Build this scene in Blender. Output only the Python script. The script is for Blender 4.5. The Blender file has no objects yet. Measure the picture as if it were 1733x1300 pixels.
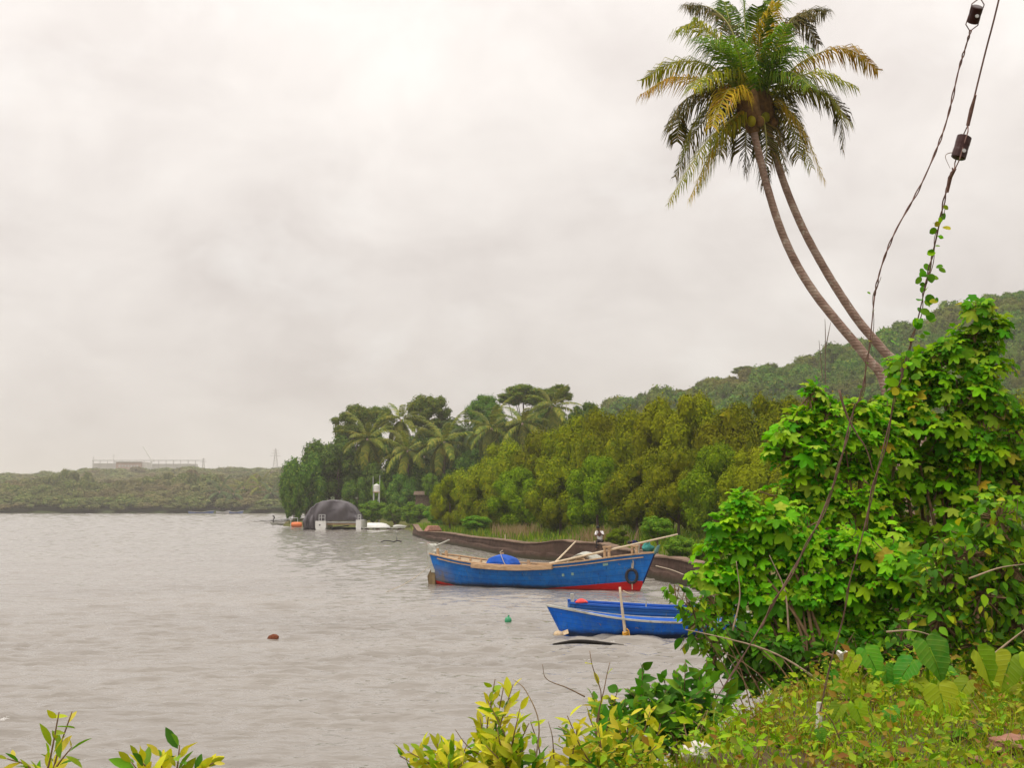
import bpy, bmesh, math, random
import numpy as np
from mathutils import Vector, Matrix, Euler

R = math.radians
random.seed(7)
S = bpy.context.scene
COL = S.collection

# ------------------------------------------------------------------ camera
CAMZ = 3.6
FPX = 2400.0                      # focal length in photo pixels (1733 wide)
PITCH = math.atan(205.0 / FPX)
cam_d = bpy.data.cameras.new('camera')
cam_d.sensor_width = 36.0
cam_d.lens = FPX / 1733.0 * 36.0
cam_d.clip_start = 0.1
cam_d.clip_end = 9000
cam = bpy.data.objects.new('camera', cam_d)
COL.objects.link(cam)
cam.location = (0, 0, CAMZ)
cam.rotation_euler = (R(90) + PITCH, 0, 0)
S.camera = cam

# ------------------------------------------------------------------ world: overcast sky
SUN_EL, SUN_AZ = R(66), R(-62)
W = bpy.data.worlds.new('World')
S.world = W
W.use_nodes = True
nt = W.node_tree
for n in list(nt.nodes):
    nt.nodes.remove(n)


def wn(t, **kw):
    n = nt.nodes.new(t)
    for k, v in kw.items():
        setattr(n, k, v)
    return n


def wmath(op, a, b=None, c=None):
    n = wn('ShaderNodeMath', operation=op)
    for i, v in enumerate((a, b, c)):
        if v is None:
            continue
        if isinstance(v, (int, float)):
            n.inputs[i].default_value = v
        else:
            nt.links.new(v, n.inputs[i])
    return n.outputs[0]


def wmix(f, a, b):
    n = wn('ShaderNodeMix', data_type='RGBA')
    for s, v in ((n.inputs[0], f), (n.inputs[6], a), (n.inputs[7], b)):
        if isinstance(v, (int, float)):
            s.default_value = v
        elif isinstance(v, tuple):
            s.default_value = (*v, 1)
        else:
            nt.links.new(v, s)
    return n.outputs[2]


wout = wn('ShaderNodeOutputWorld')
wbg = wn('ShaderNodeBackground')
wtc = wn('ShaderNodeTexCoord')
wsep = wn('ShaderNodeSeparateXYZ')
nt.links.new(wtc.outputs['Generated'], wsep.inputs[0])
wz = wmath('MAXIMUM', wsep.outputs[2], 0.0)
wden = wmath('ADD', wz, 0.55)
wcx = wmath('DIVIDE', wsep.outputs[0], wden)
wcy = wmath('DIVIDE', wsep.outputs[1], wden)
wcomb = wn('ShaderNodeCombineXYZ')
nt.links.new(wcx, wcomb.inputs[0])
nt.links.new(wcy, wcomb.inputs[1])


def wnoise(scale, detail, rough, dist, off):
    mp = wn('ShaderNodeMapping')
    mp.inputs['Location'].default_value = off
    nt.links.new(wcomb.outputs[0], mp.inputs[0])
    n = wn('ShaderNodeTexNoise')
    n.inputs['Scale'].default_value = scale
    n.inputs['Detail'].default_value = detail
    n.inputs['Roughness'].default_value = rough
    n.inputs['Distortion'].default_value = dist
    nt.links.new(mp.outputs[0], n.inputs[0])
    return n.outputs[0]


def wramp(fac, stops):
    n = wn('ShaderNodeValToRGB')
    while len(n.color_ramp.elements) > 1:
        n.color_ramp.elements.remove(n.color_ramp.elements[-1])
    for i, (p, c) in enumerate(stops):
        e = n.color_ramp.elements[0] if i == 0 else n.color_ramp.elements.new(p)
        e.position = p
        e.color = (c, c, c, 1)
    nt.links.new(fac, n.inputs[0])
    return n.outputs[0]


big = wnoise(3.6, 5.0, 0.52, 0.45, (3.1, 1.7, 0.4))
fine = wnoise(8.0, 6.0, 0.55, 0.5, (0.3, 5.2, 2.4))
gap = wramp(wnoise(5.0, 7.0, 0.58, 0.4, (7.7, 2.2, 1.0)), [(0.0, 0), (0.55, 0), (0.72, 1)])
cloud = wmath('ADD', wmath('MULTIPLY', wramp(big, [(0.30, 0), (0.68, 1)]), 0.6),
              wmath('MULTIPLY', wramp(fine, [(0.30, 0), (0.70, 1)]), 0.4))
# overcast luminance rises evenly from horizon to zenith
cie = wmath('ADD', wmath('MULTIPLY', wz, 1.4), 1.0)
colour = wmix(cloud, (0.79, 0.722, 0.686), (1.14, 1.078, 1.022))
colour = wmix(wmath('MULTIPLY', gap, 0.45), colour, (1.16, 1.13, 1.09))
lum = wmath('MULTIPLY', cie, 0.548)
vm = wn('ShaderNodeVectorMath', operation='SCALE')
nt.links.new(colour, vm.inputs[0])
nt.links.new(lum, vm.inputs['Scale'])
sky = wn('ShaderNodeTexSky')
sky.sky_type = 'NISHITA'
sky.sun_disc = False
sky.sun_elevation = SUN_EL
sky.sun_rotation = SUN_AZ
sky.dust_density = 4.0
skys = wn('ShaderNodeVectorMath', operation='SCALE')
skys.inputs['Scale'].default_value = 0.08
nt.links.new(sky.outputs[0], skys.inputs[0])
veil = wmix(0.95, skys.outputs[0], vm.outputs[0])
nt.links.new(veil, wbg.inputs[0])
wbg.inputs[1].default_value = 1.0
nt.links.new(wbg.outputs[0], wout.inputs[0])

# ------------------------------------------------------------------ sun (soft, behind cloud)
sd = bpy.data.lights.new('sun', 'SUN')
sd.energy = 1.5
sd.angle = R(22)
sd.color = (1.0, 0.96, 0.90)
sun = bpy.data.objects.new('sun', sd)
COL.objects.link(sun)
# shines from behind and left of the camera
sdir = Vector((math.sin(SUN_AZ) * math.cos(SUN_EL), -math.cos(SUN_AZ) * math.cos(SUN_EL), math.sin(SUN_EL)))
sun.rotation_euler = sdir.to_track_quat('Z', 'Y').to_euler()
sky.sun_rotation = math.atan2(sdir.x, sdir.y)

S.view_settings.view_transform = 'Standard'
S.view_settings.look = 'None'
S.view_settings.exposure = 0.42
S.view_settings.gamma = 1.0
S.render.engine = 'CYCLES'
S.cycles.use_denoising = True
S.cycles.denoising_prefilter = 'ACCURATE'
S.cycles.max_bounces = 7
S.cycles.diffuse_bounces = 3
S.cycles.glossy_bounces = 3
S.cycles.transmission_bounces = 4
S.cycles.volume_bounces = 1
S.cycles.transparent_max_bounces = 4


# ------------------------------------------------------------------ pixel helpers (photo pixels -> world)
def ray(px, py):
    a = (px - 866.5) / FPX
    b = (650.0 - py) / FPX
    c, s = math.cos(PITCH), math.sin(PITCH)
    return Vector((a, c - s * b, s + c * b))


def at(px, py, Y):
    d = ray(px, py)
    return Vector((d.x * Y / d.y, Y, CAMZ + d.z * Y / d.y))


def on(px, py, z=0.0):
    d = ray(px, py)
    t = (z - CAMZ) / d.z
    return Vector((d.x * t, d.y * t, z))


# ------------------------------------------------------------------ object helpers
def tag(o, label=None, cat=None, group=None, kind=None):
    if label:
        o['label'] = label
    if cat:
        o['category'] = cat
    if group:
        o['group'] = group
    if kind:
        o['kind'] = kind
    return o


def empty(name, loc=(0, 0, 0), rz=0.0):
    o = bpy.data.objects.new(name, None)
    o.empty_display_size = 0.2
    o.location = loc
    o.rotation_euler = (0, 0, rz)
    COL.objects.link(o)
    return o


def link(name, me, parent=None, mat=None):
    if mat is not None and not me.materials:
        me.materials.append(mat)
    o = bpy.data.objects.new(name, me)
    COL.objects.link(o)
    if parent is not None:
        o.parent = parent
    return o


def np_mesh(name, V, F, mat=None, smooth=False):
    """V (n,3) array; F (m,k) int array with constant k, or a list of such arrays"""
    me = bpy.data.meshes.new(name)
    V = np.asarray(V, dtype=np.float32)
    Fs = F if isinstance(F, list) else [F]
    Fs = [np.asarray(f, dtype=np.int32) for f in Fs if len(f)]
    nl = sum(f.size for f in Fs)
    nf = sum(len(f) for f in Fs)
    me.vertices.add(len(V))
    me.vertices.foreach_set('co', V.ravel())
    me.loops.add(nl)
    me.loops.foreach_set('vertex_index', np.concatenate([f.ravel() for f in Fs]))
    me.polygons.add(nf)
    starts, tot = [], []
    p = 0
    for f in Fs:
        k = f.shape[1]
        starts.append(p + np.arange(len(f)) * k)
        tot.append(np.full(len(f), k))
        p += f.size
    me.polygons.foreach_set('loop_start', np.concatenate(starts).astype(np.int32))
    me.polygons.foreach_set('loop_total', np.concatenate(tot).astype(np.int32))
    if smooth:
        me.polygons.foreach_set('use_smooth', np.ones(nf, dtype=bool))
    me.update(calc_edges=True)
    me.validate()
    if mat is not None:
        me.materials.append(mat)
    return me


class MB:
    """collects simple solids into one mesh"""

    def __init__(self):
        self.v, self.f = [], []

    def add(self, vs, fs):
        b = len(self.v)
        self.v.extend([tuple(q) for q in vs])
        self.f.extend([tuple(i + b for i in q) for q in fs])
        return self

    def box(self, c, s, rot=None, taper=1.0):
        M = rot.to_matrix() if rot is not None else Matrix.Identity(3)
        c = Vector(c)
        vs = []
        for z in (-1, 1):
            k = taper if z > 0 else 1.0
            for x, y in ((-1, -1), (1, -1), (1, 1), (-1, 1)):
                vs.append(c + M @ Vector((x * s[0] / 2 * k, y * s[1] / 2 * k, z * s[2] / 2)))
        return self.add(vs, [(3, 2, 1, 0), (4, 5, 6, 7), (0, 1, 5, 4), (1, 2, 6, 5), (2, 3, 7, 6), (3, 0, 4, 7)])

    def bar(self, a, b, w, h, up=(0, 0, 1)):
        a, b = Vector(a), Vector(b)
        t = (b - a).normalized()
        s = t.cross(Vector(up))
        if s.length < 1e-4:
            s = t.cross(Vector((0, 1, 0)))
        s.normalize()
        u = s.cross(t)
        vs = []
        for p in (a, b):
            for i, j in ((-1, -1), (1, -1), (1, 1), (-1, 1)):
                vs.append(p + s * (i * w / 2) + u * (j * h / 2))
        return self.add(vs, [(3, 2, 1, 0), (4, 5, 6, 7), (0, 1, 5, 4), (1, 2, 6, 5), (2, 3, 7, 6), (3, 0, 4, 7)])

    def tube(self, pts, rad, n=8, closed=False):
        pts = [Vector(p) for p in pts]
        m = len(pts)
        if isinstance(rad, (int, float)):
            rad = [rad] * m
        t0 = (pts[1] - pts[0]).normalized()
        s = t0.cross(Vector((0, 0, 1)))
        if s.length < 0.05:
            s = t0.cross(Vector((0, 1, 0)))
        s.normalize()
        vs, fs = [], []
        for i in range(m):
            if closed:
                t = pts[(i + 1) % m] - pts[i - 1]
            else:
                t = pts[min(i + 1, m - 1)] - pts[max(i - 1, 0)]
            t.normalize()
            s = (s - t * s.dot(t)).normalized()
            u = t.cross(s)
            for k in range(n):
                a = 2 * math.pi * k / n
                vs.append(pts[i] + (s * math.cos(a) + u * math.sin(a)) * rad[i])
        for i in range(m if closed else m - 1):
            j = (i + 1) % m
            for k in range(n):
                l = (k + 1) % n
                fs.append((i * n + k, i * n + l, j * n + l, j * n + k))
        if not closed:
            fs.append(tuple(range(n - 1, -1, -1)))
            fs.append(tuple((m - 1) * n + k for k in range(n)))
        return self.add(vs, fs)

    def lathe(self, prof, c=(0, 0, 0), n=16, M=None):
        c = Vector(c)
        vs, fs = [], []
        for r, z in prof:
            for k in range(n):
                a = 2 * math.pi * k / n
                p = Vector((r * math.cos(a), r * math.sin(a), z))
                vs.append(c + (M @ p if M else p))
        for i in range(len(prof) - 1):
            for k in range(n):
                l = (k + 1) % n
                fs.append((i * n + k, i * n + l, (i + 1) * n + l, (i + 1) * n + k))
        fs.append(tuple(range(n - 1, -1, -1)))
        fs.append(tuple((len(prof) - 1) * n + k for k in range(n)))
        return self.add(vs, fs)

    def grid(self, P):
        """P[i][j] points -> quads"""
        m, n = len(P), len(P[0])
        return self.add([q for r in P for q in r],
                        [(i * n + j, i * n + j + 1, (i + 1) * n + j + 1, (i + 1) * n + j)
                         for i in range(m - 1) for j in range(n - 1)])

    def mesh(self, name, mat=None, smooth=False):
        me = bpy.data.meshes.new(name)
        me.from_pydata(self.v, [], self.f)
        if smooth:
            me.polygons.foreach_set('use_smooth', [True] * len(me.polygons))
        me.update()
        if mat is not None:
            me.materials.append(mat)
        return me

    def build(self, name, mat=None, parent=None, smooth=False, bevel=0):
        o = link(name, self.mesh(name, mat, smooth), parent)
        if bevel:
            b = o.modifiers.new('bevel', 'BEVEL')
            b.width = bevel
            b.segments = 2
            b.limit_method = 'ANGLE'
        return o


def catmull(pts, n):
    pts = [Vector(p) for p in pts]
    P = [pts[0] * 2 - pts[1]] + pts + [pts[-1] * 2 - pts[-2]]
    out = []
    m = len(pts) - 1
    for k in range(n):
        t = k / (n - 1) * m
        i = min(int(t), m - 1)
        u = t - i
        a, b, c, d = P[i], P[i + 1], P[i + 2], P[i + 3]
        out.append(0.5 * ((2 * b) + (c - a) * u + (2 * a - 5 * b + 4 * c - d) * u * u
                          + (-a + 3 * b - 3 * c + d) * u ** 3))
    return out


def lerp_table(x, tab):
    return float(np.interp(x, [a for a, _ in tab], [b for _, b in tab]))


# ------------------------------------------------------------------ materials
def new_mat(name):
    m = bpy.data.materials.new(name)
    m.use_nodes = True
    t = m.node_tree
    for n in list(t.nodes):
        t.nodes.remove(n)
    out = t.nodes.new('ShaderNodeOutputMaterial')
    return m, t, out


def nd(t, typ, **kw):
    n = t.nodes.new(typ)
    for k, v in kw.items():
        setattr(n, k, v)
    return n


def put(t, sock, v):
    if isinstance(v, (int, float)):
        sock.default_value = v
    elif isinstance(v, tuple):
        sock.default_value = (*v, 1) if len(v) == 3 and sock.type == 'RGBA' else v
    else:
        t.links.new(v, sock)


def ramp(t, fac, stops, interp='LINEAR'):
    n = nd(t, 'ShaderNodeValToRGB')
    n.color_ramp.interpolation = interp
    while len(n.color_ramp.elements) > 1:
        n.color_ramp.elements.remove(n.color_ramp.elements[-1])
    for i, (p, c) in enumerate(stops):
        e = n.color_ramp.elements[0] if i == 0 else n.color_ramp.elements.new(p)
        e.position = p
        if isinstance(c, (int, float)):
            c = (c, c, c)
        e.color = (*c, 1)
    t.links.new(fac, n.inputs[0])
    return n.outputs[0]


def mixc(t, f, a, b, mode='MIX'):
    n = nd(t, 'ShaderNodeMix', data_type='RGBA', blend_type=mode)
    put(t, n.inputs[0], f)
    put(t, n.inputs[6], a)
    put(t, n.inputs[7], b)
    return n.outputs[2]


def mth(t, op, a, b=None, c=None):
    n = nd(t, 'ShaderNodeMath', operation=op)
    for i, v in enumerate((a, b, c)):
        if v is not None:
            put(t, n.inputs[i], v)
    return n.outputs[0]


def noise(t, scale, detail=4, rough=0.55, dist=0.0, vec=None, stretch=None):
    n = nd(t, 'ShaderNodeTexNoise')
    n.inputs['Scale'].default_value = scale
    n.inputs['Detail'].default_value = detail
    n.inputs['Roughness'].default_value = rough
    n.inputs['Distortion'].default_value = dist
    if vec is None:
        vec = nd(t, 'ShaderNodeTexCoord').outputs['Object']
    if stretch:
        mp = nd(t, 'ShaderNodeMapping')
        mp.inputs['Scale'].default_value = stretch
        t.links.new(vec, mp.inputs[0])
        vec = mp.outputs[0]
    t.links.new(vec, n.inputs[0])
    return n.outputs[0]


def principled(t, col, rough=0.7, spec=0.3, normal=None, metal=0.0):
    p = nd(t, 'ShaderNodeBsdfPrincipled')
    put(t, p.inputs['Base Color'], col)
    put(t, p.inputs['Roughness'], rough)
    put(t, p.inputs['Specular IOR Level'], spec)
    put(t, p.inputs['Metallic'], metal)
    if normal is not None:
        t.links.new(normal, p.inputs['Normal'])
    return p


def bump(t, h, strength=0.4, dist=0.05):
    b = nd(t, 'ShaderNodeBump')
    b.inputs['Strength'].default_value = strength
    b.inputs['Distance'].default_value = dist
    t.links.new(h, b.inputs['Height'])
    return b.outputs[0]


def surf(name, c1, c2, scale=3.0, rough=0.7, spec=0.3, bs=0.3, bd=0.02, stretch=None, c3=None, c3at=0.62):
    """two-tone noisy surface with fine relief, optional third stain colour"""
    m, t, out = new_mat(name)
    n1 = noise(t, scale, 6, 0.6, 0.3, stretch=stretch)
    col = ramp(t, n1, [(0.32, c1), (0.68, c2)])
    if c3:
        n3 = noise(t, scale * 0.45, 7, 0.65, 0.5, stretch=stretch)
        f = ramp(t, n3, [(c3at - 0.06, 0.0), (c3at + 0.06, 1.0)])
        col = mixc(t, f, col, c3)
    n2 = noise(t, scale * 6, 5, 0.6, stretch=stretch)
    p = principled(t, col, rough, spec, bump(t, n2, bs, bd))
    t.links.new(p.outputs[0], out.inputs[0])
    return m


def leafmat(name, stops, trans=0.35, rough=0.55, spec=0.14, obj=True, patch=None, patch_scale=0.3):
    """leaf: colour differs leaf by leaf (island and object), lets some light through"""
    m, t, out = new_mat(name)
    g = nd(t, 'ShaderNodeNewGeometry')
    oi = nd(t, 'ShaderNodeObjectInfo')
    r = g.outputs['Random Per Island']
    if obj:
        r = mth(t, 'FRACT', mth(t, 'ADD', r, mth(t, 'MULTIPLY', oi.outputs['Random'], 7.31)))
    col = ramp(t, r, stops)
    if patch:
        n = noise(t, patch_scale, 3, 0.5, vec=g.outputs['Position'])
        col = mixc(t, ramp(t, n, [(0.47, 0.0), (0.66, 0.8)]), col, patch)
    if obj:
        hs = nd(t, 'ShaderNodeHueSaturation')
        put(t, hs.inputs['Value'], mth(t, 'ADD', mth(t, 'MULTIPLY', oi.outputs['Random'], 0.5), 0.75))
        put(t, hs.inputs['Hue'], mth(t, 'ADD', mth(t, 'MULTIPLY', oi.outputs['Random'], 0.02), 0.49))
        t.links.new(col, hs.inputs['Color'])
        col = hs.outputs[0]
    p = principled(t, col, rough, spec)
    tr = nd(t, 'ShaderNodeBsdfTranslucent')
    tc = mixc(t, 1.0, col, (1.0, 1.0, 0.45), 'MULTIPLY')
    tb = nd(t, 'ShaderNodeBrightContrast')
    t.links.new(tc, tr.inputs[0])
    mx = nd(t, 'ShaderNodeMixShader')
    mx.inputs[0].default_value = trans
    t.links.new(p.outputs[0], mx.inputs[1])
    t.links.new(tr.outputs[0], mx.inputs[2])
    t.links.new(mx.outputs[0], out.inputs[0])
    t.nodes.remove(tb)
    return m


M = {}
M['bark'] = surf('bark', (0.10, 0.07, 0.05), (0.20, 0.15, 0.11), 4, 0.9, 0.1, 0.6, 0.02)
M['stem'] = surf('stem', (0.13, 0.08, 0.04), (0.24, 0.15, 0.08), 9, 0.8, 0.2, 0.3, 0.01)
M['twig'] = surf('twig', (0.28, 0.20, 0.13), (0.42, 0.32, 0.22), 9, 0.8, 0.2, 0.3, 0.01)
M['vine_stem'] = surf('vine_stem', (0.12, 0.07, 0.045), (0.2, 0.13, 0.085), 14, 0.8, 0.2, 0.4, 0.01)
M['mangrove'] = leafmat('mangrove_leaf', [(0, (0.10, 0.145, 0.001)), (0.5, (0.175, 0.225, 0.001)), (0.9, (0.26, 0.295, 0.002)), (1, (0.34, 0.31, 0.004))], 0.18, spec=0.03,
                        patch=(0.225, 0.225, 0.002), patch_scale=0.16)
M['mangrove_green'] = leafmat('mangrove_green_leaf', [(0, (0.08, 0.145, 0.001)), (0.5, (0.145, 0.235, 0.001)), (1, (0.24, 0.31, 0.003))], 0.18, spec=0.03)
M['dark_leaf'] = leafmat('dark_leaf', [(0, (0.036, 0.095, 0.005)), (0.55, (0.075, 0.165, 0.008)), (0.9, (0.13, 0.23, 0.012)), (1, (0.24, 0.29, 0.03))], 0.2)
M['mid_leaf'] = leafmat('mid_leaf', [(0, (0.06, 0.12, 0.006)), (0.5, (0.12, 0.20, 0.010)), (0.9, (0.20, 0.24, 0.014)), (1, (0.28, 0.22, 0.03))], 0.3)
M['hill_leaf'] = leafmat('hill_leaf', [(0, (0.03, 0.095, 0.002)), (0.4, (0.062, 0.165, 0.004)), (0.8, (0.125, 0.22, 0.006)), (1, (0.20, 0.21, 0.02))], 0.15,
                         patch=(0.17, 0.14, 0.022), patch_scale=0.035)
M['far_leaf'] = leafmat('far_leaf', [(0, (0.06, 0.105, 0.012)), (0.5, (0.12, 0.155, 0.025)), (1, (0.22, 0.21, 0.06))], 0.2,
                        patch=(0.20, 0.145, 0.07), patch_scale=0.03)
M['bright_bush'] = leafmat('bright_bush_leaf', [(0, (0.07, 0.19, 0.004)), (0.5, (0.13, 0.30, 0.006)), (1, (0.28, 0.40, 0.012))], 0.35)
M['lobed'] = leafmat('lobed_leaf', [(0, (0.055, 0.22, 0.002)), (0.35, (0.105, 0.36, 0.002)), (0.7, (0.20, 0.48, 0.003)), (0.93, (0.36, 0.58, 0.006)), (0.975, (0.38, 0.50, 0.04)), (1, (0.55, 0.40, 0.02))], 0.42)
M['lobed_pale'] = leafmat('lobed_pale_leaf', [(0, (0.15, 0.38, 0.004)), (0.6, (0.28, 0.50, 0.008)), (1, (0.46, 0.60, 0.06))], 0.45)
M['ovate'] = leafmat('ovate_leaf', [(0, (0.06, 0.19, 0.003)), (0.5, (0.14, 0.31, 0.004)), (0.85, (0.30, 0.42, 0.008)), (1, (0.46, 0.40, 0.02))], 0.4)
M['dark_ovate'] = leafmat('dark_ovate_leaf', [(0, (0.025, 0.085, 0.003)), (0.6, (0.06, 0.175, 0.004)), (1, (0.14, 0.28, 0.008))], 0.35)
M['gold'] = leafmat('gold_leaf', [(0, (0.22, 0.34, 0.012)), (0.3, (0.45, 0.50, 0.02)), (0.75, (0.68, 0.62, 0.03)), (1, (0.78, 0.70, 0.10))], 0.4)
M['heart'] = leafmat('heart_leaf', [(0, (0.045, 0.17, 0.008)), (0.6, (0.10, 0.28, 0.012)), (1, (0.24, 0.40, 0.02))], 0.4)
M['taro'] = leafmat('taro_leaf', [(0, (0.025, 0.20, 0.008)), (1, (0.08, 0.30, 0.008))], 0.35, rough=0.45)
M['taro_pale'] = leafmat('taro_pale_leaf', [(0, (0.16, 0.33, 0.006)), (0.5, (0.28, 0.42, 0.008)), (1, (0.42, 0.48, 0.02))], 0.45, rough=0.45)
for mk in ('taro', 'taro_pale'):
    t = M[mk].node_tree
    sp_ = nd(t, 'ShaderNodeSeparateXYZ')
    t.links.new(nd(t, 'ShaderNodeTexCoord').outputs['Object'], sp_.inputs[0])
    ph_ = mth(t, 'MULTIPLY', mth(t, 'SUBTRACT', sp_.outputs[0], mth(t, 'MULTIPLY', mth(t, 'ABSOLUTE', sp_.outputs[1]), 0.55)), 46.0)
    rib = mth(t, 'POWER', mth(t, 'ADD', mth(t, 'MULTIPLY', mth(t, 'SINE', ph_), 0.5), 0.5), 6.0)
    pr = [n for n in t.nodes if n.type == 'BSDF_PRINCIPLED'][0]
    old = pr.inputs['Base Color'].links[0].from_socket
    blot = ramp(t, noise(t, 5.0, 4, 0.6), [(0.35, 0.0), (0.7, 0.35)])
    newc = mixc(t, mth(t, 'MULTIPLY', rib, 0.10), mixc(t, blot, old, (0.26, 0.30, 0.02)), (0.42, 0.55, 0.12))
    t.links.new(newc, pr.inputs['Base Color'])
    t.links.new(bump(t, rib, 0.25, 0.01), pr.inputs['Normal'])
M['herb'] = leafmat('herb_leaf', [(0, (0.09, 0.22, 0.004)), (0.4, (0.23, 0.44, 0.005)), (0.74, (0.38, 0.54, 0.010)), (0.88, (0.36, 0.28, 0.02)), (1, (0.22, 0.09, 0.02))], 0.34, obj=False,
                    patch=(0.24, 0.105, 0.02), patch_scale=1.9)
M['grass'] = leafmat('bank_grass', [(0, (0.08, 0.19, 0.004)), (0.7, (0.19, 0.31, 0.008)), (1, (0.34, 0.33, 0.03))], 0.3, obj=False)
M['dry_grass'] = leafmat('dry_grass', [(0, (0.26, 0.20, 0.08)), (1, (0.42, 0.30, 0.19))], 0.3, obj=False)
M['palm_green'] = leafmat('palm_green', [(0, (0.06, 0.16, 0.004)), (0.5, (0.13, 0.25, 0.006)), (1, (0.24, 0.33, 0.01))], 0.35)
M['palm_olive'] = leafmat('palm_olive', [(0, (0.14, 0.19, 0.005)), (0.6, (0.30, 0.31, 0.008)), (1, (0.46, 0.36, 0.012))], 0.35)
M['palm_ochre'] = leafmat('palm_ochre', [(0, (0.32, 0.26, 0.008)), (0.6, (0.55, 0.36, 0.012)), (1, (0.46, 0.22, 0.03))], 0.35)
M['palm_dark'] = leafmat('palm_dark', [(0, (0.05, 0.055, 0.008)), (0.6, (0.12, 0.11, 0.012)), (1, (0.24, 0.15, 0.03))], 0.28)
M['palm_far'] = leafmat('palm_far', [(0, (0.075, 0.125, 0.010)), (0.55, (0.17, 0.21, 0.015)), (1, (0.32, 0.29, 0.03))], 0.28)
M['palm_far_dark'] = leafmat('palm_far_dark', [(0, (0.045, 0.085, 0.018)), (0.6, (0.08, 0.13, 0.03)), (1, (0.12, 0.17, 0.04))], 0.28)
M['palm_rachis'] = surf('palm_rachis', (0.30, 0.30, 0.06), (0.42, 0.38, 0.12), 6, 0.6, 0.3, 0.1)
M['palm_fibre'] = surf('palm_fibre', (0.10, 0.055, 0.025), (0.24, 0.13, 0.05), 7, 0.9, 0.1, 0.8, 0.04)
M['soil'] = surf('soil', (0.07, 0.05, 0.03), (0.16, 0.11, 0.06), 2.5, 0.95, 0.1, 0.7, 0.05, c3=(0.08, 0.10, 0.02))
M['bank_soil'] = surf('bank_soil', (0.07, 0.08, 0.02), (0.14, 0.14, 0.04), 0.6, 0.95, 0.1, 0.5, 0.1, c3=(0.16, 0.11, 0.06))
M['forest_floor'] = surf('forest_floor', (0.03, 0.045, 0.015), (0.06, 0.075, 0.025), 0.08, 0.95, 0.1, 0.6, 0.4)
M['wood'] = surf('weathered_wood', (0.34, 0.21, 0.11), (0.56, 0.39, 0.24), 3, 0.75, 0.2, 0.4, 0.01, (1, 6, 6), c3=(0.24, 0.14, 0.08))
M['wood_pale'] = surf('pale_wood', (0.48, 0.38, 0.25), (0.64, 0.54, 0.40), 4, 0.75, 0.2, 0.3, 0.01, (1, 5, 5), c3=(0.30, 0.22, 0.14), c3at=0.66)
M['wood_grey'] = surf('grey_wood', (0.33, 0.33, 0.28), (0.50, 0.50, 0.45), 5, 0.8, 0.2, 0.3, 0.01, c3=(0.24, 0.22, 0.16))
M['rudder'] = surf('rudder_wood', (0.10, 0.065, 0.03), (0.24, 0.17, 0.085), 4, 0.8, 0.2, 0.4, 0.01, (1, 1, 0.25))
M['blue_tarp'] = surf('blue_tarp', (0.003, 0.055, 0.34), (0.006, 0.10, 0.50), 3, 0.6, 0.2, 0.3, 0.03)
M['rubber'] = surf('rubber', (0.012, 0.012, 0.016), (0.035, 0.034, 0.04), 8, 0.7, 0.3, 0.2, 0.005)
M['rope'] = surf('rope', (0.36, 0.30, 0.22), (0.54, 0.46, 0.34), 30, 0.9, 0.1, 0.5, 0.004)
M['wire'] = surf('rusty_wire', (0.15, 0.08, 0.065), (0.26, 0.15, 0.12), 25, 0.7, 0.35, 0.5, 0.004)
M['insulator'] = surf('glazed_brown', (0.022, 0.007, 0.007), (0.05, 0.014, 0.012), 5, 0.35, 0.3, 0.1, 0.003)
M['white_grp'] = surf('white_hull', (0.62, 0.61, 0.57), (0.76, 0.75, 0.72), 1.2, 0.35, 0.5, 0.05, 0.01, c3=(0.5, 0.46, 0.38), c3at=0.68)
M['grey_tarp'] = surf('grey_tarp', (0.075, 0.066, 0.074), (0.115, 0.102, 0.112), 0.5, 0.55, 0.35, 0.35, 0.08)
M['metal'] = surf('galvanised', (0.42, 0.42, 0.42), (0.58, 0.58, 0.56), 6, 0.4, 0.5, 0.1, 0.004)
M['orange'] = surf('orange_plastic', (0.62, 0.13, 0.03), (0.72, 0.20, 0.06), 3, 0.5, 0.4, 0.1)
M['red'] = surf('red_cloth', (0.62, 0.04, 0.04), (0.75, 0.09, 0.08), 6, 0.7, 0.3, 0.2)
M['green_plastic'] = surf('green_plastic', (0.02, 0.22, 0.09), (0.04, 0.34, 0.15), 4, 0.4, 0.5, 0.1)
M['husk'] = surf('brown_husk', (0.10, 0.03, 0.015), (0.24, 0.08, 0.04), 8, 0.9, 0.1, 0.6, 0.01)
M['black_wet'] = surf('wet_black_wood', (0.008, 0.007, 0.006), (0.022, 0.018, 0.015), 4, 0.8, 0.15, 0.3, 0.01)
M['skin'] = surf('skin', (0.10, 0.045, 0.028), (0.14, 0.065, 0.04), 12, 0.55, 0.35, 0.1, 0.002)
M['hair'] = surf('hair', (0.006, 0.005, 0.005), (0.016, 0.013, 0.012), 30, 0.6, 0.3, 0.4, 0.004)
M['white_shirt'] = surf('white_shirt', (0.72, 0.70, 0.70), (0.84, 0.82, 0.82), 6, 0.85, 0.15, 0.4, 0.02)
M['trousers'] = surf('dark_trousers', (0.025, 0.02, 0.022), (0.05, 0.04, 0.04), 8, 0.9, 0.1, 0.3, 0.02)
M['navy'] = surf('navy_cloth', (0.008, 0.012, 0.05), (0.02, 0.025, 0.08), 8, 0.85, 0.15, 0.4, 0.02)
M['teal'] = surf('teal_net', (0.03, 0.20, 0.17), (0.07, 0.32, 0.28), 9, 0.8, 0.2, 0.5, 0.03)
M['dusty_red'] = surf('dusty_red_cloth', (0.36, 0.09, 0.07), (0.50, 0.17, 0.14), 8, 0.85, 0.1, 0.3, 0.02)
M['brick_red'] = surf('haze_paled_cladding', (0.46, 0.33, 0.28), (0.54, 0.41, 0.36), 0.2, 0.8, 0.2, 0.1)  # red cladding paled towards the sky tone, distance haze put into the colour
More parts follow.
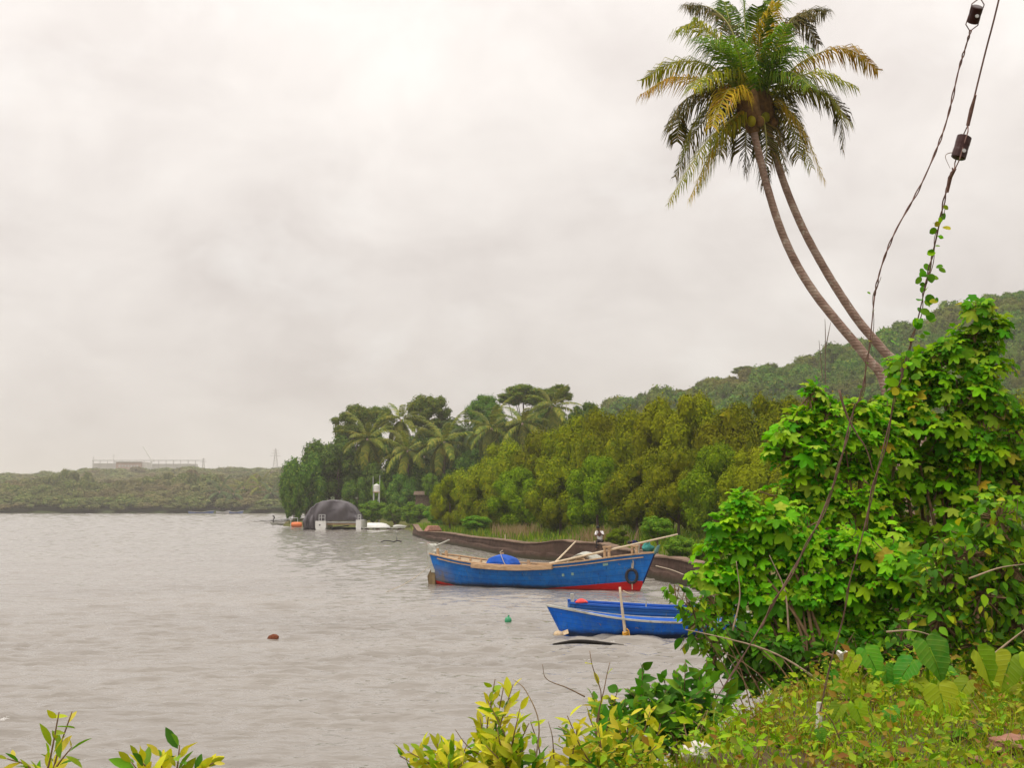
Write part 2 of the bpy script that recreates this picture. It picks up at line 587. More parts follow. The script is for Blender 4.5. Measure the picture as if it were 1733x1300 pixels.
M['concrete'] = surf('haze_paled_concrete', (0.55, 0.53, 0.49), (0.68, 0.66, 0.62), 0.15, 0.85, 0.2, 0.1)  # pale walls lightened further, far haze mixed into the colour
M['steel'] = surf('haze_paled_steel', (0.48, 0.46, 0.44), (0.58, 0.56, 0.54), 0.5, 0.6, 0.4, 0.1)  # steel lightened towards the sky, haze painted into its colour
M['stone_pale'] = surf('pale_stone', (0.52, 0.48, 0.42), (0.70, 0.66, 0.60), 5, 0.85, 0.2, 0.6, 0.03)
M['laterite_stone'] = surf('laterite_stone', (0.26, 0.12, 0.08), (0.42, 0.23, 0.17), 5, 0.9, 0.1, 0.7, 0.03)
M['petal'] = surf('white_petal', (0.78, 0.74, 0.68), (0.85, 0.82, 0.78), 10, 0.6, 0.3, 0.1)
M['far_blue'] = surf('faded_blue_paint', (0.05, 0.10, 0.26), (0.10, 0.16, 0.34), 0.8, 0.6, 0.3, 0.1)
M['far_grey'] = surf('faded_grey_paint', (0.42, 0.42, 0.42), (0.55, 0.55, 0.54), 0.8, 0.6, 0.3, 0.1)


def wall_mat():
    m, t, out = new_mat('dark_laterite_wall')
    n1 = noise(t, 0.55, 7, 0.65, 0.3)
    col = ramp(t, n1, [(0.3, (0.030, 0.017, 0.012)), (0.55, (0.062, 0.034, 0.024)), (0.75, (0.105, 0.064, 0.045))])
    n2 = noise(t, 2.2, 6, 0.65, stretch=(1, 1, 3))
    col = mixc(t, ramp(t, n2, [(0.52, 0.0), (0.72, 0.7)]), col, (0.05, 0.045, 0.022))
    sep = nd(t, 'ShaderNodeSeparateXYZ')
    t.links.new(nd(t, 'ShaderNodeTexCoord').outputs['Object'], sep.inputs[0])
    vo = nd(t, 'ShaderNodeTexVoronoi')
    vo.inputs['Scale'].default_value = 1.4
    t.links.new(nd(t, 'ShaderNodeTexCoord').outputs['Object'], vo.inputs['Vector'])
    hv = nd(t, 'ShaderNodeSeparateColor')
    t.links.new(vo.outputs['Color'], hv.inputs[0])
    col = mixc(t, mth(t, 'MULTIPLY', hv.outputs[0], 0.4), col, (0.12, 0.075, 0.055))
    wet = ramp(t, mth(t, 'ADD', sep.outputs[2], mth(t, 'MULTIPLY', n2, 0.3)), [(0.28, 1.0), (0.5, 0.0)])
    col = mixc(t, wet, col, (0.040, 0.033, 0.016))
    p = principled(t, col, 0.9, 0.15, bump(t, noise(t, 5, 6, 0.65), 0.7, 0.06))
    t.links.new(p.outputs[0], out.inputs[0])
    return m


M['laterite'] = wall_mat()
M['coping'] = surf('wall_coping', (0.13, 0.08, 0.055), (0.27, 0.19, 0.135), 0.8, 0.9, 0.15, 0.6, 0.05, c3=(0.10, 0.08, 0.04))


def hull_mat(name, c1, c2, boot=None, stern_stain=False, x0=0, x1=1, grime=(0.03, 0.03, 0.025), gz=0.22):
    """weathered boat paint: brush streaks, pale scuffs, slime at the waterline, red bottom paint towards the bow"""
    m, t, out = new_mat(name)
    tc = nd(t, 'ShaderNodeTexCoord').outputs['Object']
    sep = nd(t, 'ShaderNodeSeparateXYZ')
    t.links.new(tc, sep.inputs[0])
    n1 = noise(t, 1.4, 6, 0.6, 0.4, tc, (1, 1, 2.5))
    col = ramp(t, n1, [(0.3, c1), (0.7, c2)])
    n2 = noise(t, 5.0, 6, 0.7, 0.2, tc, (1, 1, 0.18))
    col = mixc(t, ramp(t, n2, [(0.50, 0.0), (0.74, 0.6)]), col, (0.08, 0.22, 0.36))
    n5 = noise(t, 9.0, 5, 0.75, 0.0, tc, (1, 1, 0.12))
    col = mixc(t, ramp(t, n5, [(0.58, 0.0), (0.68, 0.7)]), col, (0.016, 0.03, 0.05))
    n3 = noise(t, 2.6, 7, 0.7, 0.5, tc)
    if stern_stain:
        fx = ramp(t, mth(t, 'DIVIDE', mth(t, 'SUBTRACT', sep.outputs[0], x0), x1 - x0), [(0.0, 1.0), (0.07, 0.9), (0.15, 0.0)])
        fz = ramp(t, sep.outputs[2], [(0.0, 1.0), (0.55, 0.8), (0.95, 0.0)])
        f = mth(t, 'MULTIPLY', mth(t, 'MULTIPLY', fx, fz), ramp(t, n3, [(0.25, 0.2), (0.55, 1.0)]))
        col = mixc(t, f, col, (0.20, 0.15, 0.075))
    sk = nd(t, 'ShaderNodeAttribute')
    sk.attribute_name = 'strake'
    seam = ramp(t, mth(t, 'PINGPONG', mth(t, 'MULTIPLY', sk.outputs['Fac'], 7.0), 0.5), [(0.0, 1.0), (0.07, 0.0)])
    col = mixc(t, mth(t, 'MULTIPLY', seam, 0.45), col, (0.010, 0.03, 0.08))
    chip = noise(t, 6.5, 7, 0.72, 0.6, tc)
    col = mixc(t, ramp(t, chip, [(0.635, 0.0), (0.665, 0.85)]), col, (0.20, 0.19, 0.16))
    zz = mth(t, 'ADD', sep.outputs[2], mth(t, 'MULTIPLY', mth(t, 'SUBTRACT', n3, 0.5), 0.25))
    col = mixc(t, ramp(t, zz, [(gz * 0.35, 0.9), (gz, 0.0)]), col, grime)
    if boot:
        bx = mth(t, 'DIVIDE', mth(t, 'SUBTRACT', sep.outputs[0], x0), x1 - x0)
        line = ramp(t, bx, [(0.0, 0.20), (0.07, 0.10), (0.14, 0.0), (0.58, 0.0), (0.98, 0.42)])
        f = mth(t, 'LESS_THAN', mth(t, 'SUBTRACT', sep.outputs[2], mth(t, 'MULTIPLY', mth(t, 'SUBTRACT', n3, 0.5), 0.05)), line)
        bc = mixc(t, ramp(t, n1, [(0.3, 0.0), (0.8, 0.6)]), boot, (boot[0] * 0.6, boot[1] * 0.6, boot[2] * 0.6))
        bc = mixc(t, ramp(t, mth(t, 'ADD', sep.outputs[2], mth(t, 'MULTIPLY', n3, 0.1)), [(0.04, 0.85), (0.13, 0.0)]), bc, (0.09, 0.02, 0.015))
        col = mixc(t, f, col, bc)
    p = principled(t, col, 0.55, 0.2, bump(t, noise(t, 3.0, 5, 0.6, 0, tc, (1, 1, 7)), 0.25, 0.02))
    t.links.new(p.outputs[0], out.inputs[0])
    return m


# ------------------------------------------------------------------ terrain
def vnoise(x, y, seed=0):
    """smooth value noise"""
    rs = np.random.RandomState(seed)
    T = rs.rand(64, 64)
    xi, yi = np.floor(x).astype(int), np.floor(y).astype(int)
    fx, fy = x - xi, y - yi
    fx, fy = fx * fx * (3 - 2 * fx), fy * fy * (3 - 2 * fy)
    g = lambda a, b: T[a % 64, b % 64]
    return (g(xi, yi) * (1 - fx) + g(xi + 1, yi) * fx) * (1 - fy) + (g(xi, yi + 1) * (1 - fx) + g(xi + 1, yi + 1) * fx) * fy - 0.5


def terrain(name, xs, ys, fn, mat):
    X, Y = np.meshgrid(xs, ys)
    Z = fn(X, Y)
    V = np.stack([X, Y, Z], -1).reshape(-1, 3)
    ny, nx = X.shape
    i = np.arange(ny - 1)[:, None] * nx + np.arange(nx - 1)[None, :]
    F = np.stack([i, i + 1, i + nx + 1, i + nx], -1).reshape(-1, 4)
    o = link(name, np_mesh(name, V, F, mat, True))
    o['kind'] = 'structure'
    return o


# brown wall: foot of its face along the water
WALL = [on(1215, 1005), on(1175, 993), on(1110, 978), on(1060, 966), on(1010, 956), on(950, 950), on(880, 943), on(790, 926), on(735, 916), on(712, 911), on(700, 906)]
SHORE = [(12, 2.6), (16, 3.5), (20, 4.3), (25, 5.2), (36, 6.6), (50, 8.0)]
SHORE += [(p.y, p.x + 0.9) for p in WALL]
SHORE += [(176, -12.5), (192, -13.5), (214, -17.0), (224, -26.0), (234, -36.0), (248, -40.0), (262, -38.0), (290, -20.0), (330, 10.0)]
_sy = [a for a, _ in SHORE]
_sx = [b for _, b in SHORE]


def shore_x(y):
    return np.interp(y, _sy, _sx)


def land_h(X, Y):
    d = X - shore_x(Y)
    top = np.interp(Y, [12, 25, 55, 62, 120, 160, 200, 240, 330], [0.9, 0.8, 0.95, 1.05, 1.0, 0.75, 0.6, 0.8, 3.0])
    up = np.clip((d - 2) / 30, 0, 1)
    rise = np.interp(Y, [12, 60, 150, 200, 250, 330], [0.6, 1.2, 2.0, 2.6, 5.0, 8.0])
    z = np.where(d > 0, top * np.clip(d / 0.7, 0, 1), np.clip(d * 1.5, -2, 0))
    z = z + (d > 0) * (up * rise + 0.25 * vnoise(X * 0.35, Y * 0.35, 3) * np.clip(d - 0.8, 0, 1))
    return z


EDGE = [(-12, 7.6), (0.6, 8.0), (1.0, 8.7), (1.7, 10.6), (2.15, 11.4), (3.0, 12.4), (5.0, 13.2), (8, 14), (14, 15)]


def near_h(X, Y):
    e = np.interp(X, [a for a, _ in EDGE], [b for _, b in EDGE])
    d = Y - e
    z = 2.0 + 0.16 * vnoise(X * 1.3, Y * 1.3, 5) + 0.07 * vnoise(X * 4, Y * 4, 6)
    drop = np.where(X > 2, 0.42, 0.9)
    return z - np.clip(d, 0, 99) * drop


def zt(fn, x, y):
    return float(fn(np.array([[x]]), np.array([[y]]))[0, 0])


terrain('ground', np.linspace(-4200, 4200, 41), np.linspace(-600, 7500, 41), lambda X, Y: -2.2 + 0 * X, M['forest_floor'])
terrain('near_bank', np.linspace(-12, 16, 141), np.linspace(-5, 18, 116), near_h, M['soil'])
terrain('river_bank', np.linspace(-62, 150, 142), np.concatenate([np.linspace(12.3, 70, 60), np.linspace(71, 332, 160)]), land_h, M['bank_soil'])


def hill_h(X, Y):
    ridge = np.interp(X, [-30, 15, 38, 75, 110, 135, 160, 182, 260, 420, 600], [4, 14, 30, 40, 49, 57, 65, 73, 92, 108, 112])
    k = np.clip((Y - 325) / 190.0, 0, 1)
    k = k * k * (3 - 2 * k)
    z = 3 + ridge * k
    return z + 4 * vnoise(X * 0.03, Y * 0.03, 9) * k + np.where(Y > 540, -(Y - 540) * 0.05, 0)


terrain('hill', np.linspace(-60, 640, 121), np.linspace(320, 760, 76), hill_h, M['forest_floor'])


def far_h(X, Y):
    k = np.clip((Y - 612) / 110.0, 0, 1)
    z = -0.6 + 1.8 * np.clip((Y - 608) / 8, 0, 1) + 5.5 * k * k + 1.5 * vnoise(X * 0.04, Y * 0.04, 12) * k
    return z


terrain('far_shore', np.linspace(-420, 40, 120), np.linspace(600, 800, 52), far_h, M['forest_floor'])


def ridge_h(X, Y):
    r = np.interp(X, [-900, -600, -450, -380, -300, -200, -120, 0, 200], [17, 19, 20, 23, 26, 27, 27, 25, 20])
    k = np.clip((Y - 800) / 440.0, 0, 1)
    return 4 + (r - 4) * k * k * (3 - 2 * k) + 3 * vnoise(X * 0.012, Y * 0.012, 15) * k


terrain('far_ridge', np.linspace(-950, 200, 90), np.linspace(795, 1700, 70), ridge_h, M['forest_floor'])


# ------------------------------------------------------------------ water
def water():
    t_ = np.concatenate([np.linspace(-1.7, -0.47, 50)[:-1], np.linspace(-0.47, 0.34, 232), np.linspace(0.34, 0.9, 12)[1:]])
    rows = [5.0]
    while rows[-1] < 640:
        rows.append(rows[-1] + max(0.07, rows[-1] * (0.0031 if rows[-1] < 90 else 0.0048)))
    ys = np.array(rows)
    Y, T = np.meshgrid(ys, t_, indexing='ij')
    X = T * Y
    rs = np.random.RandomState(4)
    Z = np.zeros_like(X)
    dx = np.maximum(0.0035 * Y, 0.07)
    gust = 0.75 + 0.9 * vnoise(X * 0.09, Y * 0.05, 21) + 0.5 * vnoise(X * 0.3, Y * 0.2, 22)
    for k in range(54):
        lam = 0.26 * (6.0 ** (rs.rand() ** 1.6))
        th = R(-97) + rs.randn() * 0.36
        kx, ky = math.cos(th) * 2 * math.pi / lam, math.sin(th) * 2 * math.pi / lam
        amp = 0.0062 * lam ** 0.85 * (1.0 if lam < 0.9 else 0.55)
        ph = rs.rand() * 6.28
        env = 1 + 1.6 * vnoise(X / (lam * 3.1) + k * 7, Y / (lam * 3.1) + k * 3, 30 + k)
        s = np.sin(kx * X + ky * Y + ph + 1.2 * vnoise(X / lam * 0.35, Y / lam * 0.35, 80 + k))
        fade = np.clip((lam / dx - 2.2) / 2.0, 0, 1)
        Z += amp * fade * env * (s + 0.55 * (s * s - 0.5))
    Z *= np.clip(gust, 0.45, 1.8) * 2.25
    # far out the grid only carries the steeper crests: keep their slope
    Z += rs.randn(*Z.shape) * 0.040 * np.gradient(ys)[:, None] * np.clip((Y - 45) / 70.0, 0, 1)
    V = np.stack([X, Y, Z], -1).reshape(-1, 3)
    ny, nx = X.shape
    i = np.arange(ny - 1)[:, None] * nx + np.arange(nx - 1)[None, :]
    F = np.stack([i, i + 1, i + nx + 1, i + nx], -1).reshape(-1, 4)
    m, t, out = new_mat('river_water')
    pos = nd(t, 'ShaderNodeNewGeometry').outputs['Position']
    n1 = noise(t, 6.5, 3, 0.5, 0.3, pos, (0.45, 1.25, 1))
    n2 = noise(t, 1.3, 3, 0.55, 0.4, pos, (0.5, 1.2, 1))
    h = mth(t, 'ADD', mth(t, 'MULTIPLY', n1, 0.6), mth(t, 'MULTIPLY', n2, 0.8))
    b = bump(t, h, 1.0, 0.06)
    c = ramp(t, noise(t, 0.08, 4, 0.6, 0.2, pos, (0.6, 1.6, 1)), [(0.3, (0.20, 0.180, 0.156)), (0.7, (0.25, 0.228, 0.20))])
    p = principled(t, c, 0.06, 0.5, b)
    p.inputs['IOR'].default_value = 1.33
    t.links.new(p.outputs[0], out.inputs[0])
    o = link('water', np_mesh('water', V, F, m, True))
    o['kind'] = 'structure'
    return o


water()


# ------------------------------------------------------------------ foliage generators
def unit(rs, n):
    v = rs.normal(size=(n, 3))
    return v / np.linalg.norm(v, axis=1, keepdims=True)


def leaf_quads(P, N, size, rs, aspect=0.55, fold=0.18):
    """diamond leaves at P, facing N"""
    n = len(P)
    a = np.cross(N, unit(rs, n))
    a /= np.linalg.norm(a, axis=1, keepdims=True) + 1e-9
    b = np.cross(N, a)
    s = np.asarray(size).reshape(-1, 1) * np.ones((n, 1))
    v0 = P - a * s * 0.5
    v2 = P + a * s * 0.5
    v1 = P + b * s * aspect * 0.5 + N * s * fold
    v3 = P - b * s * aspect * 0.5 + N * s * fold
    V = np.stack([v0, v1, v2, v3], 1).reshape(-1, 3)
    F = np.arange(n * 4).reshape(-1, 4)
    return V, F


def crown_mesh(name, mat, seed, nl=26, n=9000, leaf=0.045, lobe=(0.22, 0.36), flat=1.0, low=-0.75, core=0.74, outl=0.12):
    """crown in a unit ball: lobes of leaf clumps, hollow between; z from about -1 to 1"""
    rs = np.random.RandomState(seed)
    C, r = [], []
    tries = 0
    while len(C) < nl and tries < 4000:
        tries += 1
        d = unit(rs, 1)[0]
        if d[2] < low:
            continue
        rr = rs.uniform(*lobe)
        c = d * (1 - rr) * rs.uniform(0.72, 1.08)
        if C and min(np.linalg.norm(np.array(C) - c, axis=1)) < rr * 0.85:
            continue
        C.append(c)
        r.append(rr)
    C, r = np.array(C), np.array(r)
    w = r ** 2
    idx = rs.choice(len(C), n, p=w / w.sum())
    d = unit(rs, n)
    flip = (d[:, 2] < -0.2) & (rs.rand(n) < 0.6)
    d[flip, 2] *= -1
    rad = r[idx] * (0.80 + 0.26 * rs.rand(n) ** 0.7)
    # ragged sprays poking out
    spray = rs.rand(n) < outl
    rad[spray] *= rs.uniform(1.05, 1.38, spray.sum())
    rad *= 1 + 0.22 * np.sin(d[:, 0] * 9 + idx) * np.sin(d[:, 1] * 9 + 2 * idx) * np.sin(d[:, 2] * 8)
    P = C[idx] + d * rad[:, None]
    N = d + 0.38 * unit(rs, n)
    N[:, 2] += 0.12
    N /= np.linalg.norm(N, axis=1, keepdims=True)
    V, F = leaf_quads(P, N, leaf * rs.uniform(0.55, 1.35, n), rs, 0.7)
    # twiggy heart of each lobe, so the crown is not see-through
    bm = bmesh.new()
    bmesh.ops.create_icosphere(bm, subdivisions=2, radius=1)
    IV = np.array([v.co[:] for v in bm.verts])
    IF = np.array([[v.index for v in f.verts] for f in bm.faces])
    bm.free()
    CV, CF = [], []
    for j in range(len(C)):
        k = core * r[j] * (1 + 0.22 * np.sin(IV[:, 0] * 7 + j) * np.sin(IV[:, 1] * 6 + 2 * j) + 0.12 * rs.randn(len(IV)))
        T3 = (C[j] + IV * k[:, None])[IF]                      # loose overlapping scales, each its own clump of leaves
        mid = T3.mean(1, keepdims=True)
        T3 = mid + (T3 - mid) * 1.25 + rs.randn(*T3.shape) * 0.05 * r[j]
        CV.append(T3.reshape(-1, 3))
        CF.append(np.arange(len(IF) * 3).reshape(-1, 3) + len(V) + j * len(IF) * 3)
    V = np.concatenate([V] + CV)
    V[:, 2] *= flat
    return np_mesh(name, V, [F, np.concatenate(CF)], mat)


def trunk_mesh(name, mat, seed, limbs=6, base=-1.35, r=0.055):
    rs = random.Random(seed)
    mb = MB()
    top = Vector((rs.uniform(-.08, .08), rs.uniform(-.08, .08), 0.08))
    mb.tube(catmull([(0, 0, base), (rs.uniform(-.05, .05), rs.uniform(-.05, .05), base * 0.45), top], 7), [r, r * .9, r * .82, r * .74, r * .66, r * .55, r * .4], 7)
    for k in range(limbs):
        a = 2 * math.pi * (k + rs.random() * 0.6) / limbs
        z0 = base * rs.uniform(0.25, 0.6)
        L = rs.uniform(0.55, 0.8)
        e = Vector((math.cos(a) * L, math.sin(a) * L, min(z0 + rs.uniform(0.4, 0.95), rs.uniform(0.0, 0.12))))
        mid = Vector((math.cos(a) * L * 0.45, math.sin(a) * L * 0.45, z0 + 0.25))
        mb.tube(catmull([(0, 0, z0), mid, e], 6), [r * .5, r * .45, r * .38, r * .3, r * .22, r * .12], 5)
    return mb.mesh(name, mat, True)


CROWNS = {}
TRUNKS = [trunk_mesh('trunk', M['bark'], 100 + k) for k in range(3)]


def crowns(key, mat, variants, **kw):
    CROWNS[key] = [crown_mesh('crown', M[mat], 1000 + 17 * k + len(CROWNS) * 101, **kw) for k in range(variants)]


crowns('mangrove', 'mangrove', 4, nl=28, n=19000, leaf=0.048, lobe=(0.2, 0.38), low=-0.85, core=0.78, outl=0.06)
crowns('mangrove_green', 'mangrove_green', 2, nl=28, n=19000, leaf=0.048, lobe=(0.2, 0.38), low=-0.85, core=0.78, outl=0.06)
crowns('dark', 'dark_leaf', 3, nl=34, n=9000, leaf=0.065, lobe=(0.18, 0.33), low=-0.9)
crowns('tall', 'mid_leaf', 3, nl=34, n=8500, leaf=0.085, lobe=(0.15, 0.32), low=-0.75, core=0.66, outl=0.3)
crowns('bush', 'bright_bush', 3, nl=30, n=5200, leaf=0.085, lobe=(0.2, 0.34), low=-0.95, outl=0.25)


def tree(name, kind, loc, crown_c, rad, label, cat, group=None, rz=None, limbs=True):
    """loc: foot of trunk; crown_c: centre of crown; rad: (rx, ry, rz)"""
    o = empty(name, loc)
    rs = random.Random(sum(map(ord, label)))
    rz = rs.uniform(0, 6.28) if rz is None else rz
    c = link('crown', rs.choice(CROWNS[kind]), o)
    c.location = Vector(crown_c) - Vector(loc)
    # rotate about z inside non-uniform scaling: keep it simple, scale then turn
    c.rotation_euler = (0, 0, rz)
    rmean = (rad[0] + rad[1]) / 2
    c.scale = (rmean, rmean, rad[2]) if abs(rad[0] - rad[1]) < 0.25 * rmean else (rad[0], rad[1], rad[2])
    if abs(rad[0] - rad[1]) >= 0.25 * rmean:
        c.rotation_euler = (0, 0, rs.choice([0, math.pi]))
    if limbs:
        t = link('trunk', rs.choice(TRUNKS), o)
        h = c.location.z
        t.location = (c.location.x * 0.5, c.location.y * 0.5, h)
        t.scale = (rmean * 0.85, rmean * 0.85, max(h / 1.33, 0.4))
        t.rotation_euler = (0, 0, rs.uniform(0, 6.28))
    tag(o, label, cat, group)
    return o


def px_tree(name, kind, px, ctop, cbot, wpx, Y, label, cat, group=None, depth=0.9, zg=None, limbs=True):
    """crown spans ctop..cbot (photo y) and wpx wide at depth Y; stands on the terrain"""
    a, b = at(px, ctop, Y), at(px, cbot, Y)
    rzz = (a.z - b.z) / 2
    rx = wpx / 2 / FPX * Y
    z0 = zt(land_h, a.x, Y) if zg is None else zg
    c = Vector((a.x, Y, (a.z + b.z) / 2))
    z0 = min(z0, c.z - 0.3)
    return tree(name, kind, (a.x, Y, z0), c, (rx, rx * depth, rzz), label, cat, group, limbs=limbs)


# ------------------------------------------------------------------ far woods and hillside forest (one mass each)
def scatter(name, pts, scl, protos, label, cat):
    pc = bpy.data.collections.new(name + '_kinds')
    for i, me in enumerate(protos):
        p = bpy.data.objects.new('%s_kind_%d' % (name, i), me)
        pc.objects.link(p)
    me = bpy.data.meshes.new(name)
    me.vertices.add(len(pts))
    me.vertices.foreach_set('co', np.asarray(pts, dtype=np.float32).ravel())
    at_ = me.attributes.new('size', 'FLOAT_VECTOR', 'POINT')
    at_.data.foreach_set('vector', np.asarray(scl, dtype=np.float32).ravel())
    at_ = me.attributes.new('turn', 'FLOAT', 'POINT')
    at_.data.foreach_set('value', np.random.RandomState(3).uniform(0, 6.28, len(pts)).astype(np.float32))
    me.update()
    o = link(name, me)
    g = bpy.data.node_groups.new(name, 'GeometryNodeTree')
    g.interface.new_socket('Geometry', in_out='INPUT', socket_type='NodeSocketGeometry')
    g.interface.new_socket('Geometry', in_out='OUTPUT', socket_type='NodeSocketGeometry')
    gi, go = g.nodes.new('NodeGroupInput'), g.nodes.new('NodeGroupOutput')
    ip = g.nodes.new('GeometryNodeInstanceOnPoints')
    ci = g.nodes.new('GeometryNodeCollectionInfo')
    ci.inputs['Collection'].default_value = pc
    ci.inputs['Separate Children'].default_value = True
    ci.inputs['Reset Children'].default_value = True
    a1 = g.nodes.new('GeometryNodeInputNamedAttribute')
    a1.data_type = 'FLOAT_VECTOR'
    a1.inputs['Name'].default_value = 'size'
    a2 = g.nodes.new('GeometryNodeInputNamedAttribute')
    a2.data_type = 'FLOAT'
    a2.inputs['Name'].default_value = 'turn'
    cx = g.nodes.new('ShaderNodeCombineXYZ')
    L = g.links.new
    L(gi.outputs[0], ip.inputs['Points'])
    L(ci.outputs[0], ip.inputs['Instance'])
    ip.inputs['Pick Instance'].default_value = True
    L(a2.outputs['Attribute'], cx.inputs[2])
    L(cx.outputs[0], ip.inputs['Rotation'])
    L(a1.outputs['Attribute'], ip.inputs['Scale'])
    L(ip.outputs[0], go.inputs[0])
    md = o.modifiers.new('scatter', 'NODES')
    md.node_group = g
    tag(o, label, cat, None, 'stuff')
    return o


HILLC = [crown_mesh('hill_crown', M['hill_leaf'], 300 + k, nl=15, n=1300, leaf=0.13, lobe=(0.28, 0.5), low=-0.4, core=0.80) for k in range(5)]
FARC = [crown_mesh('far_crown', M['far_leaf'], 400 + k, nl=13, n=900, leaf=0.14, lobe=(0.3, 0.5), low=-0.4, core=0.82) for k in range(5)]


def jitter_grid(x0, x1, y0, y1, step, seed):
    rs = np.random.RandomState(seed)
    X, Y = np.meshgrid(np.arange(x0, x1, step), np.arange(y0, y1, step))
    X = X + rs.uniform(-0.48, 0.48, X.shape) * step
    Y = Y + rs.uniform(-0.48, 0.48, Y.shape) * step
    return X.ravel(), Y.ravel(), rs


hx, hy, rs = jitter_grid(-20, 360, 332, 560, 5.0, 5)
hz = hill_h(hx[None, :], hy[None, :])[0]
hr = rs.uniform(2.0, 4.0, len(hx)) * np.where(rs.rand(len(hx)) < 0.12, 1.65, 1.0)
hh = hr * rs.uniform(0.75, 1.25, len(hx))
scatter('hillside_forest', np.stack([hx, hy, hz + hh * 0.7], 1), np.stack([hr, hr, hh], 1), HILLC,
        'hazy green forest covering the hillside behind the palms', 'forest')

fx, fy, rs = jitter_grid(-330, -20, 615, 740, 7.5, 8)
fz = far_h(fx[None, :], fy[None, :])[0]
k = np.clip((fy - 615) / 70, 0, 1)
fh = (2.4 + 2.6 * k) * rs.uniform(0.65, 1.3, len(fx)) * (1 + 0.9 * vnoise(fx * 0.03, fy * 0.03, 51))
fr = rs.uniform(3.5, 7.0, len(fx))
scatter('far_shore_wood', np.stack([fx, fy, fz + fh * 0.8 + 0.5 + k * 1.5], 1), np.stack([fr, fr, fh], 1), FARC,
        'hazy olive wood lining the far shore across the water', 'wood')
fx, fy, rs = jitter_grid(-760, 60, 900, 1420, 15.0, 9)
fz = ridge_h(fx[None, :], fy[None, :])[0]
fr = rs.uniform(8, 13, len(fx))
fh = fr * rs.uniform(0.35, 0.62, len(fx))
scatter('far_ridge_wood', np.stack([fx, fy, fz + fh * 0.6], 1), np.stack([fr, fr, fh], 1), FARC,
        'pale hazy wooded ridge on the left horizon', 'wood')


# ------------------------------------------------------------------ palms
def frond(curve, nleaf, llen, width, hang, seed, keep=0.14, rach=0.03):
    """curve: list of Vectors from base to tip -> (rachis MB, leaflet verts, faces)"""
    rs = np.random.RandomState(seed)
    pts = catmull(curve, 26)
    L = len(pts)
    mb = MB()
    mb.tube(pts, [max(rach * (1 - 0.85 * i / (L - 1)), 0.004) for i in range(L)], 5)
    V, T, Q = [], [], []
    A = np.array([tuple(p) for p in pts])
    for side in (-1, 1):
        for k in range(nleaf):
            s = keep + (1 - keep) * (k + 0.4 * rs.rand()) / nleaf
            f = min(s, 0.999) * (L - 1)
            i = int(f)
            p = A[i] + (A[min(i + 1, L - 1)] - A[i]) * (f - i)
            tg = A[min(i + 1, L - 1)] - A[max(i - 1, 0)]
            tg = tg / (np.linalg.norm(tg) + 1e-9)
            up = np.array((0, 0, 1.0))
            sd = np.cross(tg, up)
            if np.linalg.norm(sd) < 0.25:
                sd = sd + np.array((0.0, 0.6, 0)) * 0.6
            sd = sd / (np.linalg.norm(sd) + 1e-9) * side
            nrm = np.cross(sd, tg) * side
            prof = min(1.0, 0.45 + 2.2 * s) * (1.0 if s < 0.6 else 1 - 0.62 * ((s - 0.6) / 0.4) ** 1.6)
            l = llen * prof * rs.uniform(0.8, 1.1)
            hg = hang * rs.uniform(0.6, 1.4)
            d1 = sd * 0.85 + tg * 0.55 + np.array((0, 0, 0.15 - 0.4 * hg)) + 0.1 * rs.randn(3)
            d1 /= np.linalg.norm(d1)
            d2 = sd * 0.45 + tg * 0.5 + np.array((0, 0, -0.25 - 1.1 * hg)) + 0.12 * rs.randn(3)
            d2 /= np.linalg.norm(d2)
            w = np.cross(d1, nrm)
            w = w / (np.linalg.norm(w) + 1e-9) * width
            m1 = p + d1 * l * 0.48
            tip = m1 + d2 * l * 0.55
            b = len(V)
            V += [p - w * 0.35, p + w * 0.35, m1 + w * 0.5, m1 - w * 0.5, tip]
            Q.append((b, b + 1, b + 2, b + 3))
            T.append((b + 3, b + 2, b + 4))
    return mb, np.array(V), [np.array(Q), np.array(T)]


def frond_obj(curve, parent, mat, base, nleaf=56, llen=0.75, width=0.05, hang=0.7, seed=1, rach=0.03):
    mb, V, F = frond([Vector(c) - Vector(base) for c in curve], nleaf, llen, width, hang, seed, rach=rach)
    lf = link('frond', np_mesh('frond', V, F, mat), parent)
    link('rachis', mb.mesh('rachis', M['palm_rachis'], True), lf)
    return lf


def palm_trunk(parent, pts, base, r0, r1, mat, name='trunk', n=60):
    P = catmull([Vector(p) - Vector(base) for p in pts], n)
    mb = MB()
    rad = []
    for i in range(n):
        f = i / (n - 1)
        rr = r0 + (r1 - r0) * f ** 0.7 + (0.35 * r0 * max(0, 1 - f * 9) ** 2)
        rad.append(rr * (1.0 + 0.02 * math.sin(i * 2.3)))
    mb.tube(P, rad, 10)
    return mb.build(name, mat, parent, True)


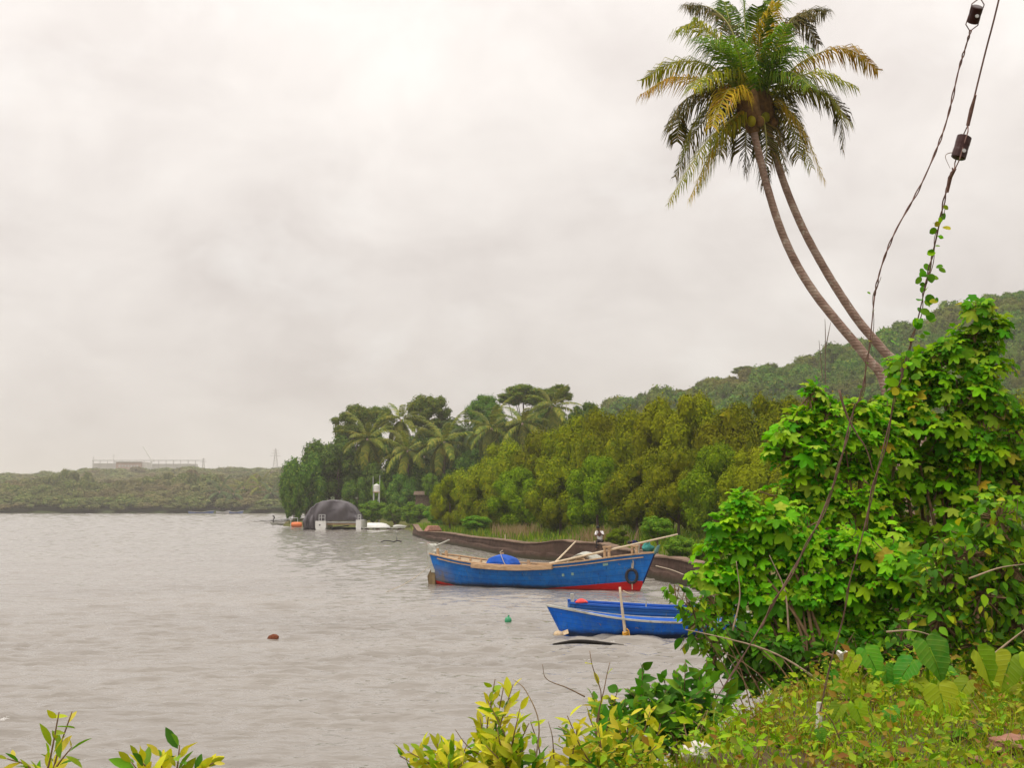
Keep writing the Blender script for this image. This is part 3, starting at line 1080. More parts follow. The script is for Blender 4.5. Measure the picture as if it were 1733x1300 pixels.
def palm_bark():
    m, t, out = new_mat('palm_bark')
    tc = nd(t, 'ShaderNodeTexCoord').outputs['Object']
    n1 = noise(t, 2.2, 6, 0.65, 0.4, tc, (1, 1, 1.6))
    col = ramp(t, n1, [(0.3, (0.20, 0.125, 0.095)), (0.52, (0.32, 0.215, 0.17)), (0.7, (0.44, 0.34, 0.28))])
    wv = nd(t, 'ShaderNodeTexWave', wave_type='BANDS', bands_direction='Z')
    wv.inputs['Scale'].default_value = 3.6
    wv.inputs['Distortion'].default_value = 5.0
    wv.inputs['Detail'].default_value = 3
    t.links.new(tc, wv.inputs[0])
    col = mixc(t, ramp(t, wv.outputs[1], [(0.0, 0.14), (0.35, 0.0)]), col, (0.10, 0.065, 0.05))
    lich = noise(t, 7, 5, 0.7, 0, tc)
    col = mixc(t, ramp(t, lich, [(0.56, 0.0), (0.66, 0.7)]), col, (0.50, 0.45, 0.38))
    dk = noise(t, 1.1, 6, 0.7, 0.6, tc)
    col = mixc(t, ramp(t, dk, [(0.52, 0.0), (0.68, 0.6)]), col, (0.13, 0.08, 0.06))
    p = principled(t, col, 0.9, 0.1, bump(t, mth(t, 'ADD', mth(t, 'MULTIPLY', wv.outputs[1], 0.4), n1), 0.5, 0.05))
    t.links.new(p.outputs[0], out.inputs[0])
    return m


M['palm_bark'] = palm_bark()

# the twin coconut palms that lean out over the water
PY = 38.0


def twin(px_trunk, label, fronds, dy, base_px):
    bx = at(base_px[0], base_px[1], PY + dy)
    b = Vector((bx.x, bx.y, zt(land_h, bx.x, bx.y) - 0.1))
    o = empty('coconut_palm', b)
    pts = [b] + [at(x, y, PY + dy) for x, y in px_trunk]
    palm_trunk(o, pts, b, 0.150, 0.095, M['palm_bark'])
    top = pts[-1]
    # crown shaft of fibre and old leaf bases, then nuts
    ax = (pts[-1] - pts[-2]).normalized()
    mb = MB()
    mb.tube([top - ax * 0.75 - b, top - ax * 0.3 - b, top + ax * 0.3 - b, top + ax * 0.8 - b], [0.14, 0.30, 0.34, 0.12], 10)
    mb.build('crown_shaft', M['palm_fibre'], o, True)
    rs = random.Random(len(label))
    for k in range(7):
        a = k * 2.4
        nb = MB()
        c = top - b + Vector((math.cos(a) * 0.34, math.sin(a) * 0.34, -0.32 - 0.2 * rs.random()))
        nb.lathe([(0.02, -0.15), (0.09, -0.11), (0.125, 0.0), (0.10, 0.10), (0.03, 0.15)], c, 9)
        nb.build('coconut', M['palm_fibre'] if k % 2 else M['palm_olive'], o, True)
    for i, (mid, tip, mk, ddm, ddt, start) in enumerate(fronds):
        m_ = at(mid[0], mid[1], PY + dy + ddm)
        t_ = at(tip[0], tip[1], PY + dy + ddt)
        s_ = at(start[0], start[1], PY + dy + ddm * 0.4) if start else None
        cv = [top, s_, m_, t_] if s_ else [top, m_, t_]
        Ln = sum((cv[j + 1] - cv[j]).length for j in range(len(cv) - 1))
        frond_obj(cv, o, M['palm_' + mk], b, nleaf=int(max(44, 23 * Ln)), llen=0.92, width=0.037, hang=0.75, seed=i * 13 + len(label))
    tag(o, label, 'palm tree', 'twin palms leaning over the shore')
    return o


twin([(1545, 900), (1500, 662), (1468, 607), (1418, 546), (1380, 498), (1348, 447), (1322, 390), (1301, 325), (1283, 255), (1266, 180)],
     'leaning coconut palm with the left one of the two curved trunks', [
    ((1143, 130), (1083, 160), 'ochre', -0.5, -0.8, (1222, 148)),
    ((1140, 106), (1086, 136), 'olive', 0.7, 1.2, (1205, 112)),
    ((1180, 40), (1142, 52), 'olive', -0.4, -0.8, (1232, 90)),
    ((1205, 14), (1160, 8), 'dark', 0.8, 1.4, (1242, 60)),
    ((1262, 70), (1258, -22), 'green', -0.3, -0.2, None),
    ((1238, 50), (1226, 2), 'green', 0.6, 1.0, None),
    ((1212, 78), (1178, 62), 'green', -0.8, -1.6, (1240, 110)),
    ((1193, 244), (1130, 345), 'olive', -0.8, -1.2, (1240, 200)),
    ((1206, 252), (1166, 340), 'ochre', -0.2, -0.3, (1246, 196)),
    ((1156, 190), (1146, 240), 'dark', 0.6, 1.0, (1210, 156)),
    ((1180, 200), (1150, 268), 'olive', 0.1, 0.2, (1228, 160)),
    ((1232, 152), (1204, 214), 'ochre', -1.3, -1.9, (1250, 160)),
    ((1262, 232), (1262, 292), 'dark', 0.7, 0.9, None),
    ((1204, 122), (1168, 150), 'olive', -1.2, -2.0, (1240, 128)),
    ((1232, 200), (1216, 262), 'dark', 0.9, 1.3, (1252, 178)),
    ((1250, 90), (1232, 60), 'green', -1.2, -2.0, (1258, 130)),
    ((1178, 222), (1142, 300), 'dark', 0.9, 1.2, (1226, 172)),
    ((1212, 244), (1180, 322), 'olive', 0.4, 0.6, (1248, 188)),
    ((1160, 168), (1128, 216), 'dark', -0.2, -0.4, (1214, 150)),
], 0.0, (1585, 1068))

twin([(1590, 900), (1540, 652), (1498, 597), (1455, 546), (1422, 498), (1391, 447), (1358, 385), (1330, 318), (1309, 252), (1290, 180)],
     'leaning coconut palm with the right one of the two curved trunks', [
    ((1292, 56), (1312, 4), 'ochre', -0.9, -1.2, (1272, 110)),
    ((1300, 30), (1316, -25), 'green', 0.5, 0.7, None),
    ((1350, 26), (1386, 74), 'dark', 0.4, 0.6, (1320, 70)),
    ((1362, 20), (1400, 18), 'dark', 0.8, 1.2, (1325, 72)),
    ((1428, 82), (1486, 118), 'ochre', 0.2, 0.4, (1352, 108)),
    ((1384, 122), (1448, 145), 'olive', -0.5, -0.8, (1318, 145)),
    ((1418, 178), (1426, 254), 'dark', 0.3, 0.5, (1362, 152)),
    ((1356, 214), (1396, 306), 'ochre', -0.3, -0.4, (1318, 176)),
    ((1338, 212), (1352, 268), 'dark', 0.8, 1.2, (1312, 182)),
    ((1297, 240), (1294, 312), 'dark', -0.5, -0.7, None),
    ((1330, 90), (1368, 78), 'green', -1.0, -1.6, (1300, 130)),
    ((1312, 80), (1330, 40), 'green', -1.1, -1.8, (1298, 130)),
    ((1284, 70), (1282, 10), 'green', -0.8, -1.2, None),
    ((1342, 122), (1372, 146), 'green', -1.3, -2.0, (1310, 132)),
    ((1336, 190), (1374, 284), 'olive', 0.5, 0.7, (1310, 160)),
    ((1398, 160), (1440, 208), 'olive', -0.3, -0.5, (1340, 146)),
    ((1316, 228), (1330, 290), 'dark', 0.1, 0.2, (1302, 186)),
], 0.9, (1640, 1064))

# mid-distance palms: shared frond meshes
FR = []
for k in range(5):
    dr = [0.55, 0.75, 0.95, 1.2, 1.5][k]
    pts, ang, p = [Vector((0, 0, 0))], 0.0, Vector((0, 0, 0))
    for j in range(8):
        ang -= dr / 8 * (0.5 + j * 0.14)
        p = p + Vector((math.cos(ang), 0, math.sin(ang))) / 8
        pts.append(p.copy())
    mb, V, F = frond(pts, 40, 0.23, 0.026, 0.9, 50 + k, keep=0.1, rach=0.012)
    FR.append((mb.mesh('rachis', M['palm_rachis'], True), V, F))
FRM = {mk: [np_mesh('frond', V, F, M[mk]) for _, V, F in FR] for mk in ('palm_far', 'palm_far_dark')}


def palm(px, py, Y, L, label, group, zg=None, lean=0.0, mk='palm_far', n=22, cat='palm tree'):
    top = at(px, py, Y)
    z0 = zt(land_h, top.x, Y) if zg is None else zg
    b = Vector((top.x + lean, Y, min(z0, top.z - 2.0)))
    o = empty('coconut_palm', b)
    h = top.z - b.z
    palm_trunk(o, [b, b + Vector((-lean * 0.35, 0, h * 0.5)), top], b, 0.2 * L / 4.5, 0.14 * L / 4.5, M['palm_bark'], n=14)
    rs = random.Random(int(px * 7 + py))
    for k in range(n):
        f = k / (n - 1)
        el = R(72) - R(130) * f ** 0.8 + rs.uniform(-0.12, 0.12)
        az = k * 2.39996 + rs.uniform(-0.25, 0.25)
        v = 1 + int(min(3.9, f * 3 + rs.random()))
        fo = link('frond', FRM[mk][min(v, 4)], o)
        fo.location = top - b
        fo.rotation_euler = (0, -el, az)
        s = L * rs.uniform(0.85, 1.1)
        fo.scale = (s, s, s)
    tag(o, label, cat, group)
    return o


g = 'coconut palms on the wooded headland'
palm(622, 742, 243, 6.3, 'coconut palm farthest left on the headland, above the white tank', g)
palm(678, 710, 252, 5.8, 'coconut palm topping the headland grove beside the round treetop', g)
palm(690, 762, 236, 5.8, 'low coconut palm in the front of the headland grove, second from left', g)
palm(752, 748, 232, 6.6, 'broad coconut palm in the middle of the headland grove', g)
palm(790, 728, 250, 5.2, 'dark coconut palm half hidden behind the middle of the grove', g, mk='palm_far_dark')
palm(832, 724, 226, 6.0, 'coconut palm with drooping fronds right of the grove centre', g)
palm(884, 716, 222, 5.4, 'coconut palm second from right in the headland grove', g)
palm(935, 688, 228, 5.2, 'high coconut palm at the right end of the headland grove', g)
palm(718, 772, 240, 5.0, 'small dark coconut palm low between two broad palms', g, mk='palm_far_dark')
g = 'coconut palms on the far shore'
palm(372, 832, 640, 9.0, 'far shore coconut palm farthest left, above the moored boats', g, zg=1.5, n=14, mk='palm_far_dark')
palm(412, 826, 655, 9.5, 'reddish far shore coconut palm, middle one of five', g, zg=1.5, n=14)
palm(395, 836, 632, 8.5, 'lower far shore coconut palm between two higher ones', g, zg=1.5, n=14, mk='palm_far_dark')
palm(440, 823, 650, 9.5, 'far shore coconut palm, tallest of the five', g, zg=1.5, n=14)
palm(458, 834, 634, 9.0, 'far shore coconut palm nearest the headland', g, zg=1.5, n=14, mk='palm_far_dark')

# ------------------------------------------------------------------ headland trees
g = 'broadleaf trees on the headland'
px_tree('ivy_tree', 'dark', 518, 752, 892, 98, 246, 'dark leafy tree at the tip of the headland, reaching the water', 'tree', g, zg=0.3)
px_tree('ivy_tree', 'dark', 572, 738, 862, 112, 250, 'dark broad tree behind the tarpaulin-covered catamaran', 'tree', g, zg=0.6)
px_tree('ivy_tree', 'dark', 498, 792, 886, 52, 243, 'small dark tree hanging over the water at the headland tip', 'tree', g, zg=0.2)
px_tree('broadleaf_tree', 'tall', 598, 682, 756, 82, 262, 'tall tree with a rounded top, leftmost above the headland grove', 'tree', g)
px_tree('broadleaf_tree', 'tall', 640, 686, 742, 60, 266, 'tree with a small top left of the round treetop', 'tree', g)
px_tree('broadleaf_tree', 'tall', 726, 666, 742, 84, 268, 'tree with a big round top standing above the headland palms', 'tree', g)
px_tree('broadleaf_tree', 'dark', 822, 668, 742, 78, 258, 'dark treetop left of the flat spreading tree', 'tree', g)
px_tree('spreading_tree', 'tall', 886, 647, 700, 100, 262, 'flat spreading tree, highest on the headland skyline', 'tree', g)
px_tree('spreading_tree', 'tall', 945, 648, 690, 62, 258, 'spreading treetop behind the rightmost headland palm', 'tree', g)
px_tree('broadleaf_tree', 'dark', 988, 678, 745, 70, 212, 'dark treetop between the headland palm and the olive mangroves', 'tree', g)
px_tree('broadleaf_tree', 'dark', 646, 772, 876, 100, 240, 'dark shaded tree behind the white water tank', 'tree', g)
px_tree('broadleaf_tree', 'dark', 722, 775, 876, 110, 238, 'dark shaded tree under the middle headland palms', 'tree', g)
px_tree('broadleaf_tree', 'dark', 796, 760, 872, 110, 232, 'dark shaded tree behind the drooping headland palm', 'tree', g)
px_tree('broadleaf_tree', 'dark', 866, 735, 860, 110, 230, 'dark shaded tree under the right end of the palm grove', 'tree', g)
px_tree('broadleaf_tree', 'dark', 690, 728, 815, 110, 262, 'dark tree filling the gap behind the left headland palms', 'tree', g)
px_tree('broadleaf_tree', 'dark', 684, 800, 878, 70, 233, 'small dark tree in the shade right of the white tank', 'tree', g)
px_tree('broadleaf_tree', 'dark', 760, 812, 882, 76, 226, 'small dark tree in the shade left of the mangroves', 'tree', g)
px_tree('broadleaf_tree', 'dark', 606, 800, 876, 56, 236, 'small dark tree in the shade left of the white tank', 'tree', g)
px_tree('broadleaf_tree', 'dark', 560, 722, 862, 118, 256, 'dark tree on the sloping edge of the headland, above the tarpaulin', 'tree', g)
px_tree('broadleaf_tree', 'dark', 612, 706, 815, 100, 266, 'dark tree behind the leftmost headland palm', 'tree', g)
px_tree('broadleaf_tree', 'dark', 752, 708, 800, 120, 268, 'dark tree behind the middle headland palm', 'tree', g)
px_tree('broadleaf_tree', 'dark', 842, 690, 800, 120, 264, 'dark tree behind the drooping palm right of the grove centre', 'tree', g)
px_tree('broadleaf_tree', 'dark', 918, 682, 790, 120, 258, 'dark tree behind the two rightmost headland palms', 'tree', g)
g = 'bright bushes along the headland shore'
px_tree('shore_bush', 'bush', 632, 846, 884, 60, 214, 'bright green bush right of the tarpaulin', 'bush', g)
px_tree('shore_bush', 'bush', 668, 852, 889, 48, 210, 'green bush behind the white upturned dinghy', 'bush', g)
px_tree('shore_bush', 'bush', 705, 848, 890, 66, 207, 'yellow-green bush left of the brown wall end', 'bush', g)
px_tree('shore_bush', 'bush', 742, 852, 894, 56, 176, 'green bush above the far end of the brown wall', 'bush', g)
px_tree('shore_bush', 'bush', 806, 872, 898, 60, 132, 'low bright green bush on the bank beside dry pinkish grass', 'bush', g)
px_tree('shore_bush', 'bush', 640, 812, 850, 30, 224, 'small bright sapling around the tank tower foot', 'bush', g)
px_tree('shore_bush', 'bush', 728, 800, 842, 34, 226, 'bright sapling under the palms right of the white tank', 'bush', g)

# ------------------------------------------------------------------ mangroves
g = 'olive mangrove trees behind the brown wall'
ordn = ['first', 'second', 'third', 'fourth', 'fifth', 'sixth', 'seventh', 'eighth', 'ninth', 'tenth', 'eleventh', 'twelfth', 'thirteenth']
back = [(800, 776, 900, 120, 160), (858, 746, 896, 130, 142), (915, 728, 890, 130, 130), (968, 706, 890, 130, 120), (1018, 692, 890, 130, 113),
        (1072, 692, 890, 130, 106), (1125, 676, 890, 140, 100), (1182, 660, 890, 150, 95), (1245, 660, 890, 160, 92), (1312, 664, 890, 160, 88),
        (1385, 672, 900, 160, 85), (1460, 670, 900, 170, 84)]
for i, (x, a, b, w, Y) in enumerate(back):
    px_tree('mangrove_tree', 'mangrove', x, a, b, w, Y, 'olive mangrove tree, %s from the left along the skyline row' % ordn[i], 'tree', g)
front = [(762, 802, 906, 82, 150), (818, 794, 910, 100, 136), (880, 792, 910, 118, 122), (948, 778, 912, 126, 111), (1012, 772, 912, 122, 104),
         (1078, 766, 912, 130, 96), (1146, 756, 920, 136, 88), (1214, 752, 924, 140, 83), (1285, 756, 930, 150, 79), (1360, 760, 940, 150, 76), (1440, 752, 940, 160, 74)]
for i, (x, a, b, w, Y) in enumerate(front):
    px_tree('mangrove_tree', 'mangrove_green' if i in (2, 4, 7) else 'mangrove', x, a, b, w, Y,
            'lower mangrove tree, %s from the left in the row nearest the bank' % ordn[i], 'tree', g)
for x, Y, w, a in ((1560, 80, 190, 672), (1660, 86, 200, 660), (1745, 84, 180, 668)):
    px_tree('mangrove_tree', 'mangrove', x, a, 920, w, Y, {1560: 'mangrove tree hidden behind the tall lobed-leaf shrub', 1660: 'mangrove tree showing right of the tall shrub top',
                                                         1745: 'mangrove tree at the right picture edge below the hill'}[x], 'tree', g)

# umbrella-shaped tree and bare sapling on the hill line
hp = at(1258, 628, 505)
t_ = tree('umbrella_tree', 'tall', (hp.x, 505, zt(hill_h, hp.x, 505)), (hp.x, 505, hp.z + 0.2), (4.6, 4.6, 1.7), 'lone umbrella-shaped tree standing out on the hill skyline', 'tree')
b = at(1392, 640, 108)
b.z = zt(land_h, b.x, 108)
o = empty('bare_sapling', b)
for k, (x0, y0, x1, y1) in enumerate(((1398, 640, 1396, 540), (1397, 590, 1406, 545), (1392, 640, 1386, 576))):
    p0, p1 = at(x0, y0, 108), at(x1, y1, 108)
    mb = MB()
    mb.tube(catmull([p0 - b if k else Vector((0, 0, 0)), (p0 + p1) / 2 - b, p1 - b], 6), [0.05, 0.045, 0.04, 0.032, 0.024, 0.015], 5)
    mb.build('twig' if k else 'stem', M['bark'], o)
tag(o, 'bare leafless sapling poking above the mangroves left of the palm trunks', 'sapling')

# ------------------------------------------------------------------ brown embankment wall
wb = Vector((WALL[5].x, WALL[5].y, 0))
wall = empty('embankment_wall', wb)
wl = catmull(WALL, 150)
wt = [1.12, 1.10, 1.10, 1.16, 1.30, 1.34, 1.02, 0.98, 0.95, 0.74, 0.85]
rw = random.Random(3)
face, cope, foot = MB(), MB(), MB()
Pf, Pc, Pl = [], [], []
nw = len(wl)
for i, p in enumerate(wl):
    t = (wl[min(i + 1, nw - 1)] - wl[max(i - 1, 0)]).normalized()
    nrm = Vector((t.y, -t.x, 0))           # towards land or water
    if nrm.x > 0:
        nrm = -nrm                          # water side
    h = lerp_table(i / (nw - 1) * 10, list(enumerate(wt))) + 0.035 * math.sin(i * 0.35) + rw.uniform(-0.008, 0.008)
    lift = max(0.0, (i - nw * 0.93) / (nw * 0.07)) * 0.45
    q = p - wb
    Z = lambda z, off: Vector((q.x + nrm.x * off, q.y + nrm.y * off, z + lift * (1.9 if z < -0.5 else 1.0)))
    Pf.append([Z(-0.9, 0.14), Z(0.0, 0.10 + 0.04 * math.sin(i * 0.31)), Z(h * 0.35, 0.06 + 0.05 * math.sin(i * 0.23 + 1) + rw.uniform(-.012, .012)), Z(h * 0.7, 0.03 + 0.03 * math.sin(i * 0.37 + 2) + rw.uniform(-.012, .012)), Z(h - 0.08, 0.0), Z(h - 0.08, -0.55), Z(-0.9, -0.55)])
    Pc.append([Z(h - 0.07, 0.08), Z(h + rw.uniform(-.01, .015), 0.08 + rw.uniform(-.01, .01)), Z(h + 0.03, -0.5), Z(h - 0.09, -0.56)])
    ledge = 0.46 + 0.05 * math.sin(i * 0.9)
    Pl.append([Z(-0.9, 0.55), Z(ledge - 0.06, 0.42 + 0.05 * math.sin(i * 0.29) + rw.uniform(-.015, .015)), Z(ledge, 0.36), Z(ledge + 0.02, 0.0)])
face.grid(Pf)
face.build('wall_face', M['laterite'], wall)
cope.grid(Pc)
cope.build('coping', M['coping'], wall)
foot.grid(Pl[:124])
foot.build('footing_ledge', M['laterite'], wall)
mb = MB()
for p in [wl[62], wl[94]]:
    q = p - wb
    mb2 = MB()
    mb2.tube([(q.x + 0.2, q.y, 0.3), (q.x + 0.2, q.y, 1.42)], 0.04, 6)
    mb2.build('stake', M['wood_pale'], wall)
tag(wall, 'long dark brown weathered embankment wall along the bank', 'wall')
rp = [at(1110, 958, 68.6), at(1140, 966, 66.0), at(1180, 983, 61.5)]
mb = MB()
mb.tube(catmull([Vector(p) - rp[0] for p in rp], 12), 0.022, 5)
o = mb.build('rope', M['rope'])
o.location = rp[0]
tag(o, 'pale rope hanging along the brown wall right of the bow', 'rope')


# ------------------------------------------------------------------ bank grass and weeds (uncountable)
def blades(name, P, h, w, mat, label, cat, seed, lean=0.35):
    rs = np.random.RandomState(seed)
    n = len(P)
    a = rs.uniform(0, 2 * math.pi, n)
    dx = np.stack([np.cos(a), np.sin(a), np.zeros(n)], 1)
    b = rs.uniform(0, 2 * math.pi, n)
    ln = np.stack([np.cos(b), np.sin(b), np.zeros(n)], 1) * (rs.rand(n, 1) * lean)
    hh = (h * rs.uniform(0.5, 1.2, n))[:, None]
    up = np.array([[0, 0, 1.0]])
    ww = w * rs.uniform(0.6, 1.3, (n, 1))
    v0, v1 = P - dx * ww / 2, P + dx * ww / 2
    m = P + up * hh * 0.6 + ln * hh * 0.5
    v2, v3 = m + dx * ww * 0.4, m - dx * ww * 0.4
    tp = P + up * hh * 0.95 + ln * hh * 1.4
    V = np.stack([v0, v1, v2, v3, tp], 1).reshape(-1, 3)
    i = np.arange(n) * 5
    o = link(name, np_mesh(name, V, [np.stack([i, i + 1, i + 2, i + 3], 1), np.stack([i + 3, i + 2, i + 4], 1)], mat))
    return tag(o, label, cat, None, 'stuff')


def bank_pts(n, y0, y1, d0, d1, seed):
    rs = np.random.RandomState(seed)
    y = rs.uniform(y0, y1, n)
    x = shore_x(y) + rs.uniform(d0, d1, n)
    z = land_h(x[None, :], y[None, :])[0]
    return np.stack([x, y, z - 0.02], 1)


blades('bank_grass', np.concatenate([bank_pts(15000, 56, 200, 0.3, 14, 2), bank_pts(2600, 60, 160, -0.05, 0.5, 12)]), 0.62, 0.07, M['grass'], 'yellow-green grass on the bank behind the brown wall', 'grass', 3)
dp = np.concatenate([bank_pts(500, 110, 122, 0.8, 3.5, 5), bank_pts(420, 89, 95, 0.6, 3, 6)])
blades('dry_grass', dp, 1.15, 0.05, M['dry_grass'], 'tall dry pinkish grass tufts on the bank', 'grass', 4)
g = 'bushes on the bank behind the big boat'
px_tree('bank_bush', 'bush', 1112, 872, 916, 66, 74, 'bright green bush behind the bow of the big blue boat', 'bush', g, zg=1.0)
px_tree('bank_bush', 'bush', 1152, 905, 948, 70, 69, 'low bright green bush right of the bow', 'bush', g, zg=0.9)
px_tree('bank_bush', 'mangrove_green', 1195, 912, 962, 70, 66, 'low olive bush at the right end of the brown wall', 'bush', g, zg=0.8)
px_tree('bank_bush', 'mangrove_green', 1044, 895, 925, 46, 88, 'small dark green bush right of the seated person', 'bush', g, zg=1.0)


# ------------------------------------------------------------------ boats
def hull_fn(L, B, S_, K, rb, rsn, p0=0.42, p1=0.95):
    sb, ss = max(S_[-1][1], 0.3), max(S_[0][1], 0.3)

    def P(u, v, side, inset=0.0):
        b = max(lerp_table(u, B) - inset, 0.0)
        s, k = lerp_table(u, S_), lerp_table(u, K)
        z = k + (s - k) * v
        p = p0 + (p1 - p0) * max(0, (u - 0.55) / 0.45) ** 1.5
        y = side * b * max(v, 0.0) ** p
        wb_ = max(0, (u - 0.78) / 0.22) ** 2
        ws_ = max(0, (0.16 - u) / 0.16) ** 2
        x = -L / 2 + L * u + rb * wb_ * (z / sb) - rsn * ws_ * (z / ss)
        return Vector((x, y, z))
    return P


def smooth_tab(tab, n=60):
    c = catmull([Vector((a, b, 0)) for a, b in tab], n)
    c = [(q.x, q.y) for q in c]
    return sorted(c)


def hull_mesh(P, name, mats, nu=49, nv=8):
    mb = MB()
    rows = []
    for i in range(nu):
        u = i / (nu - 1)
        row = [P(u, v / nv, -1) for v in range(nv, 0, -1)] + [P(u, 0, 1)] + [P(u, v / nv, 1) for v in range(1, nv + 1)]
        rows.append(row)
    mb.grid(rows)
    # transom
    n = len(rows[0])
    mb.add(rows[0], [tuple(range(n))])
    me = mb.mesh(name, None, True)
    for m in mats:
        me.materials.append(m)
    at_ = me.attributes.new('strake', 'FLOAT', 'POINT')
    at_.data.foreach_set('value', [abs(j - nv) / nv for _ in range(nu) for j in range(2 * nv + 1)] + [0.5] * n)
    return me


def sweep(pts, w, h, closed=False):
    mb = MB()
    rows = []
    n = len(pts)
    for i, p in enumerate(pts):
        t = (pts[min(i + 1, n - 1)] - pts[max(i - 1, 0)]).normalized()
        s = t.cross(Vector((0, 0, 1))).normalized()
        u = s.cross(t)
        rows.append([p - s * w / 2 - u * h / 2, p + s * w / 2 - u * h / 2, p + s * w / 2 + u * h / 2, p - s * w / 2 + u * h / 2, p - s * w / 2 - u * h / 2])
    mb.grid(rows)
    mb.add(rows[0][:4], [(3, 2, 1, 0)])
    mb.add(rows[-1][:4], [(0, 1, 2, 3)])
    return mb


# --- big blue fishing boat
sp, bp = on(737, 989), on(1083, 1001)
bow_dir = (bp - sp)
BL = 9.7
ba = math.atan2(bow_dir.y, bow_dir.x)
bc = (sp + bp) / 2
boat = empty('fishing_boat', (bc.x, bc.y, 0), ba)
BL = bow_dir.length
Bt = smooth_tab([(0, 0.30), (0.12, 0.80), (0.3, 1.18), (0.5, 1.28), (0.68, 1.16), (0.84, 0.72), (0.94, 0.30), (1.0, 0.0)])
St = smooth_tab([(0, 1.36), (0.08, 1.26), (0.2, 1.10), (0.35, 0.99), (0.5, 0.97), (0.65, 1.06), (0.8, 1.24), (0.92, 1.46), (1.0, 1.60)])
Kt = smooth_tab([(0, -0.10), (0.1, -0.35), (0.3, -0.5), (0.6, -0.5), (0.85, -0.42), (1.0, -0.30)])
HP = hull_fn(BL, Bt, St, Kt, 0.72, 0.12)
M['blue_hull'] = hull_mat('blue_hull_paint', (0.002, 0.105, 0.42), (0.004, 0.18, 0.60), (0.55, 0.010, 0.010), True, -BL / 2, BL / 2)
h = link('hull', hull_mesh(HP, 'hull', [M['blue_hull'], M['wood_pale']]), boat)
rows = []
for i in range(40):
    u = 0.015 + 0.945 * i / 39
    rows.append([HP(u, v, -1, 0.07) for v in (0.99, 0.8, 0.6, 0.45)] + [HP(u, v, 1, 0.07) for v in (0.45, 0.6, 0.8, 0.99)])
MB().grid(rows).build('lining', M['wood_pale'], boat, True)
for side in (-1, 1):
    pts = [HP(i / 40, 1.0, side) + Vector((0, 0, 0.03)) for i in range(41)]
    sweep(pts, 0.12, 0.065).build('gunwale', M['wood'], boat, False, 0.01)
    pts = [HP(i / 40, 0.93, side) + Vector((0, side * 0.03, 0)) for i in range(2, 40)]
    sweep(pts, 0.05, 0.045).build('rubbing_strake', M['wood'], boat)
# wooden side rail over the low waist, near side
pts = [HP(u, 0.93, -1) + Vector((0, -0.10, 0.02)) for u in np.linspace(0.265, 0.66, 16)]
sweep(pts, 0.16, 0.20).build('side_rail', M['wood'], boat, False, 0.015)
# inner floor and thwarts
rows = [[HP(u, 0.52, -1, 0.05), HP(u, 0.52, 1, 0.05)] for u in np.linspace(0.04, 0.93, 24)]
MB().grid(rows).build('floor_boards', M['wood'], boat)
for u in (0.16, 0.3, 0.58, 0.74):
    a, b_ = HP(u, 0.86, -1, 0.05), HP(u, 0.86, 1, 0.05)
    MB().bar(a, b_, 0.24, 0.05).build('thwart', M['wood'], boat)
rows = [[HP(u, 0.99, -1, 0.06), HP(u, 0.99, 0, 0.06) + Vector((0, 0, 0.05)), HP(u, 0.99, 1, 0.06)] for u in np.linspace(0.82, 0.99, 8)]
MB().grid(rows).build('foredeck', M['wood_pale'], boat)
# frames showing inside the far side
for i in range(9):
    u = 0.09 + i * 0.047
    MB().bar(HP(u, 0.60, 1, 0.1), HP(u, 1.0, 1, 0.1), 0.07, 0.05).build('rib', M['wood'], boat)
# stern post, rudder, tiller
x0 = -BL / 2
mb = MB()
prof = [(x0 + 0.16, 0.55), (x0 - 0.02, 0.55), (x0 - 0.20, 1.30), (x0 - 0.32, 1.78), (x0 - 0.20, 1.84), (x0 - 0.06, 1.76), (x0 + 0.02, 1.56), (x0 + 0.12, 1.50), (x0 + 0.16, 1.28)]
n = len(prof)
for yy in (-0.30, 0.26):
    mb.v += [(x, yy, z) for x, z in prof]
mb.f += [tuple(range(n)), tuple(range(2 * n - 1, n - 1, -1))] + [(i, (i + 1) % n + 0, n + (i + 1) % n, n + i) for i in range(n)]
mb.build('stern_post', M['wood_grey'], boat, False, 0.01)
mb = MB()
prof = [(x0 + 0.14, 0.86), (x0 + 0.04, 0.88), (x0 - 0.26, 0.36), (x0 - 0.20, 0.02), (x0 - 0.15, -0.45), (x0 + 0.14, -0.45), (x0 + 0.14, 0.3)]
n = len(prof)
for yy in (-0.26, 0.10):
    mb.v += [(x, yy, z) for x, z in prof]
mb.f += [tuple(range(n)), tuple(range(2 * n - 1, n - 1, -1))] + [(i, (i + 1) % n, n + (i + 1) % n, n + i) for i in range(n)]
mb.build('rudder', M['rudder'], boat, False, 0.015)
MB().tube([(x0 + 0.0, 0, 1.72), (x0 + 0.72, 0.05, 2.02)], [0.05, 0.035], 6).build('tiller', M['wood_grey'], boat)
for u, sd, hh in ((0.045, -1, 0.34), (0.10, -1, 0.32), (0.18, -1, 0.14), (0.285, 1, 0.42), (0.41, 1, 0.16)):
    q = HP(u, 1.0, sd, 0.10)
    MB().box(q + Vector((0, 0, hh / 2 - 0.05)), (0.12, 0.10, hh + 0.1), Euler((0, R(-5), 0)), 0.92).build('mooring_post', M['wood'], boat, False, 0.012)
# bow cap
q = HP(1.0, 1.0, 0)
mb = MB()
mb.tube([q + Vector((-0.04, 0, -0.04)), q + Vector((0.05, 0, 0.10)), q + Vector((0.14, 0, 0.26)), q + Vector((0.20, 0, 0.33))], [0.06, 0.085, 0.07, 0.03], 7)
mb.build('bow_cap', surf('bow_cap_paint', (0.05, 0.14, 0.14), (0.13, 0.24, 0.22), 6, 0.6), boat)
MB().tube([HP(0.999, v / 12, 0) + Vector((0.005, 0, 0)) for v in range(4, 13)], 0.03, 6).build('stem_band', M['navy'], boat)
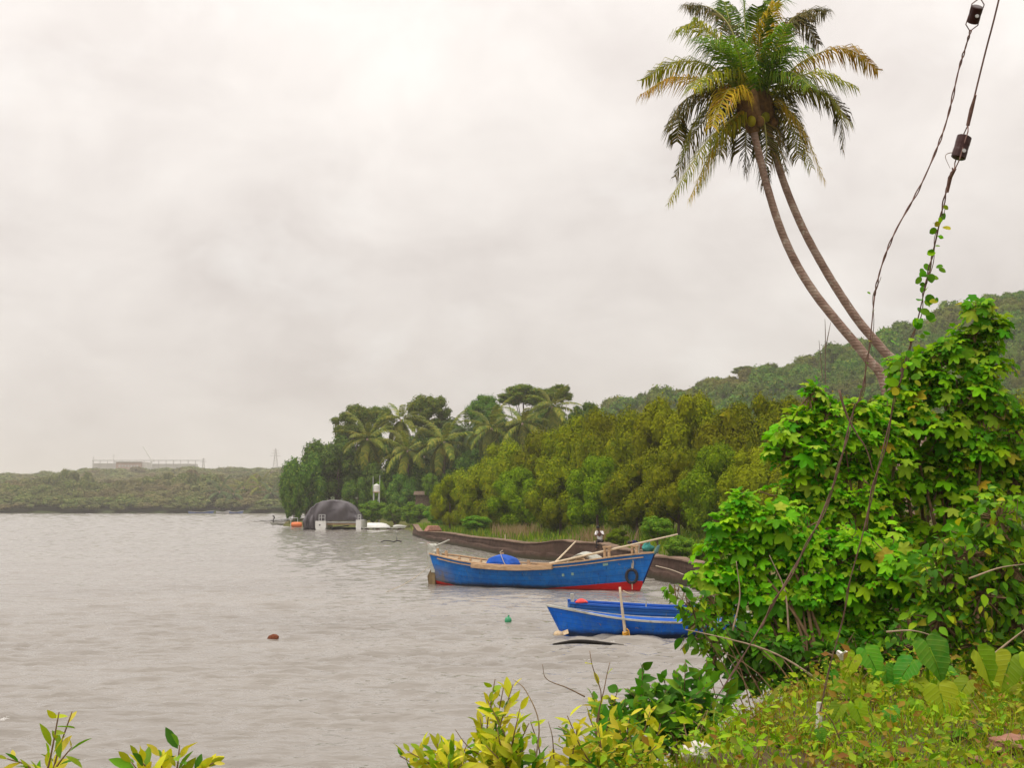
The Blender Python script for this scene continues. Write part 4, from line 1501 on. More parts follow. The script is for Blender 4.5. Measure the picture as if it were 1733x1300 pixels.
# pole crutches near the bow
for u, w_, hh, nm in ((0.865, 0.0, 0.50, 'pole_crutch'), (0.945, -0.25, 0.40, 'pole_crutch')):
    q = HP(u, 1.0, -1, 0.12)
    for dx in (-0.10, 0.10):
        MB().box(q + Vector((dx * (1 if u > .8 else 0.5), 0.05, hh / 2 - 0.06)), (0.10, 0.10, hh + 0.12)).build(nm, M['wood'], boat, False, 0.01)
    MB().box(q + Vector((0, 0.05, hh - 0.02)), (0.36, 0.14, 0.08)).build('crutch_head', M['wood'], boat, False, 0.01)
q = HP(0.955, 1.0, 0)
MB().box(q + Vector((-0.1, 0.02, 0.16)), (0.16, 0.16, 0.5), Euler((0, R(8), 0))).build('bitt', M['wood_grey'], boat, False, 0.015)
# arched grey hatch cover before the poles
mb = MB()
rows = []
for i in range(9):
    f = i / 8
    x = -0.75 + 1.5 * f
    zz = 0.52 * math.sin(math.pi * f) ** 0.75
    rows.append([(x, -0.55, zz * 0.92), (x, 0, zz + 0.06), (x, 0.55, zz * 0.92)])
mb.grid(rows)
hq = HP(0.76, 0.9, 0)
ho = mb.build('hatch_cover', M['wood_grey'], boat)
ho.location = (hq.x, -0.1, hq.z - 0.03)
s2 = ho.modifiers.new('board', 'SOLIDIFY')
s2.thickness = 0.05
mb = MB()
mb.tube([(-0.5, -0.62, 0.05), (-0.1, -0.62, 0.30), (0.2, -0.62, 0.34), (0.5, -0.62, 0.12)], 0.03, 5)
mb.build('hatch_brace', M['wood'], boat).location = ho.location
# pale patches and scupper plate
for u, v, w_ in ((0.695, 0.70, 0.10), (0.735, 0.71, 0.10), (0.865, 0.86, 0.22)):
    q = HP(u, v, -1)
    q2 = HP(u + 0.02, v, -1)
    t = (q2 - q).normalized()
    nrm = Vector((t.y, -t.x, 0)).normalized()
    MB().bar(q + nrm * 0.012 - t * w_ / 2, q + nrm * 0.012 + t * w_ / 2, 0.02, 0.11).build('pale_patch', surf('pale_green_paint', (0.16, 0.34, 0.30), (0.30, 0.44, 0.36), 20, 0.7), boat, False, 0.004)
tag(boat, 'long blue wooden fishing boat with red bottom paint at the bow', 'boat')
BM = Matrix.Translation(boat.location) @ Matrix.Rotation(ba, 4, 'Z')


def on_boat(v):
    return BM @ Vector(v)


# blue covered box amidships
mb = MB()
rows = []
for i in range(13):
    f = i / 12
    x = -0.62 + 1.24 * f
    hgt = 0.44 + 0.28 * math.sin(math.pi * min(1, max(0, 0.08 + f * 0.84))) - 0.05 * f
    if i in (0, 12):
        hgt -= 0.12
    rows.append([(x, -0.5, -0.25), (x, -0.52, hgt * 0.55), (x, -0.42, hgt * 0.9), (x, 0, hgt), (x, 0.42, hgt * 0.9), (x, 0.52, hgt * 0.55), (x, 0.5, -0.25)])
mb.grid(rows)
nr = len(rows[0])
mb.add(rows[0], [tuple(range(nr))])
mb.add(rows[-1], [tuple(range(nr - 1, -1, -1))])
q = HP(0.345, 0.82, 0)
o = empty('engine_cover', on_boat((q.x, 0.1, q.z)), ba)
mb.build('cover', M['blue_tarp'], o, False, 0.03)
MB().tube([(-0.1, 0.1, 0.86), (0.10, -0.45, 0.80), (0.35, -0.56, 0.40), (0.62, -0.56, 0.0)], 0.016, 5).build('lashing', M['rope'], o)
tag(o, 'blue tarpaulin-covered engine box inside the big blue boat', 'cover')

# poles lying on the boat
A = HP(0.64, 1.0, -1, 0.1) + Vector((0, 0, 0.05))
B = HP(0.945, 1.0, -1, 0.12) + Vector((0, 0.05, 0.45))
C = B + (B - A) * 0.50
p0 = on_boat(A)
o = MB().tube(catmull([Vector((0, 0, 0)), on_boat(B) - p0, on_boat(C) - p0], 12), [0.055 - 0.002 * i for i in range(12)], 7).build('wooden_pole', M['wood_pale'])
o.location = p0
tag(o, 'long pale pole slanting over the bow of the big blue boat', 'pole')
A = HP(0.645, 1.0, -1, 0.3) + Vector((0, 0, 0.0))
p0 = on_boat(A)
p1 = at(974, 917, p0.y + 2.0)
o = MB().tube([Vector((0, 0, 0)), (p1 - p0)], [0.045, 0.03], 6).build('wooden_pole', M['wood_pale'])
o.location = p0
tag(o, 'short thin pole sticking up from the middle of the big blue boat', 'pole')
# tyre fender on ropes
q = HP(0.955, 0.52, -1)
q2 = HP(0.965, 0.52, -1)
tt = (q2 - q).normalized()
nn = Vector((tt.y, -tt.x, 0)).normalized()
fc = on_boat(q + nn * 0.12)
o = empty('tyre_fender', fc, ba + math.atan2(tt.y, tt.x))
ring = [(0.23 * math.cos(a), 0.01, 0.28 * math.sin(a)) for a in np.linspace(0, 2 * math.pi, 25)[:-1]]
MB().tube(ring, 0.062, 10, True).build('tyre', M['rubber'], o, True)
MB().tube([(0, 0.02, 0.24), (0.02, 0.04, 0.55), (0.0, 0.06, 0.86)], 0.03, 5).build('hanging_rope', M['rope'], o)
MB().tube([(0.05, -0.01, 0.24), (0.08, 0.0, 0.5), (0.04, 0.02, 0.86)], 0.022, 5).build('hanging_rope', M['rope'], o)
MB().tube([(0.02, -0.02, -0.24), (0.03, -0.03, -0.55)], 0.02, 5).build('rope_tail', M['rope'], o)
tag(o, 'black tyre fender hung by ropes on the blue bow', 'fender')
# stern mooring line running left into the water
a = on_boat((x0 - 0.02, -0.1, 0.95))
e = on(640, 1004)
o = MB().tube(catmull([Vector((0, 0, 0)), (e - a) * 0.5 + Vector((0, 0, -0.22)), e - a + Vector((0, 0, -0.1))], 14), 0.014, 5).build('mooring_rope', M['rope'])
o.location = a
tag(o, 'thin mooring rope from the stern of the big blue boat into the water', 'rope')

# --- small blue boat, bow to the left
bw = on(951, 1077)
SL = 5.4
sboat = empty('rowing_boat', (bw.x + SL / 2, bw.y, 0), math.pi + R(-1.0))
Bt = smooth_tab([(0, 0.45), (0.25, 0.66), (0.5, 0.72), (0.72, 0.60), (0.88, 0.32), (1.0, 0.02)])
St = smooth_tab([(0, 0.46), (0.3, 0.41), (0.55, 0.44), (0.75, 0.54), (0.88, 0.66), (1.0, 0.82)])
Kt = smooth_tab([(0, -0.1), (0.3, -0.22), (0.7, -0.22), (1.0, -0.12)])
HS = hull_fn(SL, Bt, St, Kt, 0.42, 0.05)
M['small_hull'] = hull_mat('bright_blue_hull_paint', (0.002, 0.10, 0.56), (0.004, 0.16, 0.72), None, False, -SL / 2, SL / 2, (0.012, 0.016, 0.016), 0.20)
M['boat_inside'] = surf('bright_blue_inside', (0.010, 0.08, 0.40), (0.02, 0.14, 0.55), 2.5, 0.5, 0.3, 0.2, 0.01, (1, 1, 4))
h = link('hull', hull_mesh(HS, 'hull', [M['small_hull'], M['boat_inside']]), sboat)
sm = h.modifiers.new('planking', 'SOLIDIFY')
sm.thickness = 0.04
sm.material_offset = 1
for side in (-1, 1):
    pts = [HS(i / 40, 1.0, side) + Vector((0, 0, 0.012)) for i in range(41)]
    sweep(pts, 0.07, 0.05).build('gunwale', M['wood_grey'], sboat, False, 0.006)
rows = [[HS(u, 0.4, -1, 0.04), HS(u, 0.4, 1, 0.04)] for u in np.linspace(0.03, 0.95, 20)]
MB().grid(rows).build('floor_boards', M['boat_inside'], sboat)
for u in (0.2, 0.45, 0.7):
    MB().bar(HS(u, 0.8, -1, 0.04), HS(u, 0.8, 1, 0.04), 0.2, 0.035).build('thwart', M['boat_inside'], sboat)
tag(sboat, 'small bright blue boat with a pale rim, half behind the leafy shrub', 'boat')

# --- flat-ended blue boat moored behind it
KY = 42.6
kx0 = at(962, 1030, KY).x
kb = empty('plank_boat', (kx0, KY, 0))
KL = 4.9


def KP(u, v, off=0.0):
    x = KL * u
    bb = 0.62 + 0.10 * math.sin(math.pi * min(u * 1.2, 1))
    top = 0.72 - 0.17 * min(1, u * 1.6) ** 0.8 - 0.02 * u
    z = -0.15 + (top + 0.15) * v
    return Vector((x, -bb * (0.86 + 0.14 * v) - off, z))


M['strake_blue'] = hull_mat('strake_blue_paint', (0.003, 0.12, 0.58), (0.008, 0.21, 0.76), None, False, 0, 6, (0.012, 0.02, 0.03), 0.16)
vs = [0.0, 0.42, 0.60, 0.76, 0.90, 1.0]
for side in (1, -1):
    for k in range(5):
        rows = []
        for u in np.linspace(0, 1, 22):
            a, c = KP(u, vs[k], 0.035), KP(u, vs[k + 1], 0.0)
            q = [a, c, c + Vector((0, 0.03, 0)), a + Vector((0, 0.06, 0)), a]
            rows.append([Vector((p.x, p.y * side, p.z)) for p in q])
        mb = MB().grid(rows)
        mb.add(rows[0][:4], [(0, 1, 2, 3)])
        mb.add(rows[-1][:4], [(3, 2, 1, 0)])
        mb.build('strake', M['strake_blue'], kb)
    pts = [KP(u, 1.0, 0.0) for u in np.linspace(0, 1, 22)]
    sweep([Vector((p.x, p.y * side, p.z + 0.02)) for p in pts], 0.09, 0.06).build('gunwale', M['boat_inside'], kb, False, 0.006)
for u in (0.0, 1.0):
    a = [KP(u, v) for v in (0, 0.5, 1.0)]
    b_ = [Vector((p.x, -p.y, p.z)) for p in a]
    x_ = 0.015 if u == 0 else -0.015
    MB().add(a + b_[::-1], [tuple(range(6))]).build('end_board', M['strake_blue'], kb)
MB().grid([[KP(u, 0.35), Vector((KP(u, 0.35).x, -KP(u, 0.35).y, KP(u, 0.35).z))] for u in np.linspace(0.01, 0.99, 10)]).build('floor_boards', M['boat_inside'], kb)
MB().box((0.10, -0.5, 0.82), (0.10, 0.10, 0.36), Euler((0, R(-4), 0))).build('mooring_post', M['wood_grey'], kb, False, 0.01)
MB().tube([(2.25, -0.66, 0.55), (2.25, -0.66, 0.80)], 0.022, 6).build('thole_pin', M['wood_grey'], kb)
MB().bar((1.2, -0.6, 0.50), (1.2, 0.6, 0.50), 0.2, 0.04).build('thwart', M['boat_inside'], kb)
tag(kb, 'flat-ended blue boat with lapped planks, moored behind the small blue boat', 'boat')
# red cloth lying on its end
mb = MB()
rs_ = np.random.RandomState(2)
rows = []
for i in range(9):
    rows.append([(0.34 * (i / 8) - 0.17, 0.3 * (j / 6) - 0.15, 0.09 * math.sin(math.pi * i / 8) * math.sin(math.pi * j / 6) ** 0.5 + 0.02 * rs_.rand()) for j in range(7)])
mb.grid(rows)
o = mb.build('red_cloth', M['red'], None, True)
o.location = (kx0 + 0.36, KY - 0.56, 0.73)
tag(o, 'crumpled red cloth on the end of the flat-ended blue boat', 'cloth')
s2 = o.modifiers.new('cloth', 'SOLIDIFY')
s2.thickness = 0.03

# --- mooring stake with orange rope knot
st = on(1057, 1079)
st.y -= 0.25
o = empty('mooring_stake', (st.x, st.y, 0))
tp = at(1049, 994, st.y)
mb = MB()
mb.tube(catmull([(0.03, 0, -0.8), (0, 0, 0.1), (-0.07, 0, 0.7), (tp.x - st.x, 0, tp.z)], 12), [0.055 - 0.0022 * i for i in range(12)], 7)
mb.build('stake', M['wood_pale'], o, True)
mb = MB()
for k in range(4):
    mb.tube([(0.062 * math.cos(a), 0.062 * math.sin(a), 0.04 + 0.035 * k + 0.02 * math.sin(a * 2 + k)) for a in np.linspace(0, 6.28, 13)[:-1]], 0.021, 6, True)
mb.tube([(0.05, -0.05, 0.03), (0.11, -0.06, 0.08), (0.09, -0.04, 0.2), (0.03, -0.05, 0.26)], 0.02, 5)
mb.build('rope_knot', surf('orange_rope', (0.52, 0.24, 0.02), (0.66, 0.36, 0.05), 20, 0.85), o, True)
MB().tube([(-0.06, -0.03, 1.28), (0.10, -0.03, 1.20), (0.24, -0.03, 1.20)], [0.016, 0.012, 0.008], 5).build('twig', M['wood_pale'], o)
tag(o, 'upright weathered mooring stake with an orange rope knot beside the small boat', 'stake')
# pale float at the bow foot
q = on(945, 1077)
mb = MB()
mb.lathe([(0.03, -0.1), (0.12, -0.05), (0.15, 0.03), (0.10, 0.10), (0.03, 0.12)], (0, 0, 0), 9)
mb.add([(0.12, -0.05, 0.0), (0.28, -0.02, 0.05), (0.26, 0.05, 0.16), (0.1, 0.06, 0.1)], [(0, 1, 2, 3)])
o = mb.build('foam_float', surf('yellowed_foam', (0.50, 0.36, 0.20), (0.64, 0.50, 0.34), 9, 0.9), None, True)
o.location = (q.x, q.y - 0.1, 0.03)
tag(o, 'small yellowish float at the foot of the small blue bow', 'float')
# floating log
q = on(992, 1096)
o = MB().tube(catmull([(-0.85, 0, 0.02), (-0.3, 0.02, 0.085), (0.2, 0.0, 0.07), (0.95, -0.05, 0.0)], 14), [0.02 + 0.035 * math.sin(math.pi * i / 13) for i in range(14)], 8).build('floating_log', M['black_wet'], None, True)
o.location = (q.x, q.y, 0.05)
tag(o, 'black wet log floating in front of the small blue boat', 'log')
# green float and brown husk
q = on(860, 1058)
q.z = 0.07
o = empty('float', q)
MB().lathe([(0.03, -0.12), (0.085, -0.06), (0.11, 0.03), (0.085, 0.11), (0.03, 0.14)], (0, 0, 0.03), 10).build('body', M['green_plastic'], o, True)
MB().tube([(0, 0, 0.15), (0.02, 0, 0.22)], 0.025, 6).build('neck', M['green_plastic'], o)
tag(o, 'small green float bobbing left of the small blue boat', 'float')
q = on(462, 1083)
o = MB().lathe([(0.03, -0.16), (0.10, -0.09), (0.115, 0.02), (0.08, 0.11), (0.02, 0.16)], (0, 0, 0.035), 9, Matrix.Rotation(R(75), 3, 'Y')).build('coconut_husk', M['husk'], None, True)
o.location = q
tag(o, 'brown coconut husk drifting in the open water on the left', 'husk')
# driftwood by the dock
q = on(655, 918)
o = MB().tube(catmull([(-0.6, 0, 0.02), (-0.1, 0, 0.16), (0.7, 0, 0.04)], 8), 0.05, 6).build('driftwood', M['black_wet'])
o.location = q
tag(o, 'low floating stick in front of the dock, left of the forked one', 'driftwood')
q = on(671, 918)
mb = MB().tube(catmull([(-0.3, 0, 0.02), (0.1, 0, 0.14), (0.5, 0, 0.05)], 8), 0.06, 6)
mb.tube([(0.05, 0, 0.1), (0.0, 0, 0.55)], [0.045, 0.02], 5)
o = mb.build('driftwood', M['black_wet'])
o.location = q
tag(o, 'floating stick with an upright twig in front of the dock', 'driftwood')

# ------------------------------------------------------------------ catamaran under tarpaulin
cq = on(560, 897)
cat = empty('catamaran', (cq.x, cq.y, 0))
sc_ = cq.y / FPX                      # metres per photo pixel here
X = lambda px: (px - 560) * sc_
Zc = lambda py: at(560, py, cq.y).z
for px0, px1, py0 in ((535, 552.5, 882), (603, 612, 880)):
    xa, xb = X(px0), X(px1)
    zt_ = Zc(py0)
    mb = MB()
    rows = []
    for yy, k in ((-0.9, 1.0), (2, 1.02), (6, 1.0), (9, 0.7), (11, 0.1)):
        xm, w = (xa + xb) / 2, (xb - xa) / 2 * k
        rows.append([(xm - w, yy, zt_), (xm - w, yy, 0.35), (xm - w * 0.7, yy, -0.4), (xm + w * 0.7, yy, -0.4), (xm + w, yy, 0.35), (xm + w, yy, zt_), (xm - w, yy, zt_)])
    mb.grid(rows)
    mb.add(rows[0][:6], [(5, 4, 3, 2, 1, 0)])
    hl = mb.build('hull', M['white_grp'], cat, False, 0.04)
    if px0 < 540:
        MB().lathe([(0.11, -0.02), (0.11, 0.02)], ((xa + xb) / 2 - 0.1, -0.92, zt_ * 0.55), 10, Matrix.Rotation(R(90), 3, 'X')).build('porthole', M['rubber'], hl)
MB().box(((X(552) + X(604)) / 2, 3.0, Zc(884)), (X(604) - X(552), 6.0, 0.24)).build('bridge_deck', M['white_grp'], cat, False, 0.03)
MB().box(((X(552) + X(604)) / 2, 3.1, Zc(887.5)), (X(604) - X(553), 5.8, 0.20)).build('deck_underside', M['wood'], cat)
MB().box(((X(556) + X(602)) / 2, 3.4, 0.12), (X(600) - X(556), 2.0, 0.34)).build('tender_cradle', M['rubber'], cat)
MB().tube([(X(558), 0.4, 0.3), (X(575), 0.4, 0.42), (X(590), 0.4, 0.62)], 0.10, 6).build('outboard_leg', M['rubber'], cat)
for px in (541, 545, 551, 606.5, 611):
    MB().tube([(X(px), -0.75, Zc(883)), (X(px), -0.75, Zc(871))], 0.05, 6).build('rail_post', M['metal'], cat)
for py in (871.5, 876):
    MB().tube([(X(541), -0.75, Zc(py)), (X(551), -0.75, Zc(py))], 0.035, 5).build('rail', M['metal'], cat)
    MB().tube([(X(606.5), -0.75, Zc(py)), (X(611), -0.75, Zc(py))], 0.035, 5).build('rail', M['metal'], cat)
tag(cat, 'white catamaran stern showing under a dark grey tarpaulin', 'catamaran')
# tarpaulin over it
rsn = np.random.RandomState(11)
prof = [(512, 897), (512.5, 884), (517, 872), (524, 862), (534, 853), (547, 848), (562, 846.5), (577, 848), (589, 852.5), (599, 861), (606, 871), (609.5, 881)]
cp = catmull([Vector((X(a), 0, Zc(b))) for a, b in prof], 44)
rows = []
for j, (yy, k) in enumerate(((-0.25, 0.965), (0.0, 0.992), (0.6, 1.0), (2, 1.0), (4, 1.0), (6, 0.97), (8, 0.9), (9.5, 0.78), (10.6, 0.55))):
    row = []
    for i, p in enumerate(cp):
        f = i / 43
        xm = X(561)
        fold = 0.17 * math.sin(i * 0.9 + yy * 0.7) + 0.13 * math.sin(i * 2.3 + yy * 1.9)
        low = max(0, 1 - p.z / 4.5)
        row.append(Vector((xm + (p.x - xm) * k + fold * 0.5 * low, yy + fold * (0.4 + low), 0.0 + p.z * (k if yy > 5 else k ** 0.8) + 0.05 * math.sin(i * 1.7 + yy * 2))))
    rows.append(row)
mb = MB().grid(rows)
# rear curtain of cloth hanging from the rim down to the deck rail
cur = []
nlv = 12
for a in range(nlv + 1):
    f = a / nlv
    row = []
    for i, p in enumerate(rows[0]):
        bot = lerp_table((p.x) / sc_ + 560, [(511, 897), (530, 897), (537, 890), (538, 881.5), (610, 881.5)])
        zb = Zc(bot)
        z = p.z + (min(zb, p.z) - p.z) * f
        q = p.copy()
        q.x += 0.5 * (X(561) - p.x) * 0.05 * f
        q.z = z
        q.y = p.y - 0.05 + 0.30 * math.sin(p.x * 2.1 + f * 3.5) * math.sin(math.pi * min(f + 0.15, 1)) - 0.28 * math.sin(math.pi * f) + 0.07 * math.sin(p.x * 5.2 + f * 5)
        row.append(q)
    cur.append(row)
mb2 = MB().grid(cur)
tp_ = empty('tarpaulin', (cq.x, cq.y, 0))
mb.build('canopy_sheet', M['grey_tarp'], tp_, True)
mb2.build('hanging_sheet', M['grey_tarp'], tp_, True)
for px, dy in ((519, 0.3), (530, 0.1)):
    mb = MB().tube(catmull([(X(px), -0.55, Zc(872 + (530 - px) * 0.2)), (X(px - 2), -0.75, Zc(884)), (X(px - 1), -0.6, 0.1)], 8), [0.12, 0.2, 0.26, 0.26, 0.24, 0.2, 0.2, 0.15], 7)
    mb.build('gathered_fold', M['grey_tarp'], tp_, True)
MB().tube(catmull([(X(534), -0.4, Zc(868)), (X(550), -0.55, Zc(864)), (X(570), -0.55, Zc(862)), (X(596), -0.4, Zc(866))], 12), 0.05, 5).build('seam', M['grey_tarp'], tp_, True)
tag(tp_, 'dark grey tarpaulin stretched in a dome over the catamaran', 'tarpaulin')

# dock, upturned dinghy, small things around
dk = on(655, 897)
dock = empty('floating_dock', (dk.x, dk.y, 0))
for k in range(8):
    MB().box((-3.2 + k * 0.95, 0.6, 0.28), (0.90, 2.2, 0.12)).build('plank', M['wood_grey'], dock, False, 0.01)
for k in range(5):
    MB().lathe([(0.27, -0.5), (0.3, -0.4), (0.3, 0.4), (0.27, 0.5)], (-3.0 + k * 1.6, 0.5, 0.0), 12, Matrix.Rotation(R(90), 3, 'X')).build('drum', M['husk'], dock, True)
tag(dock, 'low floating dock of planks on drums beside the catamaran', 'dock')
dg = on(640, 897)
o = empty('dinghy', (dg.x, dg.y + 0.7, 0.35))
HD = hull_fn(3.3, smooth_tab([(0, .5), (.4, .72), (.8, .5), (1, .04)]), smooth_tab([(0, 0.0), (1.0, 0.02)]), smooth_tab([(0, 0.66), (0.7, 0.62), (1, 0.10)]), 0.2, 0.0)
hull_d = link('hull', hull_mesh(HD, 'hull', [M['white_grp']], 24, 6), o)
MB().tube([(-1.5, 0, 0.68), (1.2, 0, 0.5)], 0.03, 5).build('keel', M['white_grp'], o)
tag(o, 'white upturned dinghy lying on the floating dock', 'dinghy')
dg = on(676, 897)
o = MB().tube(catmull([(-1.0, 0, 0.45), (0, 0, 0.55), (1.4, 0, 0.42)], 8), [0.14, 0.2, 0.2, 0.18, 0.16, 0.12, 0.1, 0.06], 7).build('white_bundle', M['white_grp'], None, True)
o.location = (dg.x, dg.y + 0.7, 0)
tag(o, 'long white bundle on the dock right of the upturned dinghy', 'bundle')
lq = on(484, 889)
o = empty('low_punt', (lq.x, lq.y, 0))
HD = hull_fn(5.2, smooth_tab([(0, .4), (.5, .6), (1, .05)]), smooth_tab([(0, .42), (.5, .3), (1, .5)]), smooth_tab([(0, -.1), (1, -.1)]), 0.4, 0.1)
link('hull', hull_mesh(HD, 'hull', [M['wood_grey']], 20, 5), o).rotation_euler = (0, 0, math.pi)
MB().tube(catmull([(-2.2, 0, 0.2), (-2.3, 0, 0.9), (-2.1, 0, 1.35), (-2.45, 0, 1.75)], 10), [0.09] * 5 + [0.11, 0.12, 0.12, 0.1, 0.05], 6).build('crooked_post', M['black_wet'], o)
tag(o, 'low grey punt with a crooked post at the headland tip', 'boat')
oq = Vector((at(502, 885, 229).x, 229, 0.0))
o = MB().lathe([(0.05, -0.9), (0.36, -0.8), (0.42, -0.3), (0.42, 0.3), (0.36, 0.8), (0.05, 0.9)], (0, 0, 0.45), 12, Matrix.Rotation(R(90), 3, 'Y')).build('plastic_drum', M['orange'], None, True)
o.location = oq
tag(o, 'orange drum afloat left of the tarpaulin', 'drum')
fq = Vector((at(498, 885, 231).x, 231, 0.0))
o = empty('metal_frame', (fq.x, fq.y, 0.0))
for x in (-0.55, 0.55):
    MB().tube([(x, 0, -0.3), (x, 0, 1.5)], 0.05, 6).build('upright', M['metal'], o)
MB().tube([(-0.55, 0, 1.5), (0.55, 0, 1.5)], 0.05, 6).build('crossbar', M['metal'], o)
tag(o, 'small grey metal frame standing left of the tarpaulin', 'frame')

# water tank on its tower
tq = at(637, 850, 216)
o = empty('water_tank', (tq.x, 216, zt(land_h, tq.x, 216)))
zb = at(637, 833, 216).z - o.location.z
zt2 = at(637, 820.5, 216).z - o.location.z
r_ = 5.0 * 216 / FPX
mb = MB().lathe([(r_ * .97, zb + .02), (r_, zb + 0.06), (r_, zb + 0.35), (r_ * .97, zb + 0.38), (r_, zb + 0.41), (r_, zb + 0.72), (r_ * .97, zb + 0.75), (r_, zb + .78), (r_, zt2 - 0.15), (r_ * 0.85, zt2 - 0.02), (r_ * 0.35, zt2 + 0.04)], (0, 0, 0), 18)
tk = mb.build('tank', M['white_grp'], o, True)
MB().lathe([(r_ * 0.32, zt2 + 0.03), (r_ * 0.32, zt2 + 0.12), (r_ * 0.1, zt2 + 0.15)], (0, 0, 0), 12).build('lid', M['white_grp'], tk)
MB().box((0, 0, zb - 0.04), (r_ * 2.3, r_ * 2.3, 0.10)).build('platform', M['wood'], o)
for x in (-1, 1):
    for y in (-1, 1):
        MB().bar((x * r_, y * r_, -0.2), (x * r_ * .9, y * r_ * .9, zb - 0.05), 0.10, 0.10).build('leg', M['metal'], o)
MB().bar((-r_, -r_, 0.2), (r_ * .92, -r_ * .92, zb - 0.2), 0.06, 0.06).build('brace', M['metal'], o)
MB().tube([(-r_ * 1.1, -0.3, zb), (-r_ * 1.1, -0.3, zt2 + 1.2)], 0.04, 5).build('pipe', M['metal'], o)
MB().tube([(r_ * 1.15, -0.3, zb), (r_ * 1.15, -0.3, zt2 + 1.4)], 0.04, 5).build('pipe', M['metal'], o)
tag(o, 'white water tank on a tower under the headland palms', 'water tank')
# small shed under the palms
sq = at(722, 838, 228)
o = empty('shed', (sq.x, 228, zt(land_h, sq.x, 228)))
hz_ = sq.z - o.location.z
MB().box((0, 0, hz_ / 2), (3.4, 2.6, hz_)).build('wall', M['bark'], o)
mb = MB().add([(-2, -1.7, hz_), (2, -1.7, hz_), (2, 0, hz_ + 0.6), (-2, 0, hz_ + 0.6), (2, 1.7, hz_), (-2, 1.7, hz_)], [(0, 1, 2, 3), (3, 2, 4, 5), (0, 3, 5), (1, 4, 2)])
mb.build('roof', M['bark'], o)
tag(o, 'small brown shed half hidden under the headland palms', 'shed')
lq = at(712, 889, 168)
o = MB().box((0, 0, 0.1), (1.9, 0.9, 0.6), Euler((0, 0, 0.5)), 0.6).build('laterite_pile', M['laterite_stone'], None, False, 0.12)
o.location = (at(733, 895, 148).x, 148, at(733, 893, 148).z - 0.2)
tag(o, 'reddish heap of laterite at the far end of the brown wall', 'heap')

# ------------------------------------------------------------------ far shore boats and buildings
g = 'boats moored along the far shore'
for px0, px1, m_, lab in ((318, 362, 'far_blue', 'blue boat moored on the far shore, leftmost of three'), (366, 388, 'far_grey', 'pale grey boat moored on the far shore'),
                          (388, 411, 'far_blue', 'blue boat on the far shore with its raised end to the right')):
    q = on((px0 + px1) / 2, 869.6)
    L = (px1 - px0) * q.y / FPX
    o = empty('moored_boat', (q.x, q.y, 0))
    HD = hull_fn(L * 0.92, smooth_tab([(0, .5), (.5, 1.0), (1, .05)]), smooth_tab([(0, 0.95), (.5, .62), (1, 1.25)]), smooth_tab([(0, -.2), (1, -.2)]), 0.6, 0.3)
    link('hull', hull_mesh(HD, 'hull', [M[m_]], 18, 5), o)
    for sd in (-1, 1):
        sweep([HD(i / 16, 1, sd) for i in range(17)], 0.14, 0.12).build('gunwale', M['far_grey'], o)
    tag(o, lab, 'boat', g)

FY = 1230
ms = FY / FPX
bq = at(222, 792, FY)
o = empty('long_building', (bq.x, FY, bq.z - 3))
MB().box((0, 0, 3.8), (42 * ms, 18, 7.6)).build('wall', M['brick_red'], o)
MB().box((0, 0, 7.9), (44 * ms, 20, 0.6)).build('roof', M['steel'], o)
MB().box((24 * ms, 1, 4.2), (12 * ms, 14, 6.6)).build('annex', M['concrete'], o)
for k in range(7):
    MB().box((-15 * ms + k * 5 * ms, -9.1, 4.4), (1.6, 0.3, 1.6)).build('window', M['steel'], o)
tag(o, 'long reddish building on the far left ridge', 'building')
bq = at(250, 789, FY + 30)
ms2 = (FY + 30) / FPX
o = empty('gantry', (bq.x, FY + 30, bq.z - 4))
hz_ = at(250, 779.5, FY + 30).z - o.location.z
MB().box((0, 0, hz_), (188 * ms2, 2, 0.6)).build('beam', M['steel'], o)
for k in range(16):
    MB().box((-93 * ms2 + k * 12.4 * ms2, 0, hz_ / 2), (0.45, 0.45, hz_)).build('post', M['steel'], o)
MB().box((-60 * ms2, 6, hz_ * 0.35), (66 * ms2, 10, hz_ * 0.7)).build('wall_panel', M['concrete'], o)
MB().box((40 * ms2, 6, hz_ * 0.35), (80 * ms2, 10, hz_ * 0.62)).build('wall_panel', M['concrete'], o)
tag(o, 'long pale structure with a row of posts behind the reddish building', 'structure')
for px, ytop, lab in ((158, 772, 'thin mast at the left end of the long pale structure'), (192, 768, 'thin mast above the reddish building roof line')):
    a, c = at(px, 795, FY + 25), at(px, ytop, FY + 25)
    o = empty('mast', a)
    MB().tube([(0, 0, -3), (0, 0, c.z - a.z)], [0.4, 0.2], 5).build('pole', M['steel'], o)
    MB().tube([(-1.5, 0, c.z - a.z - 2), (1.5, 0, c.z - a.z - 2)], 0.15, 4).build('crossarm', M['steel'], o)
    tag(o, lab, 'mast')
a, c = at(256, 778, FY + 20), at(242, 756, FY + 20)
o = empty('crane', (a.x, FY + 20, a.z - 9))
MB().bar((0, 0, 0), (0, 0, 9), 1.4, 1.4).build('mast', M['white_grp'], o)
MB().bar((0, 0, 8.6), (c.x - a.x, 0, c.z - a.z + 9), 1.1, 1.1).build('jib', M['white_grp'], o)
MB().box((1.5, 0, 8.2), (3, 2.2, 1.8)).build('counterweight', M['white_grp'], o)
tag(o, 'pale crane with a slanting jib on the far ridge', 'crane')


